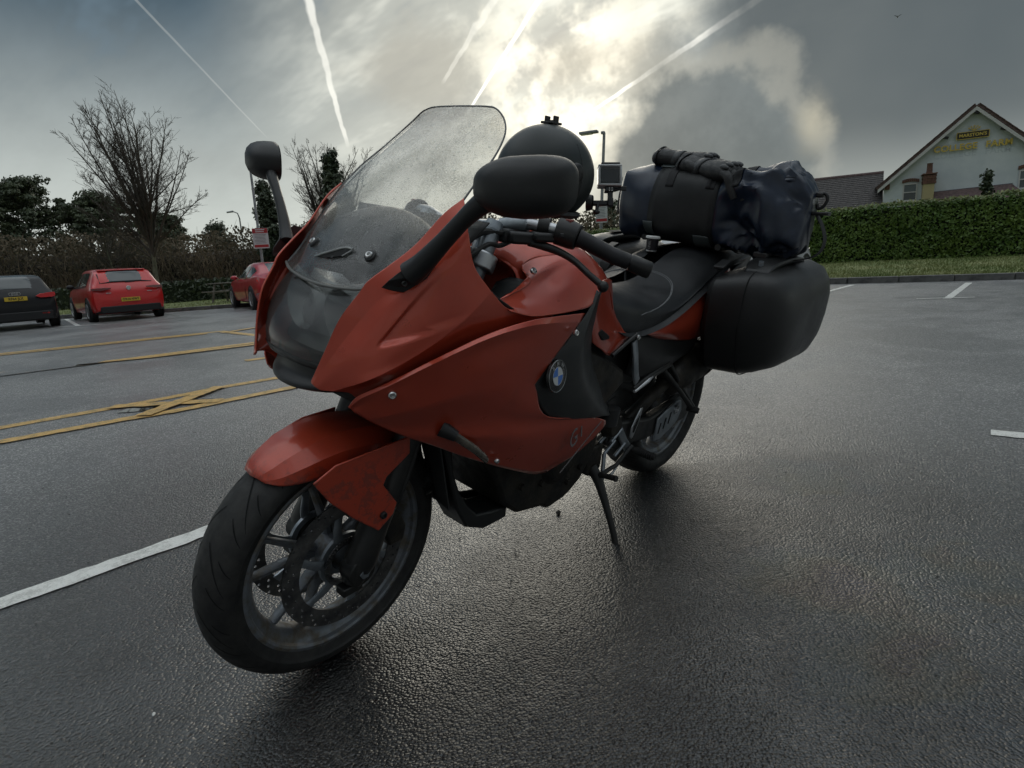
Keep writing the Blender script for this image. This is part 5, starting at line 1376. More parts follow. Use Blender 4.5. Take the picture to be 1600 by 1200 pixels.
def car(name, label, cat, group, ST_, paint, wb, loc, yaw, sc=1.0, glass=((.0, 1.05), (1.12, 1.95)), rearwin=(-.63, -.16), tyre=.315, mirror_x=1.85, plate=None, kind='hatch', scz=1.0, z0=0):
    e = empty(name, (loc[0], loc[1], z0), (0, 0, yaw)); tag(e, label, cat, group)
    ST_ = [(x*sc, w_*sc, a*sc*scz, b*sc*scz, c*sc*scz, d*sc) for x, w_, a, b, c, d in ST_]
    def S(x):
        for i in range(len(ST_)-1):
            if ST_[i][0] <= x <= ST_[i+1][0]:
                t = (x-ST_[i][0])/(ST_[i+1][0]-ST_[i][0])
                a = [Vector((q, 0, 0)) for q in (0,)]
                i0, i3 = max(i-1, 0), min(i+2, len(ST_)-1)
                return [.5*((2*ST_[i][k])+(ST_[i+1][k]-ST_[i0][k])*t+(2*ST_[i0][k]-5*ST_[i][k]+4*ST_[i+1][k]-ST_[i3][k])*t*t+(3*ST_[i][k]-ST_[i0][k]-3*ST_[i+1][k]+ST_[i3][k])*t**3) for k in range(1, 6)]
        return list(ST_[-1][1:]) if x > ST_[-1][0] else list(ST_[0][1:])
    def half(x):
        w_, zb, zs, zt, rw_ = S(x)
        return [(0, zb), (w_*.80, zb), (w_*.95, zb+.06), (w_*.99, zb+.20), (w_, zb+(zs-zb)*.55), (w_*.992, zs-.11), (w_*.955, zs), (w_*.955+(rw_-w_*.955)*.34, zs+(zt-.04-zs)*.36), (w_*.955+(rw_-w_*.955)*.68, zs+(zt-.04-zs)*.70), (rw_, zt-.045), (rw_*.86, zt-.014), (rw_*.5, zt-.002), (0, zt)]
    secs = []
    n_st = 54
    for i in range(n_st+1):
        x = ST_[0][0]+(ST_[-1][0]-ST_[0][0])*i/n_st
        h = half(x)
        secs.append([(x, y, z) for y, z in h]+[(x, -y, z) for y, z in reversed(h[1:-1])])
    body = mk('body', loft(secs), paint, e, ang=40)
    def side_pt(x, t, s, off=.006):
        h = half(x); f = 6+3*t; i = min(int(f), 8); t2 = f-i
        y = h[i][0]*(1-t2)+h[i+1][0]*t2; z = h[i][1]*(1-t2)+h[i+1][1]*t2
        return (x, s*(y+off), z+off*.3)
    def top_pt(x, u, off=.006):
        w_, zb, zs, zt, rw_ = S(x)
        return (x-off*.6, u*rw_*.97, zt-.045*max(0, abs(u)-.5)/.5+off-.012*u*u)
    for s in (1, -1):
        for a, b in glass:
            a, b = a*sc, b*sc
            rows_ = [[side_pt(a+(b-a)*i/10, .10+.74*j/4, s) for j in range(5)] for i in range(11)]
            mk('side_window', loft(rows_, cap=False, closed=False), M_CARGLASS, e, ang=180)
        mk('belt_trim', tube([side_pt((glass[0][0]+(glass[-1][1]-glass[0][0])*i/8)*sc, .05, s, .008) for i in range(9)], .011, 6), M_BADGEC if kind == 'coupe' else M_TRIM, e)
        for ax_ in (0, wb):
            mk('wheel_arch', lathe([(.0, 0), (tyre*1.14, 0), (tyre*1.17, .006), (tyre*1.19, -.01)], 36, 'y', (ax_, 0, tyre+.01)) if 0 else trf(lathe([(0, .002), (tyre*1.13, .002), (tyre*1.16, .010), (tyre*1.18, -.02)], 36, 'y', (ax_, 0, tyre+.015)), Matrix.Translation((0, s*S(ax_)[0]*1.0, 0)) @ Matrix.Scale(s, 4, (0, 1, 0))), M_TRIM, e)
            wl = mk('wheel', trf(lathe([(tyre*.60, .02), (tyre*.68, .035), (tyre*.90, .036), (tyre*.985, .015), (tyre, -.02), (tyre, -.16), (tyre*.6, -.16)], 40, 'y', (ax_, 0, tyre)), Matrix.Translation((0, s*(S(ax_)[0]-.002), 0)) @ Matrix.Scale(s, 4, (0, 1, 0))), M_TYREC, e)
            sp5 = [spoke(ax_, tyre, 2*pi*k/5+.3, 2*pi*k/5+.3, .03, tyre*.66, .06, .075, .03, .02) for k in range(5)]
            sp5 = [([(x, y+.012, z) for x, y, z in v], f) for v, f in sp5]
            rimv = join(lathe([(tyre*.58, .005), (tyre*.62, .030), (tyre*.67, .034), (tyre*.68, .02)], 36, 'y', (ax_, 0, tyre)), disc_cap((ax_, .028, tyre), .035, 'y'), *sp5)
            mk('rim', trf(rimv, Matrix.Translation((0, s*(S(ax_)[0]+.002), 0)) @ Matrix.Scale(s, 4, (0, 1, 0))), M_ALLOY, wl)
            mk('hub_shade', trf(disc_cap((ax_, .004, tyre), tyre*.62, 'y', 30), Matrix.Translation((0, s*(S(ax_)[0]), 0))), M_TRIM, wl)
        mx = mirror_x*sc
        mp_ = Vector(side_pt(mx, .12, s))
        mk('door_mirror', join(ball(tuple(mp_+Vector((0, s*.12, .03))), (.07, .10, .07), 14, 10), tube([mp_, mp_+Vector((0, s*.08, .02))], .03, 8)), M_TRIM if kind == 'hatch' else paint, e)
    a, b = rearwin[0]*sc, rearwin[1]*sc
    mk('rear_window', loft([[top_pt(a+(b-a)*i/8, -.97+1.94*j/12) for j in range(13)] for i in range(9)], cap=False, closed=False), M_CARGLASS, e, ang=180)
    fw0, fw1 = (1.45*sc, 2.28*sc)
    mk('windscreen', loft([[top_pt(fw0+(fw1-fw0)*i/8, -.86+1.72*j/10) for j in range(11)] for i in range(9)], cap=False, closed=False), M_CARGLASS, e, ang=180)
    return e, S, side_pt, top_pt
def rear_plate(e, txt, x, y, z, wdt=.46, tilt=.12):
    M = Matrix.Translation((x, y, z)) @ Matrix.Rotation(-pi/2, 4, 'Z') @ Matrix.Rotation(pi/2-tilt, 4, 'X')
    pl_ = mk('number_plate', trf(box((0, 0, 0), (wdt, .105, .012)), M), M_PLATE, e, bevel=.004)
    mk('lettering', trf(text_mesh(txt, .088, .001, 1.04, bold=.0025, sx=.86), M @ Matrix.Translation((0, 0, .0085))), M_PLATETXT, pl_, smooth=False, fix=False)
def rear_face(S, z, y, x0=-.9, sc=1): pass
def surf_x(S, z, xs):
    """x of the tail surface at height z"""
    for x in xs:
        if S(x)[3] >= z: return x
    return xs[-1]
# ---- red hatchback
G_CARS = 'cars parked along the far kerb'
P_RED = car_paint('bright red car paint', (.62, .014, .012), 0, .2)
yaw = radians(-94)
hd = Vector((cos(yaw), sin(yaw), 0)); lf = Vector((-sin(yaw), cos(yaw), 0))
cpos = Vector((-2.52, -18.9, 0)) - lf*.80
zc_ = hz(cpos.x, cpos.y-1)-.0
red, S, sp1, tp1 = car('red_hatchback', 'bright red five-door hatchback seen from behind beside the bare tree', 'car', G_CARS, HATCH, P_RED, 2.66, (cpos.x, cpos.y), yaw, plate='OX10 NWY', z0=zc_)
xs_ = [-.82+.01*i for i in range(90)]
def tail_x(z): return surf_x(S, z, xs_)-.012
for s in (1, -1):
    lamp = [(tail_x(.93)-.004, s*.80, .945), (tail_x(.93)-.016, s*.62, .955), (tail_x(.91)-.02, s*.42, .940), (tail_x(.88)-.02, s*.44, .905), (tail_x(.85)-.02, s*.66, .870), (tail_x(.86)+.05, s*.86, .885), (-.60, s*.885, .93)]
    mk('tail_lamp', slab(lamp, .03, (-1, 0, 0)), M_TAILDK, red, bevel=.006)
    mk('lamp_strip', tube([(tail_x(.93)-.035, s*.46, .932), (tail_x(.93)-.034, s*.62, .935), (tail_x(.93)-.015, s*.80, .925)], .009, 6), M_REDLENS, red)
    mk('script', box((tail_x(.80)-.012, s*.50, .80), (.006, .12, .016)), M_BADGEC, red)
rear_plate(red, 'OX10 NWY', -.845, 0, .60)
mk('badge', join(lathe([(.034, -.006), (.055, -.006), (.06, 0), (.055, .008), (.034, .008)], 28, 'x', (tail_x(.90)-.012, 0, .915), True), box((tail_x(.9)-.014, 0, .915), (.012, .06, .018), Matrix.Rotation(.6, 3, 'X')), disc_cap((tail_x(.9)-.006, 0, .915), .05, 'x')), M_BADGEC, red)
mk('wiper', tube([(-.66, .03, 1.075), (-.655, -.20, 1.085)], .012, 6), M_TRIM, red)
mk('lower_bumper', loft([[(x, y, z) for y, z in ((-w_, .25), (w_, .25), (w_*1.01, .44), (-w_*1.01, .44))] for x, w_ in ((-.835, .60), (-.80, .72), (-.60, .85))]), M_TRIM, red, bevel=.02)
mk('window_surround', tube([tp1(-.63, -.9, .01), tp1(-.635, -.5, .012), tp1(-.635, .5, .012), tp1(-.63, .9, .01), tp1(-.4, .93, .008), tp1(-.2, .93, .008)], .02, 6), M_TRIM, red)
mk('spoiler', loft([[(x, y, 1.455+dz_) for x, dz_ in ((-.10, .0), (-.34, -.02), (-.34, -.045), (-.10, -.04))] for y in (-.58, -.3, 0, .3, .58)]), P_RED, red, bevel=.01)
mk('aerial', tube([(.05, 0, 1.47), (-.03, 0, 1.53)], [.02, .006], 8), M_TRIM, red)
# ---- black hatchback at the left edge
P_BLK = car_paint('black car paint', (.006, .0065, .008), 0, .08)
yaw = radians(-93); lf = Vector((-sin(yaw), cos(yaw), 0))
cpos = Vector((-1.58, -19.0, 0)) + lf*.76
blk, S, sp1, tp1 = car('black_hatchback', 'black hatchback cut off by the left edge, seen from behind', 'car', G_CARS, HATCH, P_BLK, 2.47, (cpos.x, cpos.y), yaw, sc=.955, scz=1.0, glass=((.0, 1.9),), z0=hz(cpos.x, cpos.y))
xs_ = [-.78+.01*i for i in range(90)]
for s in (1, -1):
    lamp = [(tail_x(.93)-.006, s*.76, .925), (tail_x(.9)-.016, s*.50, .90), (tail_x(.85)-.02, s*.40, .845), (tail_x(.8)-.02, s*.50, .80), (tail_x(.8)-.0, s*.76, .80), (-.66, s*.835, .84), (-.60, s*.84, .92)]
    mk('tail_lamp', slab(lamp, .03, (-1, 0, 0)), M_REDLENS, blk, bevel=.006)
    mk('reflector', box((-.79, s*.55, .40), (.02, .16, .035)), M_REDLENS, blk, bevel=.004)
rear_plate(blk, 'RF64 JLX', -.80, 0, .80)
rings = [lathe([(.036, -.004), (.044, -.004), (.044, .004), (.036, .004)], 26, 'x', (tail_x(.93)-.02, -.075+.050*k, .925), True) for k in range(4)]
for r in rings: mk('badge_ring', r, M_BADGEC, blk)
mk('wiper', tube([(-.62, .02, 1.02), (-.60, -.22, 1.035)], .012, 6), M_TRIM, blk)
mk('lower_bumper', loft([[(x, y, z) for y, z in ((-w_, .24), (w_, .24), (w_*1.01, .46), (-w_*1.01, .46))] for x, w_ in ((-.80, .58), (-.765, .70), (-.58, .81))]), M_TRIM, blk, bevel=.02)
# ---- dark red coupe nose-in beyond the bike's fairing
P_DRED = car_paint('dark red car paint', (.50, .018, .028), .15, .2)
yaw = radians(-102); lf = Vector((-sin(yaw), cos(yaw), 0))
cpos = Vector((-6.02, -16.3, 0)) - lf*.79
cpe, S, sp1, tp1 = car('red_coupe', 'dark red two-door coupe with silver wheels, partly hidden by the motorcycle', 'car', G_CARS, COUPE, P_DRED, 2.76, (cpos.x, cpos.y), yaw, glass=((.05, .62), (.70, 1.9)), rearwin=(-.30, .45), tyre=.325, mirror_x=1.75, kind='coupe', z0=hz(cpos.x, cpos.y))
xs_ = [-1.05+.01*i for i in range(90)]
for s in (1, -1):
    mk('tail_lamp', slab([(-1.0, s*.72, .90), (-1.03, s*.45, .88), (-1.045, s*.45, .78), (-1.02, s*.74, .76), (-.78, s*.865, .80), (-.70, s*.875, .88)], .02, (-1, s*.2, 0)), M_REDLENS, cpe, bevel=.005)
    mk('door_line', tube([sp1(.66, -.0, s, .004), (.68, s*.893, .6), (.72, s*.88, .3)], .006, 5), M_TRIM, cpe)
    mk('chrome_strip', tube([(-.9, s*.86, .50), (-.55, s*.885, .47)], .010, 6), M_BADGEC, cpe)
# ---- white car in front of the hedge
P_WHT = car_paint('white car paint', (.62, .63, .64))
wht, S, sp1, tp1 = car('white_hatchback', 'white car parked by the hedge, mostly hidden behind the duffel bag and pannier', 'car', 'cars parked along the near verge', HATCH, P_WHT, 2.5, (-8.15, -3.2), radians(180), sc=.955, glass=((.0, 1.05), (1.12, 1.95)), z0=0)
for s in (1, -1):
    mk('tail_lamp', slab([(-.70, s*.80, .95), (-.745, s*.60, .93), (-.77, s*.60, .74), (-.74, s*.80, .72), (-.58, s*.845, .80)], .03, (-1, 0, 0)), M_REDLENS, wht, bevel=.006)
    mk('head_lamp', slab([(3.10, s*.66, .74), (2.86, s*.80, .80), (2.70, s*.835, .78), (2.90, s*.80, .68), (3.16, s*.62, .66)], .02, (.6, s*.6, .4)), M_REFLECT, wht, bevel=.004)
# ================================================================== car park markings, kerb, verge
def f_line(c0, c1):
    def f(nb, b):
        c = coords(nb); n_ = nb.noise(c, 14, 6, .7); m_ = nb.noise(c, 140, 3, .7)
        wear = nb.step(nb.m('ADD', nb.m('MULTIPLY', n_, .55), nb.m('MULTIPLY', m_, .45)), .44, .62)
        nb.put(b.inputs['Base Color'], nb.mix(wear, c0, c1))
        nb.put(b.inputs['Roughness'], nb.lin(n_, .3, .7, .30, .55))
        vo = nb.n('ShaderNodeTexVoronoi', feature='SMOOTH_F1'); nb.put(vo.inputs['Vector'], c); nb.put(vo.inputs['Scale'], 95.0)
        bump(nb, b, vo.outputs['Distance'], .4, .003)
    return f
M_WLINE = material('worn white road paint', (.6, .6, .58), .45, fn=f_line((.80, .80, .76), (.50, .50, .47)))
M_WFAINT = material('scuffed white road paint', (.2, .2, .2), .45, fn=f_line((.22, .22, .21), (.04, .04, .04)))
M_YLINE = material('worn yellow road paint', (.5, .32, .08), .45, fn=f_line((.70, .43, .13), (.26, .19, .09)))
def strip(name, pts, wd, mat, z=.004, rag=.006, seed=1, kindtag='structure'):
    rr = random.Random(seed); V = []; pts = [Vector((x, y, 0)) for x, y in pts]
    dense = []
    for i in range(len(pts)-1):
        n = max(2, int((pts[i+1]-pts[i]).length/.04)); n = min(n, 160)
        for k in range(n): dense.append(pts[i].lerp(pts[i+1], k/n))
    dense.append(pts[-1])
    for i, q in enumerate(dense):
        t = (dense[min(i+1, len(dense)-1)]-dense[max(i-1, 0)]).normalized(); nn = Vector((-t.y, t.x, 0))
        for s in (-1, 1):
            a = q+nn*(s*wd/2+rr.uniform(-rag, rag))
            V.append((a.x, a.y, hz(a.x, a.y)+z))
    o = mk(name, (V, [(2*i, 2*i+1, 2*i+3, 2*i+2) for i in range(len(dense)-1)]), mat, ang=180)
    return tag(o, kind=kindtag)
strip('bay_line', [(3.4, -.99), (2.006, -.973), (1.30, -.964)], .088, M_WLINE, seed=2)
strip('bay_line', [(-1.24, 1.10), (-1.26, 1.45), (-1.30, 2.6)], .095, M_WLINE, seed=4)
strip('bay_line', [(-8.35, .20), (-11.8, .172)], .10, M_WLINE, seed=5)
strip('bay_line', [(-8.29, -.159), (-8.56, .497)], .07, M_WLINE, z=.008, seed=6)
strip('bay_line', [(-9.6, -1.745), (-11.6, -1.71)], .10, M_WLINE, seed=7)
strip('bay_line', [(-8.6, 3.0), (-12.4, 2.9)], .10, M_WLINE, seed=7)
strip('bay_line', [(-2.75, -23.4), (-1.81, -17.55)], .11, M_WLINE, seed=8)
strip('bay_line', [(-1.48, -17.89), (-2.19, -16.89)], .09, M_WLINE, z=.008, seed=9)
strip('bay_line', [(-4.9, -20.6), (-3.80, -15.74)], .10, M_WFAINT, seed=10)
strip('bay_line', [(-3.27, -16.49), (-4.2, -15.2)], .09, M_WFAINT, z=.008, seed=11)
strip('bay_line', [(-7.9, -18.2), (-7.0, -13.6)], .10, M_WFAINT, seed=12)
YW = .115
strip('hatching_line', [(3.2, -11.4), (.70, -10.61), (-2.2, -9.64)], .20, M_YLINE, seed=21)
strip('hatching_line', [(3.2, -10.9), (.70, -10.25), (-1.9, -9.45)], .14, M_YLINE, z=.009, seed=31)
strip('hatching_line', [(-2.2, -9.64), (-2.0, -7.58)], .14, M_YLINE, z=.008, seed=22)
strip('hatching_line', [(-2.035, -9.17), (-2.7, -9.41), (-3.6, -8.4)], .15, M_YLINE, z=.012, seed=23)
strip('hatching_line', [(-.95, -7.92), (-1.42, -7.9), (-1.8, -7.8), (-2.4, -7.6)], .15, M_YLINE, seed=24)
strip('hatching_line', [(4.2, -7.6), (1.18, -7.04), (-1.55, -6.66), (-3.6, -6.4)], .18, M_YLINE, z=.008, seed=25)
strip('hatching_line', [(3.0, -8.7), (1.115, -7.44), (-.17, -6.68), (-1.4, -6.42)], .15, M_YLINE, z=.012, seed=26)
strip('hatching_line', [(-.6, -5.11), (-.83, -5.07), (-1.8, -4.9)], .14, M_YLINE, seed=27)
strip('hatching_line', [(4.6, -4.2), (1.611, -3.869), (.935, -3.802), (.462, -3.787), (.196, -3.80), (-.387, -3.721), (-1.6, -3.6)], YW, M_YLINE, seed=28)
strip('hatching_line', [(4.6, -3.7), (1.678, -3.373), (1.038, -3.283), (.728, -3.208), (-.216, -3.176), (-1.5, -3.1)], YW, M_YLINE, z=.008, seed=29)
strip('hatching_line', [(.98, -3.83), (.435, -3.23)], YW, M_YLINE, z=.012, seed=30, rag=.009)
strip('hatching_line', [(.95, -3.25), (.208, -3.80)], YW, M_YLINE, z=.016, seed=31, rag=.009)
# puddle lying in the hatching
pv = cr([(1.02, -3.58, 0), (.90, -3.66, 0), (.80, -3.60, 0), (.66, -3.57, 0), (.52, -3.46, 0), (.42, -3.36, 0), (.56, -3.38, 0), (.70, -3.44, 0), (.84, -3.44, 0), (.95, -3.50, 0), (1.02, -3.58, 0)], 70)
mk_p = mk('puddle', ([(q.x+.015*noise.noise(q*9), q.y+.02*noise.noise(q*7+Vector((3, 0, 0))), .006) for q in pv[:-1]], [tuple(range(69))]), material('standing water', (.012, .012, .013), .02, spec=.6), smooth=False); tag(mk_p, kind='structure')
# kerb: single stones along the edge
M_KERB = material('damp concrete kerb', (.09, .09, .085), .6, fn=vary((.06, .06, .058), (.14, .138, .13), 7, (.4, .7), (90, .4, .004)))
kerb = empty('kerb'); tag(kerb, kind='structure')
def along(poly, step):
    out = []; P_ = [Vector((x, y, 0)) for x, y in poly]
    carry = 0
    for i in range(len(P_)-1):
        L = (P_[i+1]-P_[i]).length; t = (P_[i+1]-P_[i]).normalized(); s = carry
        while s < L: out.append((P_[i]+t*s, t)); s += step
        carry = s-L
    return out
kst = mk('kerb_stone', box((0, 0, 0), (.905, .15, .24)), M_KERB, kerb, bevel=.012)
first = True
Rk = random.Random(5)
for q, t in along(KERB[1:-1], .915):
    o = kst if first else kst.copy()
    if not first: COL.objects.link(o); o.parent = kerb
    first = False
    o.location = (q.x+Rk.uniform(-.006, .006), q.y+Rk.uniform(-.006, .006), hz(q.x, q.y)+.005+Rk.uniform(-.004, .004))
    o.rotation_euler = (0, 0, atan2(t.y, t.x)+Rk.uniform(-.006, .006))
# verge: turf beyond the kerb, rising to the hedge on the right
def verge_z(x, y, d):
    r = smooth01((y+11)/8)
    return hz(x, y)+.105+(.025*d*r if d < 7 else .175*r)+(-.012*d*(1-r) if d < 30 else -.36*(1-r))
V = []; rows_v = (.07, .5, 1.2, 2.5, 4, 6, 8, 12, 20, 40, 90)
kp = [Vector((x, y, 0)) for x, y in KERB]
kp_d = cr([tuple(q) for q in kp], 90)
for i, q in enumerate(kp_d):
    t = (kp_d[min(i+1, 89)]-kp_d[max(i-1, 0)]).normalized(); nn = Vector((t.y, -t.x, 0))
    if nn.dot(Vector((-1, -.8, 0))) < 0: nn = -nn
    for d in rows_v:
        a = q+nn*d+Vector((noise.noise(q*.4), noise.noise(q*.4+Vector((9, 0, 0))), 0))*.0
        V.append((a.x, a.y, verge_z(q.x, q.y, d)+(.05*noise.noise(a*.6) if d > .3 else 0)))
m_ = len(rows_v)
vg = mk('verge', (V, [(i*m_+j, (i+1)*m_+j, (i+1)*m_+j+1, i*m_+j+1) for i in range(89) for j in range(m_-1)]), M_GRASS, ang=180, fix=False); tag(vg, kind='structure')
vbv = BVHTree.FromPolygons([Vector(q) for q in V], [(i*m_+j, (i+1)*m_+j, (i+1)*m_+j+1, i*m_+j+1) for i in range(89) for j in range(m_-1)])
def vz(x, y):
    h = vbv.ray_cast(Vector((x, y, 20)), Vector((0, 0, -1)))
    return h[0].z if h[0] else hz(x, y)
# turf blades: uncountable
Rg = random.Random(9); gv, gf = [], []
def blade(x, y, h):
    z = vz(x, y); a = Rg.random()*pi; w_ = .010; lx, ly = Rg.gauss(0, .03), Rg.gauss(0, .03)
    k = len(gv); gv.extend([(x-w_*cos(a), y-w_*sin(a), z-.01), (x+w_*cos(a), y+w_*sin(a), z-.01), (x+lx, y+ly, z+h)]); gf.append((k, k+1, k+2))
for _ in range(26000):
    y = Rg.uniform(-9, 4); d = Rg.random()**1.5*6
    x = -12.0-(.25*max(0, y+2.2))-.12-d
    blade(x, y, Rg.uniform(.03, .075))
for _ in range(16000):
    u = Rg.random(); q = kp_d[20+int(u*30)]; d = .15+Rg.random()**1.4*9
    blade(q.x-d*.62+Rg.uniform(-1.2, 1.2), q.y-d*.78+Rg.uniform(-.3, .1), Rg.uniform(.03, .08))
gr = mk('grass', (gv, gf), material('grass blades', (.06, .085, .025), .7, fn=vary((.12, .17, .045), (.26, .27, .11), .9, None, None)), ang=180, fix=False); tag(gr, 'short mown grass on the verge beyond the kerb', 'grass', kind='stuff')
# grit on the asphalt
Rt = random.Random(4); tv_, tf_ = [], []
for _ in range(900):
    x, y = Rt.uniform(-2, 2.2), Rt.uniform(-2.5, 2)
    r = Rt.uniform(.0015, .0045) if Rt.random() < 2 else 0; k = len(tv_)
    for dx, dy, dz_ in ((1, 0, .2), (-.5, .8, .2), (-.5, -.8, .2), (0, 0, 1.1)): tv_.append((x+dx*r*Rt.uniform(.7, 1.3), y+dy*r, .001+dz_*r))
    tf_ += [(k, k+1, k+3), (k+1, k+2, k+3), (k+2, k, k+3)]
gt_ = mk('grit', (tv_, tf_), material('loose grit', (.10, .095, .085), .7, fn=vary((.02, .02, .02), (.22, .21, .19), 30)), fix=False, ang=1); tag(gt_, 'loose grit scattered over the asphalt', 'grit', kind='stuff')
for (x, y, s_, rz, lb) in ((.585, -.007, .016, .4, 'small dark clod of dirt on the asphalt beneath the motorcycle'), (1.872, -.105, .006, 1.0, 'tiny pale scrap lying on the asphalt in front of the front wheel')):
    vv, ff = ball((0, 0, .25), (1, .55, .35), 10, 6)
    o = mk('road_debris', ([tuple(Vector(q)*s_*(1+.35*noise.noise(Vector(q)*2.1))) for q in vv], ff), material('clod', (.018, .016, .014), .8) if s_ > .015 else M_WHITEP, ang=20)
    o.location = (x, y, .002); o.rotation_euler = (0, 0, rz); tag(o, lb, 'debris')

# ================================================================== hedges
def leaf_cloud(pts_fn, n, size, seed, flat=.0):
    rr = random.Random(seed); V, Fc = [], []
    for _ in range(n):
        p, nrm = pts_fn(rr)
        s = size*rr.uniform(.6, 1.4)
        a = Vector((rr.gauss(0, 1), rr.gauss(0, 1), rr.gauss(0, 1))).normalized()
        if nrm is not None: a = (a*.75+nrm).normalized()
        t = a.cross(Vector((rr.gauss(0, 1), rr.gauss(0, 1), rr.gauss(0, 1)))).normalized(); b = a.cross(t)
        k = len(V)
        V += [tuple(p-t*s*.5), tuple(p+b*s*.30), tuple(p+t*s*.5), tuple(p-b*s*.30)]
        Fc.append((k, k+1, k+2, k+3))
    return V, Fc
def f_leaf(c0, c1, sc=1.3, tr=.25):
    def f(nb, b):
        c = coords(nb); n_ = nb.noise(c, sc, 5, .65); m2 = nb.noise(c, sc*14, 2, .6)
        nb.put(b.inputs['Base Color'], nb.mix(nb.step(nb.m('ADD', nb.m('MULTIPLY', n_, .5), nb.m('MULTIPLY', m2, .5)), .36, .64), c0, c1))
    return f
M_HEDGE = material('conifer hedge leaves', (.03, .06, .012), .55, fn=f_leaf((.050, .110, .016), (.130, .200, .034), 1.6))
M_HTOP = material('young hedge tips', (.10, .13, .02), .55, fn=f_leaf((.09, .115, .02), (.16, .17, .03), 2.0))
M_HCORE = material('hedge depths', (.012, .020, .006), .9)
hx, hy0, hy1, hh0, hh1 = -18.35, -13.5, 10.5, 1.50, 1.72
def hz_h(y): return .27+.012*(y+4)*.3
hedge = empty('hedge', (hx, -1.5, .2)); tag(hedge, 'long clipped green conifer hedge in front of the white building', 'hedge')
def loc(o, e): return [(x-e.location.x, y-e.location.y, z-e.location.z) for x, y, z in o[0]], o[1]
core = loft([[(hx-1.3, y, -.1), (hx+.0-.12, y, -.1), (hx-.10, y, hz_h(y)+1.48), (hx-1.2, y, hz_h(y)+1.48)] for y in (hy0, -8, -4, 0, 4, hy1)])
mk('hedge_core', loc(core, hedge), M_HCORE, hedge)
def hp_(rr):
    y = rr.uniform(hy0, hy1); t = rr.random()
    zb = hz_h(y); H = 1.56+.05*noise.noise(Vector((y*.7, 0, 0)))
    bulge = .10*noise.noise(Vector((y*1.3, t*3, 1.7)))+.04*noise.noise(Vector((y*5, t*9, 4)))
    if rr.random() < .80:
        return Vector((hx+bulge+rr.gauss(0, .03), y, zb-.12+t*(H+.10))), Vector((.8, 0, .3))
    return Vector((hx-rr.random()*1.2+bulge*.5, y, zb+H+rr.gauss(0, .03)+.06*noise.noise(Vector((y*2, 5, 0))))), Vector((.2, 0, 1))
lv = mk('hedge_leaves', loc(leaf_cloud(hp_, 42000, .085, 1), hedge), M_HEDGE, hedge, fix=False, ang=180); tag(lv, kind='stuff')
def ht_(rr):
    y = rr.uniform(hy0, hy1); H = 1.58+.05*noise.noise(Vector((y*.7, 0, 0)))
    return Vector((hx+.02-rr.random()**2*.5, y, hz_h(y)+H+rr.gauss(0, .03)+.05*noise.noise(Vector((y*2, 5, 0))))), Vector((.5, 0, 1))
lv = mk('hedge_tips', loc(leaf_cloud(ht_, 3800, .075, 2), hedge), M_HTOP, hedge, fix=False, ang=180); tag(lv, kind='stuff')
# low dark hedge on the left
lowh = empty('low_hedge', (-9, -30, 0)); tag(lowh, 'low dark clipped hedge behind the grass at the left', 'hedge')
LH = [(6, -44.5), (-4, -36), (-9, -30.2), (-14, -26.5), (-19, -21)]
LHp = cr([(x, y, 0) for x, y in LH], 40)
def lh_(rr):
    i = rr.randrange(39); q = LHp[i].lerp(LHp[i+1], rr.random()); z = vz(q.x, q.y)
    d = rr.uniform(-.5, .5); 
    return Vector((q.x+d*.6+rr.gauss(0, .05), q.y+d*.8, z-.1+rr.random()*1.15*(1-.3*d*d))), Vector((.5, .7, .4))
lv = mk('hedge_leaves', loc(leaf_cloud(lh_, 16000, .16, 3), lowh), material('dark laurel leaves', (.016, .026, .010), .5, fn=f_leaf((.020, .034, .013), (.045, .062, .024), .8)), lowh, fix=False, ang=180); tag(lv, kind='stuff')
mk('hedge_core', loc(loft([[(q.x-.25, q.y-.3, vz(q.x, q.y)-.2), (q.x+.25, q.y+.3, vz(q.x, q.y)-.2), (q.x+.22, q.y+.25, vz(q.x, q.y)+.95), (q.x-.22, q.y-.25, vz(q.x, q.y)+.95)] for q in LHp[::3]]), lowh), M_HCORE, lowh)

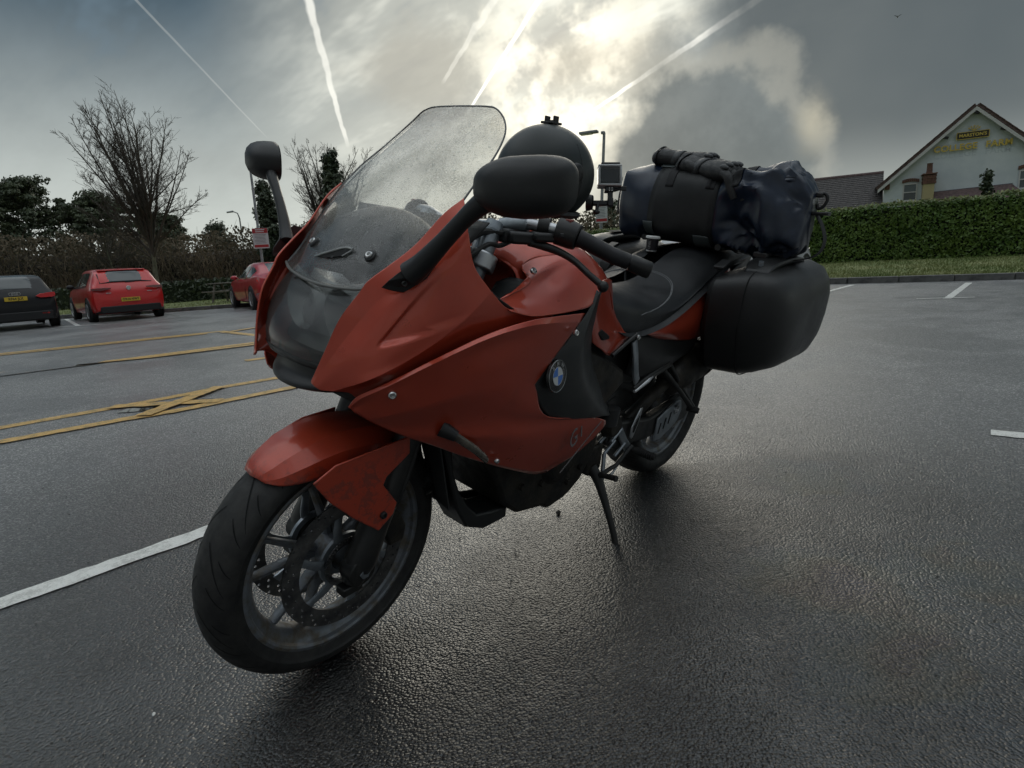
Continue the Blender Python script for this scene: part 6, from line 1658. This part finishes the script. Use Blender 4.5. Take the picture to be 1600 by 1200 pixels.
# ================================================================== trees
M_BARK = material('grey green bark', (.07, .068, .05), .85, fn=vary((.085, .092, .058), (.17, .165, .115), 6, None, (30, .8, .02)))
M_TWIG = material('dark winter twigs', (.075, .066, .052), .85)
def branch(V, Fc, p0, d, L, r0, r1, segs, sides, rr, bend=.12, grav=0.0):
    pts = [p0]; dirs = d.normalized()
    for k in range(segs):
        dirs = (dirs+Vector((rr.gauss(0, bend), rr.gauss(0, bend), rr.gauss(0, bend)*.6+grav))).normalized()
        pts.append(pts[-1]+dirs*(L/segs))
    rad = [r0+(r1-r0)*k/segs for k in range(segs+1)]
    v, f = tube(pts, rad, sides, cap=False)
    k = len(V); V.extend(v); Fc.extend([tuple(i+k for i in q) for q in f])
    return pts
def bare_tree(name, label, base, H, seed, W_=2.3, limbs=22, group=None, trunk_h=.22, r=.12, dens=1.0, leanv=(0, 0), twig_r=.006):
    """trunk dividing into limbs that fill a rounded crown of half width W_"""
    rr = random.Random(seed); e = empty(name, base); tag(e, label, 'tree', group)
    V, Fc = [], []
    th = H*trunk_h; cz_ = H*.60; rz_ = H*.42
    tr_p = branch(V, Fc, Vector((0, 0, -.2)), Vector((leanv[0], leanv[1], 1)), H*.62, r, r*.28, 9, 10, rr, .025)
    mk('trunk', (V, Fc), M_BARK, e, fix=False, ang=180)
    V, Fc = [], []
    for i in range(limbs):
        k = trunk_h/.62+(1-trunk_h/.62)*rr.random()**1.5; idx = min(8, int(k*9)); p = tr_p[idx].lerp(tr_p[idx+1], min(1, k*9-idx))
        az = i*2.399+rr.uniform(-.3, .3)
        # aim at a point on the crown's rim
        el = rr.uniform(-.30, 1.35); tgt = Vector((leanv[0]*H*.5+W_*cos(az)*cos(el)*rr.uniform(.8, 1.08), leanv[1]*H*.5+W_*sin(az)*cos(el)*rr.uniform(.8, 1.08), cz_+rz_*sin(el)*rr.uniform(.85, 1.05)))
        d = tgt-p
        L = d.length*1.04
        d0 = (d.normalized()+Vector((d.x, d.y, 0))*(.10/max(.3, L)))
        r0 = (.014+.011*L)*(r/.12)
        lp = branch(V, Fc, p, d0, L, r0, .007, 9, 5, rr, .050, .012)
        for j in range(int((7+3.2*L)*dens)):
            t = rr.uniform(.14, .97); a = int(t*9); q = lp[a].lerp(lp[min(a+1, 9)], t*9-a)
            ld = (lp[min(a+1, 9)]-lp[max(0, a-1)]).normalized()
            sd2 = Vector((rr.gauss(0, 1), rr.gauss(0, 1), rr.gauss(0, .6))); sd2 = (sd2-ld*sd2.dot(ld)).normalized()
            L2 = min(1.5, L*(1.05-t*.8)*rr.uniform(.16, .40))
            bp = branch(V, Fc, q, ld*.8+sd2*.75+Vector((0, 0, .18)), L2, .012*(1.2-t)*(r/.12)+.003, twig_r*.9, 5, 3, rr, .10, .03)
            for m3 in range(int(5*dens)):
                t3 = rr.uniform(.2, 1.0); a3 = min(4, int(t3*5)); q3 = bp[a3].lerp(bp[a3+1], t3*5-a3)
                l3 = (bp[a3+1]-bp[a3]).normalized(); s3 = Vector((rr.gauss(0, 1), rr.gauss(0, 1), rr.gauss(0, .7))).normalized()
                tp_ = branch(V, Fc, q3, l3+s3*.8+Vector((0, 0, .15)), L2*rr.uniform(.25, .55), twig_r*.85, twig_r*.55, 3, 3, rr, .14, .02)
                if rr.random() < .7*dens:
                    s4 = Vector((rr.gauss(0, 1), rr.gauss(0, 1), rr.gauss(0, .7))).normalized()
                    branch(V, Fc, tp_[1], (tp_[2]-tp_[1]).normalized()+s4*.7, L2*rr.uniform(.12, .3), twig_r*.7, twig_r*.5, 2, 3, rr, .1)
    c_ = mk('crown', (V, Fc), M_TWIG, e, fix=False, ang=180)
    return e
bare_tree('bare_tree', 'bare winter tree with upswept branches behind the red hatchback', (-5.75, -23.6, vz(-5.75, -23.6)), 7.3, 11, 2.1, 34, 'bare deciduous trees', .27, .10, 1.15, (.0, -.03), twig_r=.0062)
bare_tree('bare_tree', 'bare tree top rising between the mirror and the windscreen, farther off', (-19.5, -33.0, vz(-19.5, -33)-.2), 9.3, 23, 2.9, 28, 'bare deciduous trees', .2, .15, 1.0, (0, 0), twig_r=.009)
bare_tree('bare_tree', 'small spindly bare tree among the pines at the left', (-8.9, -40.0, -.5), 5.8, 31, 2.2, 18, 'bare deciduous trees', .2, .09, .9, (0, 0), twig_r=.009)
M_PINE = material('dark pine needles', (.016, .026, .012), .6, fn=f_leaf((.030, .048, .024), (.090, .110, .050), .5))
M_CONIF = material('blue green cypress foliage', (.014, .024, .013), .6, fn=f_leaf((.028, .046, .026), (.078, .098, .052), .6))
def evergreen(name, label, base, H, W_, seed, n=7000, kind='pine', leaf=.30, group=None, mat=None, trunk_r=.16):
    rr = random.Random(seed); e = empty(name, base); tag(e, label, 'tree', group)
    V, Fc = [], []
    tp_ = branch(V, Fc, Vector((0, 0, -.3)), Vector((rr.gauss(0, .05), rr.gauss(0, .05), 1)), H*.95, trunk_r, .03, 9, 8, rr, .04)
    clumps = []
    nb_ = 46 if kind == 'pine' else 60
    for i in range(nb_):
        t = (.34+.66*(i/nb_)**.9) if kind == 'pine' else .12+.88*i/nb_
        a = min(8, int(t*9)); p = tp_[a].lerp(tp_[a+1], t*9-a)
        az = i*2.399+rr.uniform(-.5, .5)
        if kind == 'pine': Lb = W_*.5*rr.uniform(.5, 1.1)*(1.0-.65*max(0, t-.6)/.4); dv_ = Vector((cos(az), sin(az), rr.uniform(.15, .75)))
        else: Lb = W_*.5*(1.06-t)*rr.uniform(.75, 1.2)+.1; dv_ = Vector((cos(az), sin(az), .45 if kind == 'cypress' else -.05))
        bp = branch(V, Fc, p, dv_, Lb, .045, .012, 4, 4, rr, .1)
        for k in range(3 if kind == 'pine' else 2):
            c = bp[2+min(2, k)]+Vector((rr.gauss(0, .12), rr.gauss(0, .12), rr.gauss(0, .10)))*(W_/4)
            clumps.append((c, rr.uniform(.35, .75)*W_*(.17 if kind == 'pine' else .15), rr.uniform(.28, .5) if kind == 'pine' else .75))
        if kind != 'pine': clumps.append((p, W_*.14*(1.1-t)+.08, 1.2))
    clumps.append((tp_[9], W_*.07+.08, 1.3))
    mk('trunk', (V, Fc), M_BARK, e, fix=False, ang=180)
    def pf(r2):
        c, s, fl = r2.choice(clumps)
        v = Vector((r2.gauss(0, 1), r2.gauss(0, 1), r2.gauss(0, 1))).normalized()*(r2.random()**.4)*s
        v.z *= fl
        if kind == 'cypress': v.z += abs(r2.gauss(0, .35))*s*.9
        return c+v, (v.normalized()+Vector((0, 0, .4))) if v.length > 0 else None
    cr_ = mk('crown', leaf_cloud(pf, n, leaf, seed+1), mat or M_PINE, e, fix=False, ang=180)
    return e
GT_ = 'evergreens along the boundary'
PI = [(2.0, -56, 7.4, 6.6, 'dark pine cut off by the left edge of the picture'), (-3.2, -53, 7.9, 6.4, 'bushy dark pine left of the bare tree, second from the left edge'), (-7.4, -50.5, 7.6, 6.2, 'bushy dark pine above the black hatchback'), (-10.2, -48.0, 6.6, 5.6, 'rounded dark pine just left of the bare tree crown'), (-12.8, -45.0, 5.3, 5.0, 'lower dark pine behind the crown of the bare tree')]
for k, (x, y, h, w_, lb) in enumerate(PI):
    evergreen('pine_tree', lb, (x, y, -.9), h*1.22, w_*1.15, 50+k, 17000, 'pine', .21, GT_)
CO = [(-15.9, -33.2, 6.1, 3.4, 'pointed dark cypress behind the mirror stalk'), (-18.0, -31.5, 5.2, 3.2, 'shorter dark cypress between the mirror and the taller conifer'), (-15.4, -26.9, 6.6, 3.0, 'tallest dark conifer seen through the left edge of the windscreen'), (-16.9, -27.9, 5.2, 3.0, 'dark conifer low behind the left rim of the windscreen'), (-23.8, -44.6, 5.4, 6.0, 'broad dark evergreen on the skyline left of the lamp post'), (-19.5, -50.2, 6.2, 7.0, 'broad dark evergreen on the skyline right of the bare tree'), (-16.6, -52.0, 6.0, 6.5, 'broad dark evergreen on the skyline behind the bare tree trunk')]
for k, (x, y, h, w_, lb) in enumerate(CO):
    evergreen('conifer_tree', lb, (x, y, -.6), h*(1.2 if k < 4 else 1.0), w_*(1.15 if k < 4 else 1), 80+k, 15000 if h > 5 else 11000, 'cypress' if k < 4 else 'fir', .19, GT_, M_CONIF)
evergreen('pine_tree', 'small open pine behind the sign under the helmet camera', (-28.6, -18.6, -.3), 4.4, 3.4, 120, 1500, 'pine', .20, GT_)
evergreen('conifer_tree', 'small pointed conifer in front of the white gable', (-32.6, -.95, 0), 4.0, 1.3, 130, 2600, 'cypress', .15, GT_, M_CONIF, .06)
# brushwood thicket: one tangled mass
Rb = random.Random(77); bv_, bf_ = [], []
TH = cr([(9, -54, 0), (-2, -47, 0), (-8, -42.5, 0), (-13, -38.5, 0), (-18, -33.5, 0), (-22, -27, 0), (-26, -20, 0), (-30, -16, 0)], 90)
def th_h(u): return 4.9+.35*sin(u*9)+.5*noise.noise(Vector((u*14, 0, 0)))-.9*smooth01((u-.62)/.3)
for _ in range(15000):
    u = Rb.random(); i = min(88, int(u*89)); q = TH[i].lerp(TH[i+1], u*89-i)
    d = Rb.uniform(-1.5, 2.8); x, y = q.x-d*.6, q.y-d*.8
    h = th_h(u)*Rb.uniform(.30, 1.05); z0 = -.6
    branch(bv_, bf_, Vector((x, y, z0+Rb.random()*h*.55)), Vector((Rb.gauss(0, .35), Rb.gauss(0, .35), 1)), h*Rb.uniform(.3, .6), .022, .006, 3, 3, Rb, .16)
M_THICK = material('brown winter brushwood', (.05, .038, .026), .9, fn=vary((.085, .072, .050), (.23, .165, .105), .35, None, None))
tkt = mk('thicket', (bv_, bf_), M_THICK, fix=False, ang=180); tag(tkt, 'tangled brown winter thicket behind the parked cars', 'thicket', kind='stuff')
def tl_f(rr):
    u = rr.random(); i = min(88, int(u*89)); q = TH[i].lerp(TH[i+1], u*89-i); d = rr.uniform(-1.2, 2.6)
    return Vector((q.x-d*.6, q.y-d*.8, -.6+th_h(u)*rr.random()**.8*(.92+.1*noise.noise(Vector((u*40, 0, 0)))))), Vector((.5, .7, .4))
tk2 = mk('undergrowth', leaf_cloud(tl_f, 44000, .17, 5), material('dead bracken and ivy', (.03, .026, .015), .9, fn=f_leaf((.055, .055, .033), (.16, .12, .076), .35)), fix=False, ang=180); tag(tk2, 'dead leaves and ivy filling the winter thicket', 'undergrowth', kind='stuff')
mk_c = mk('bank', loft([[(q.x+.3, q.y+.4, -1.0), (q.x+.1, q.y+.1, -.6+th_h(i/89)*.55), (q.x-2, q.y-2.6, -.6+th_h(i/89)*.7), (q.x-9, q.y-11, -1.2)] for i, q in enumerate(TH)], cap=False, closed=False), material('dark earth bank', (.018, .015, .010), .95), ang=180); tag(mk_c, kind='structure')

# ================================================================== lamp posts and signs
M_GALV = material('galvanised steel post', (.30, .31, .32), .5, .6, fn=vary((.24, .25, .26), (.36, .37, .38), 5, (.4, .6)))
M_SIGNW = material('white sign face', (.55, .57, .58), .4); M_SIGNR = material('red sign band', (.38, .025, .03), .4); M_SIGNT = material('sign small print', (.18, .19, .20), .5)
def sign_board(e, c, w_, h, face, rows=(.0,)):
    """warning notice: red header, small print, red foot band; face = direction it looks"""
    n_ = Vector(face).normalized(); x = Vector((0, 0, 1)).cross(n_).normalized()
    M = frame_matrix(c, x, (0, 0, 1))
    b = mk('sign_board', trf(box((0, 0, 0), (w_, h, .02)), M), M_SIGNW, e, bevel=.004)
    mk('red_header', trf(box((0, h*.375, .0115), (w_*.98, h*.24, .004)), M), M_SIGNR, b)
    mk('red_footer', trf(box((0, -h*.375, .0115), (w_*.90, h*.13, .004)), M), M_SIGNR, b)
    for k, s_ in enumerate(('PRIVATE LAND', 'PARKING NOTICE')):
        pass
    mk('header_text', trf(join(*[box((-.01*k, h*(.425-.095*k), .0145), (w_*(.62-.08*k), h*.045, .002)) for k in range(2)]), M), M_SIGNW, b)
    for k in range(7): mk('text_line', trf(box((-w_*.03*(k % 3), h*(.19-.07*k), .0115), (w_*(.74-.05*(k % 4)), h*.022, .003)), M), M_SIGNT, b)
    return b
l1 = empty('lamp_post', (-8.05, -19.75, vz(-8.05, -19.75))); tag(l1, 'thin grey leaning lamp post with a red and white notice at the left', 'lamp post', 'lamp posts with notices')
mk('post', tube([(0, 0, -.2), (-.10, -.16, 1.5), (-.22, -.34, 4.75)], [.055, .05, .04], 12), M_GALV, l1)
mk('lamp_head', tube([(-.22, -.34, 4.73), (-.26, -.20, 4.80), (-.30, -.05, 4.81)], [.05, .07, .05], 10), M_GALV, l1)
sign_board(l1, Vector((-.10, -.04, 2.22)), .52, .70, (.55, .83, 0))
l2 = empty('lamp_post', (-20.6, -13.75, 0)); tag(l2, 'tall lamp post with flat lantern behind the helmet camera', 'lamp post', 'lamp posts with notices')
mk('post', tube([(0, 0, -.2), (-.12, .10, 2.6), (-.28, .24, 6.0)], [.085, .07, .06], 14), M_GALV, l2)
mk('lamp_head', join(box((.06, -.32, 6.06), (.34, .80, .10), Matrix.Rotation(.35, 3, 'Z')), box((-.25, .2, 6.0), (.14, .14, .12))), M_GALV, l2, bevel=.02)
mk('lamp_glass', box((.10, -.42, 6.0), (.26, .5, .03), Matrix.Rotation(.35, 3, 'Z')), M_WHITEP, l2, bevel=.008)
sign_board(l2, Vector((-.02, .17, 2.72)), .52, .92, (.86, .51, 0))
l3 = empty('street_lamp', (-26.4, -61, -1)); tag(l3, 'distant street lamp with a curved arm on the skyline', 'street lamp')
mk('post', tube([(0, 0, -1), (0, 0, 7.6), (.10, -.08, 8.1), (.45, -.30, 8.3)], [.09, .07, .06, .05], 10), M_GALV, l3)
mk('lamp_head', tube([(.40, -.26, 8.30), (.95, -.62, 8.22)], [.10, .08], 10), M_GALV, l3)
# picnic table
pt_ = empty('picnic_table', (-8.6, -23.7, vz(-8.6, -23.7)), (0, 0, radians(130))); tag(pt_, 'wooden picnic table on the grass left of the dark red coupe', 'picnic table')
M_WOOD = material('weathered timber', (.17, .15, .125), .7, fn=vary((.11, .095, .08), (.24, .22, .19), 4, None, (40, .5, .005)))
for k in range(5): mk('top_plank', box((0, -.30+.15*k, .76), (1.8, .135, .04)), M_WOOD, pt_, bevel=.006)
for s in (1, -1):
    for k in range(2): mk('seat_plank', box((0, s*(.62+.13*k), .45), (1.8, .12, .04)), M_WOOD, pt_, bevel=.006)
    mk('cross_beam', box((s*.65, 0, .41), (.05, 1.5, .09)), M_WOOD, pt_)
    for q in (1, -1): mk('leg', tube([(s*.65+.05, q*.62, 0), (s*.65+.05, q*.28, .74)], .045, 4), M_WOOD, pt_)

# ================================================================== white gabled building
BO = Vector((-35.551, -5.63, 0)); BW = Vector((-.2119, .9773, 0)); BN = Vector((.9773, .2119, 0))
bld = empty('gabled_building', tuple(BO)); bld.matrix_world = Matrix(((BW.x, -BN.x, 0, BO.x), (BW.y, -BN.y, 0, BO.y), (0, 0, 1, 0), (0, 0, 0, 1)))
tag(bld, 'white rendered pub with a steep gable, gold lettering and a tiled wing', 'building')
# local: x along the gable (left to right), y into the building, z up
M_REND = material('pale grey blue render', (.60, .66, .70), .8, fn=vary((.57, .63, .67), (.67, .72, .75), 1.2, None, (40, .3, .004)))
M_BRICK = material('red brown brick', (.20, .085, .055), .85, fn=vary((.10, .055, .042), (.19, .095, .07), 14, None, (50, .4, .006)))
M_TILE = material('brown roof tile', (.11, .075, .07), .8, fn=vary((.075, .05, .05), (.16, .105, .10), 9, None, (30, .4, .006)))
M_CREAM = material('cream render', (.42, .36, .20), .85)
M_FASCIA = material('pale verge board', (.55, .55, .55), .6)
M_GOLD = material('gold letter', (.62, .47, .10), .35, .3); M_SIGNBK = material('dark sign board', (.022, .020, .018), .5)
def bp(name, vf, mat, parent=None, **kw): return mk(name, vf, mat, parent or bld, **kw)
AX_, AZ_ = 3.62, 6.92; EL, EZ = .05, 3.72; slope = (AZ_-EZ)/(AX_-EL); ER = 2*AX_-EL
wall = [(0.02, -.5), (ER, -.5), (ER, EZ), (AX_, AZ_), (EL, EZ), (.02, 3.5)]
bp('gable_wall', prism(wall, 0, .35), M_REND)
bp('rear_block', prism([(.3, -.5), (ER-.3, -.5), (ER-.3, EZ-.2), (AX_, AZ_-.4), (.3, EZ-.2)], .36, 9), M_REND)
Ln = hypot(AX_-EL, AZ_-EZ)
for s in (1, -1):
    ang_ = atan2(AZ_-EZ, AX_-EL)*s
    e0 = Vector((AX_-s*(AX_-EL+.32), 0, EZ-.32*slope)); e1 = Vector((AX_, 0, AZ_)); d = (e1-e0); up_ = Vector((-d.z*s, 0, d.x*s)).normalized()
    if up_.z < 0: up_ = -up_
    q = [e0+Vector((0, -.30, 0)), e1+Vector((0, -.30, 0)), e1+Vector((0, 9, 0)), e0+Vector((0, 9, 0))]
    rf_ = bp('roof', slab([tuple(v) for v in q], .12, up_), M_TILE)
    bp('verge_board', slab([tuple(e0+Vector((0, -.305, -.02))), tuple(e1+Vector((0, -.305, -.02))), tuple(e1+Vector((0, -.305, -.20))), tuple(e0+Vector((0, -.305, -.20)))], .03, (0, 1, 0)), M_FASCIA, rf_)
    nt = 15
    for k in range(nt):
        a = e0+d*(k/nt); b_ = e0+d*((k+1)/nt)
        vt = slab([tuple(a+up_*.125+Vector((0, -.34, 0))), tuple(b_+up_*.115+Vector((0, -.34, 0))), tuple(b_+up_*.115+Vector((0, -.10, 0))), tuple(a+up_*.125+Vector((0, -.10, 0)))], .03, up_)
        bp('verge_tile', vt, M_TILE, rf_)
    # courses of tiles on the slope behind the verge
    for k in range(0, 26):
        a = e0+d*(k/26)+up_*.125; b_ = e0+d*((k+1.12)/26)+up_*.122
        bp('tile_course', slab([tuple(a+up_*.02+Vector((0, -.08, 0))), tuple(b_+Vector((0, -.08, 0))), tuple(b_+Vector((0, 9, 0))), tuple(a+up_*.02+Vector((0, 9, 0)))], .012, up_), M_TILE, rf_)
# windows
def window(x0, x1, z0, z1, par=None):
    f = bp('window', join(box(((x0+x1)/2, -.02, z0+.03), (x1-x0, .07, .06)), box(((x0+x1)/2, -.02, z1-.03), (x1-x0, .07, .06)), box((x0+.03, -.02, (z0+z1)/2), (.06, .07, z1-z0-.12)), box((x1-.03, -.02, (z0+z1)/2), (.06, .07, z1-z0-.12)), box(((x0+x1)/2, -.022, (z0+z1)/2), (x1-x0-.12, .06, .05))), M_FASCIA)
    for a, b_ in ((z0+.06, (z0+z1)/2-.025), ((z0+z1)/2+.025, z1-.06)):
        bp('pane', box(((x0+x1)/2, -.012, (a+b_)/2), (x1-x0-.12, .02, b_-a)), material('building glass', (.10, .125, .13), .08, spec=.8) if a > z0+.2 else M_CARGLASS, f)
    bp('sill', box(((x0+x1)/2, -.07, z0-.05), (x1-x0+.24, .16, .09)), M_FASCIA, f)
    n = 9
    for k in range(n):
        t = (k+.5)/n-.5
        bp('brick', box(((x0+x1)/2+t*(x1-x0+.10), -.03, z1+.10+.07*(1-4*t*t)), ((x1-x0+.10)/n-.008, .08, .16)), M_BRICK, f)
    bp('blind', box(((x0+x1)/2, -.002, (z0+z1)/2+.2), (x1-x0-.1, .004, .2)), M_WHITEP, f)
window(.86, 1.50, 2.72, 3.60); window(5.55, 6.2, 2.86, 3.74)
# chimney stack standing proud of the wall: cream shaft, brick crown, clay pot
ch = bp('chimney', box((1.92, -.42, 1.3), (.46, .70, 4.3)), M_CREAM, bevel=.01)
for k in range(5):
    n = 3
    for j in range(n):
        bp('brick', box((1.92+(j-1)*.185+(.0 if k % 2 else .02), -.42, 3.50+.082*k), (.176, .78+(.03 if k == 3 else 0), .074)), M_BRICK, ch)
bp('chimney_cap', box((1.92, -.42, 3.93), (.62, .86, .06)), M_BRICK, ch, bevel=.01)
bp('chimney_pot', tube([(1.92, -.42, 3.95), (1.92, -.42, 4.05), (1.92, -.42, 4.42), (1.92, -.42, 4.46)], [.15, .13, .12, .14], 16), M_BRICK, ch)
bp('eave_bricks', box((.16, -.05, 3.52), (.22, .16, .26)), M_BRICK)
# lean-to roof line
lt = bp('lean_to', slab([(2.2, -.02, 3.0), (5.3, -.02, 3.08), (5.9, -1.6, 2.2), (2.2, -1.6, 2.1)], .08, (0, 0, 1)), M_TILE)
bp('lean_to_wall', box((4.0, -.75, .8), (3.6, 1.4, 2.7)), M_REND, lt)
bp('flashing', box((3.75, -.03, 3.10), (3.2, .05, .05), Matrix.Rotation(-.026, 3, 'Y')), material('lead flashing', (.10, .11, .13), .5), lt)
# fascia lettering standing off the wall, with the brewery plaque and crest
def wtext(s, x, z, size, mat, name, depth=.02, off=.08, spacing=1.0, bold=.006, par=None, sx=1.0):
    v = text_mesh(s, size, depth, spacing, bold=bold, sx=sx)
    M = Matrix(((1, 0, 0, x), (0, 0, -1, -off), (0, 1, 0, z), (0, 0, 0, 1)))
    return bp(name, trf(v, M), mat, par, smooth=False, fix=False)
wtext('COLLEGE', 2.93, 5.10, .40, M_GOLD, 'lettering', spacing=1.05, bold=.012)
wtext('FARM', 4.66, 5.10, .40, M_GOLD, 'lettering', spacing=1.05, bold=.012)
wtext('COLLEGE', 2.93, 4.78, .40, material('old sign ghost', (.545, .60, .64), .8), 'ghost_lettering', depth=.001, off=.003, spacing=1.05, bold=.008)
wtext('FARM', 4.66, 4.78, .40, MATS['old sign ghost'], 'ghost_lettering', depth=.001, off=.003, spacing=1.05, bold=.008)
pq = bp('plaque', box((3.59, -.06, 5.62), (1.26, .08, .30)), M_SIGNBK, bevel=.008)
bp('plaque_edge', join(box((3.59, -.104, 5.78), (1.28, .012, .025)), box((3.59, -.104, 5.46), (1.28, .012, .025)), box((2.95, -.104, 5.62), (.025, .012, .29)), box((4.23, -.104, 5.62), (.025, .012, .29))), M_GOLD, pq)
wtext("MARSTON'S", 3.59, 5.62, .205, M_GOLD, 'lettering', depth=.006, off=.106, par=pq, bold=.006)
for k in range(5):
    a = radians(150-30*k)
    c0 = Vector((3.62, -.09, 5.82)); c1 = c0+Vector((cos(a)*.24, 0, .03+sin(a)*.18))
    bp('crest_scroll', join(tube([c0+Vector((cos(a)*.04, 0, 0)), c1], [.018, .014], 8), trf(lathe([(.018, -.012), (.040, -.012), (.040, .012), (.018, .012)], 16, 'y', (0, 0, 0), True), Matrix.Translation(c1))), M_GOLD, pq)
for x, z in ((2.50, 5.62), (4.74, 5.72), (3.66, 6.62)):
    bp('flood_lamp', join(box((x, -.20, z), (.22, .12, .12), Matrix.Rotation(.35, 3, 'Y')), tube([(x, 0, z), (x, -.16, z)], .02, 6)), M_BLACKP, bevel=.01)
# tiled wing to the left
wr0, wr1 = Vector((-9.5, 3.2, 4.42)), Vector((.05, 2.6, 4.40)); we0, we1 = Vector((-9.5, -.2, 2.35)), Vector((.0, -.35, 2.35))
wg = bp('wing_roof', slab([tuple(we0), tuple(we1), tuple(wr1), tuple(wr0)], .08, (0, -.5, .8)), M_TILE)
for k in range(18):
    a0, a1 = we0.lerp(wr0, k/18), we1.lerp(wr1, k/18); b0, b1 = we0.lerp(wr0, (k+1.1)/18), we1.lerp(wr1, (k+1.1)/18); u_ = Vector((0, -.52, .85))
    bp('tile_course', slab([tuple(a0+u_*.11), tuple(a1+u_*.11), tuple(b1+u_*.09), tuple(b0+u_*.09)], .012, u_), material('grey brown roof tile', (.075, .068, .066), .8, fn=vary((.05, .046, .045), (.105, .095, .09), 8, None, (26, .5, .008))), wg)
bp('ridge_tile', tube([tuple(wr0+Vector((0, 0, .08))), tuple(wr1+Vector((0, 0, .08)))], .13, 10), M_TILE, wg)
bp('wing_wall', box((-4.7, 2.9, .9), (9.4, 6.4, 2.7)), M_REND)
bp('gutter', tube([tuple(we0+Vector((0, -.06, 0))), tuple(we1+Vector((0, -.06, 0)))], .06, 8), M_BLACKP, wg)
# ================================================================== a bird far up
bird = empty('bird', (-74.4, -12.5, 22.8), (0, 0, radians(20))); tag(bird, 'small dark bird flying high against the grey cloud at the upper right', 'bird')
bird.scale = (.55, .55, .55)
bm_ = ball((0, 0, 0), (.30, .09, .08), 12, 8)
mk('bird_body', join(bm_, tube([(-.28, 0, 0), (-.50, 0, .02)], [.05, .08], 6), ball((.32, 0, .04), .06, 8, 6)), M_TRIM, bird)
for s in (1, -1): mk('wing', slab([(.12, s*.05, .03), (.16, s*.30, .20), (.02, s*.62, .30), (-.10, s*.32, .17), (-.12, s*.05, .03)], .015, (0, 0, 1)), M_TRIM, bird)
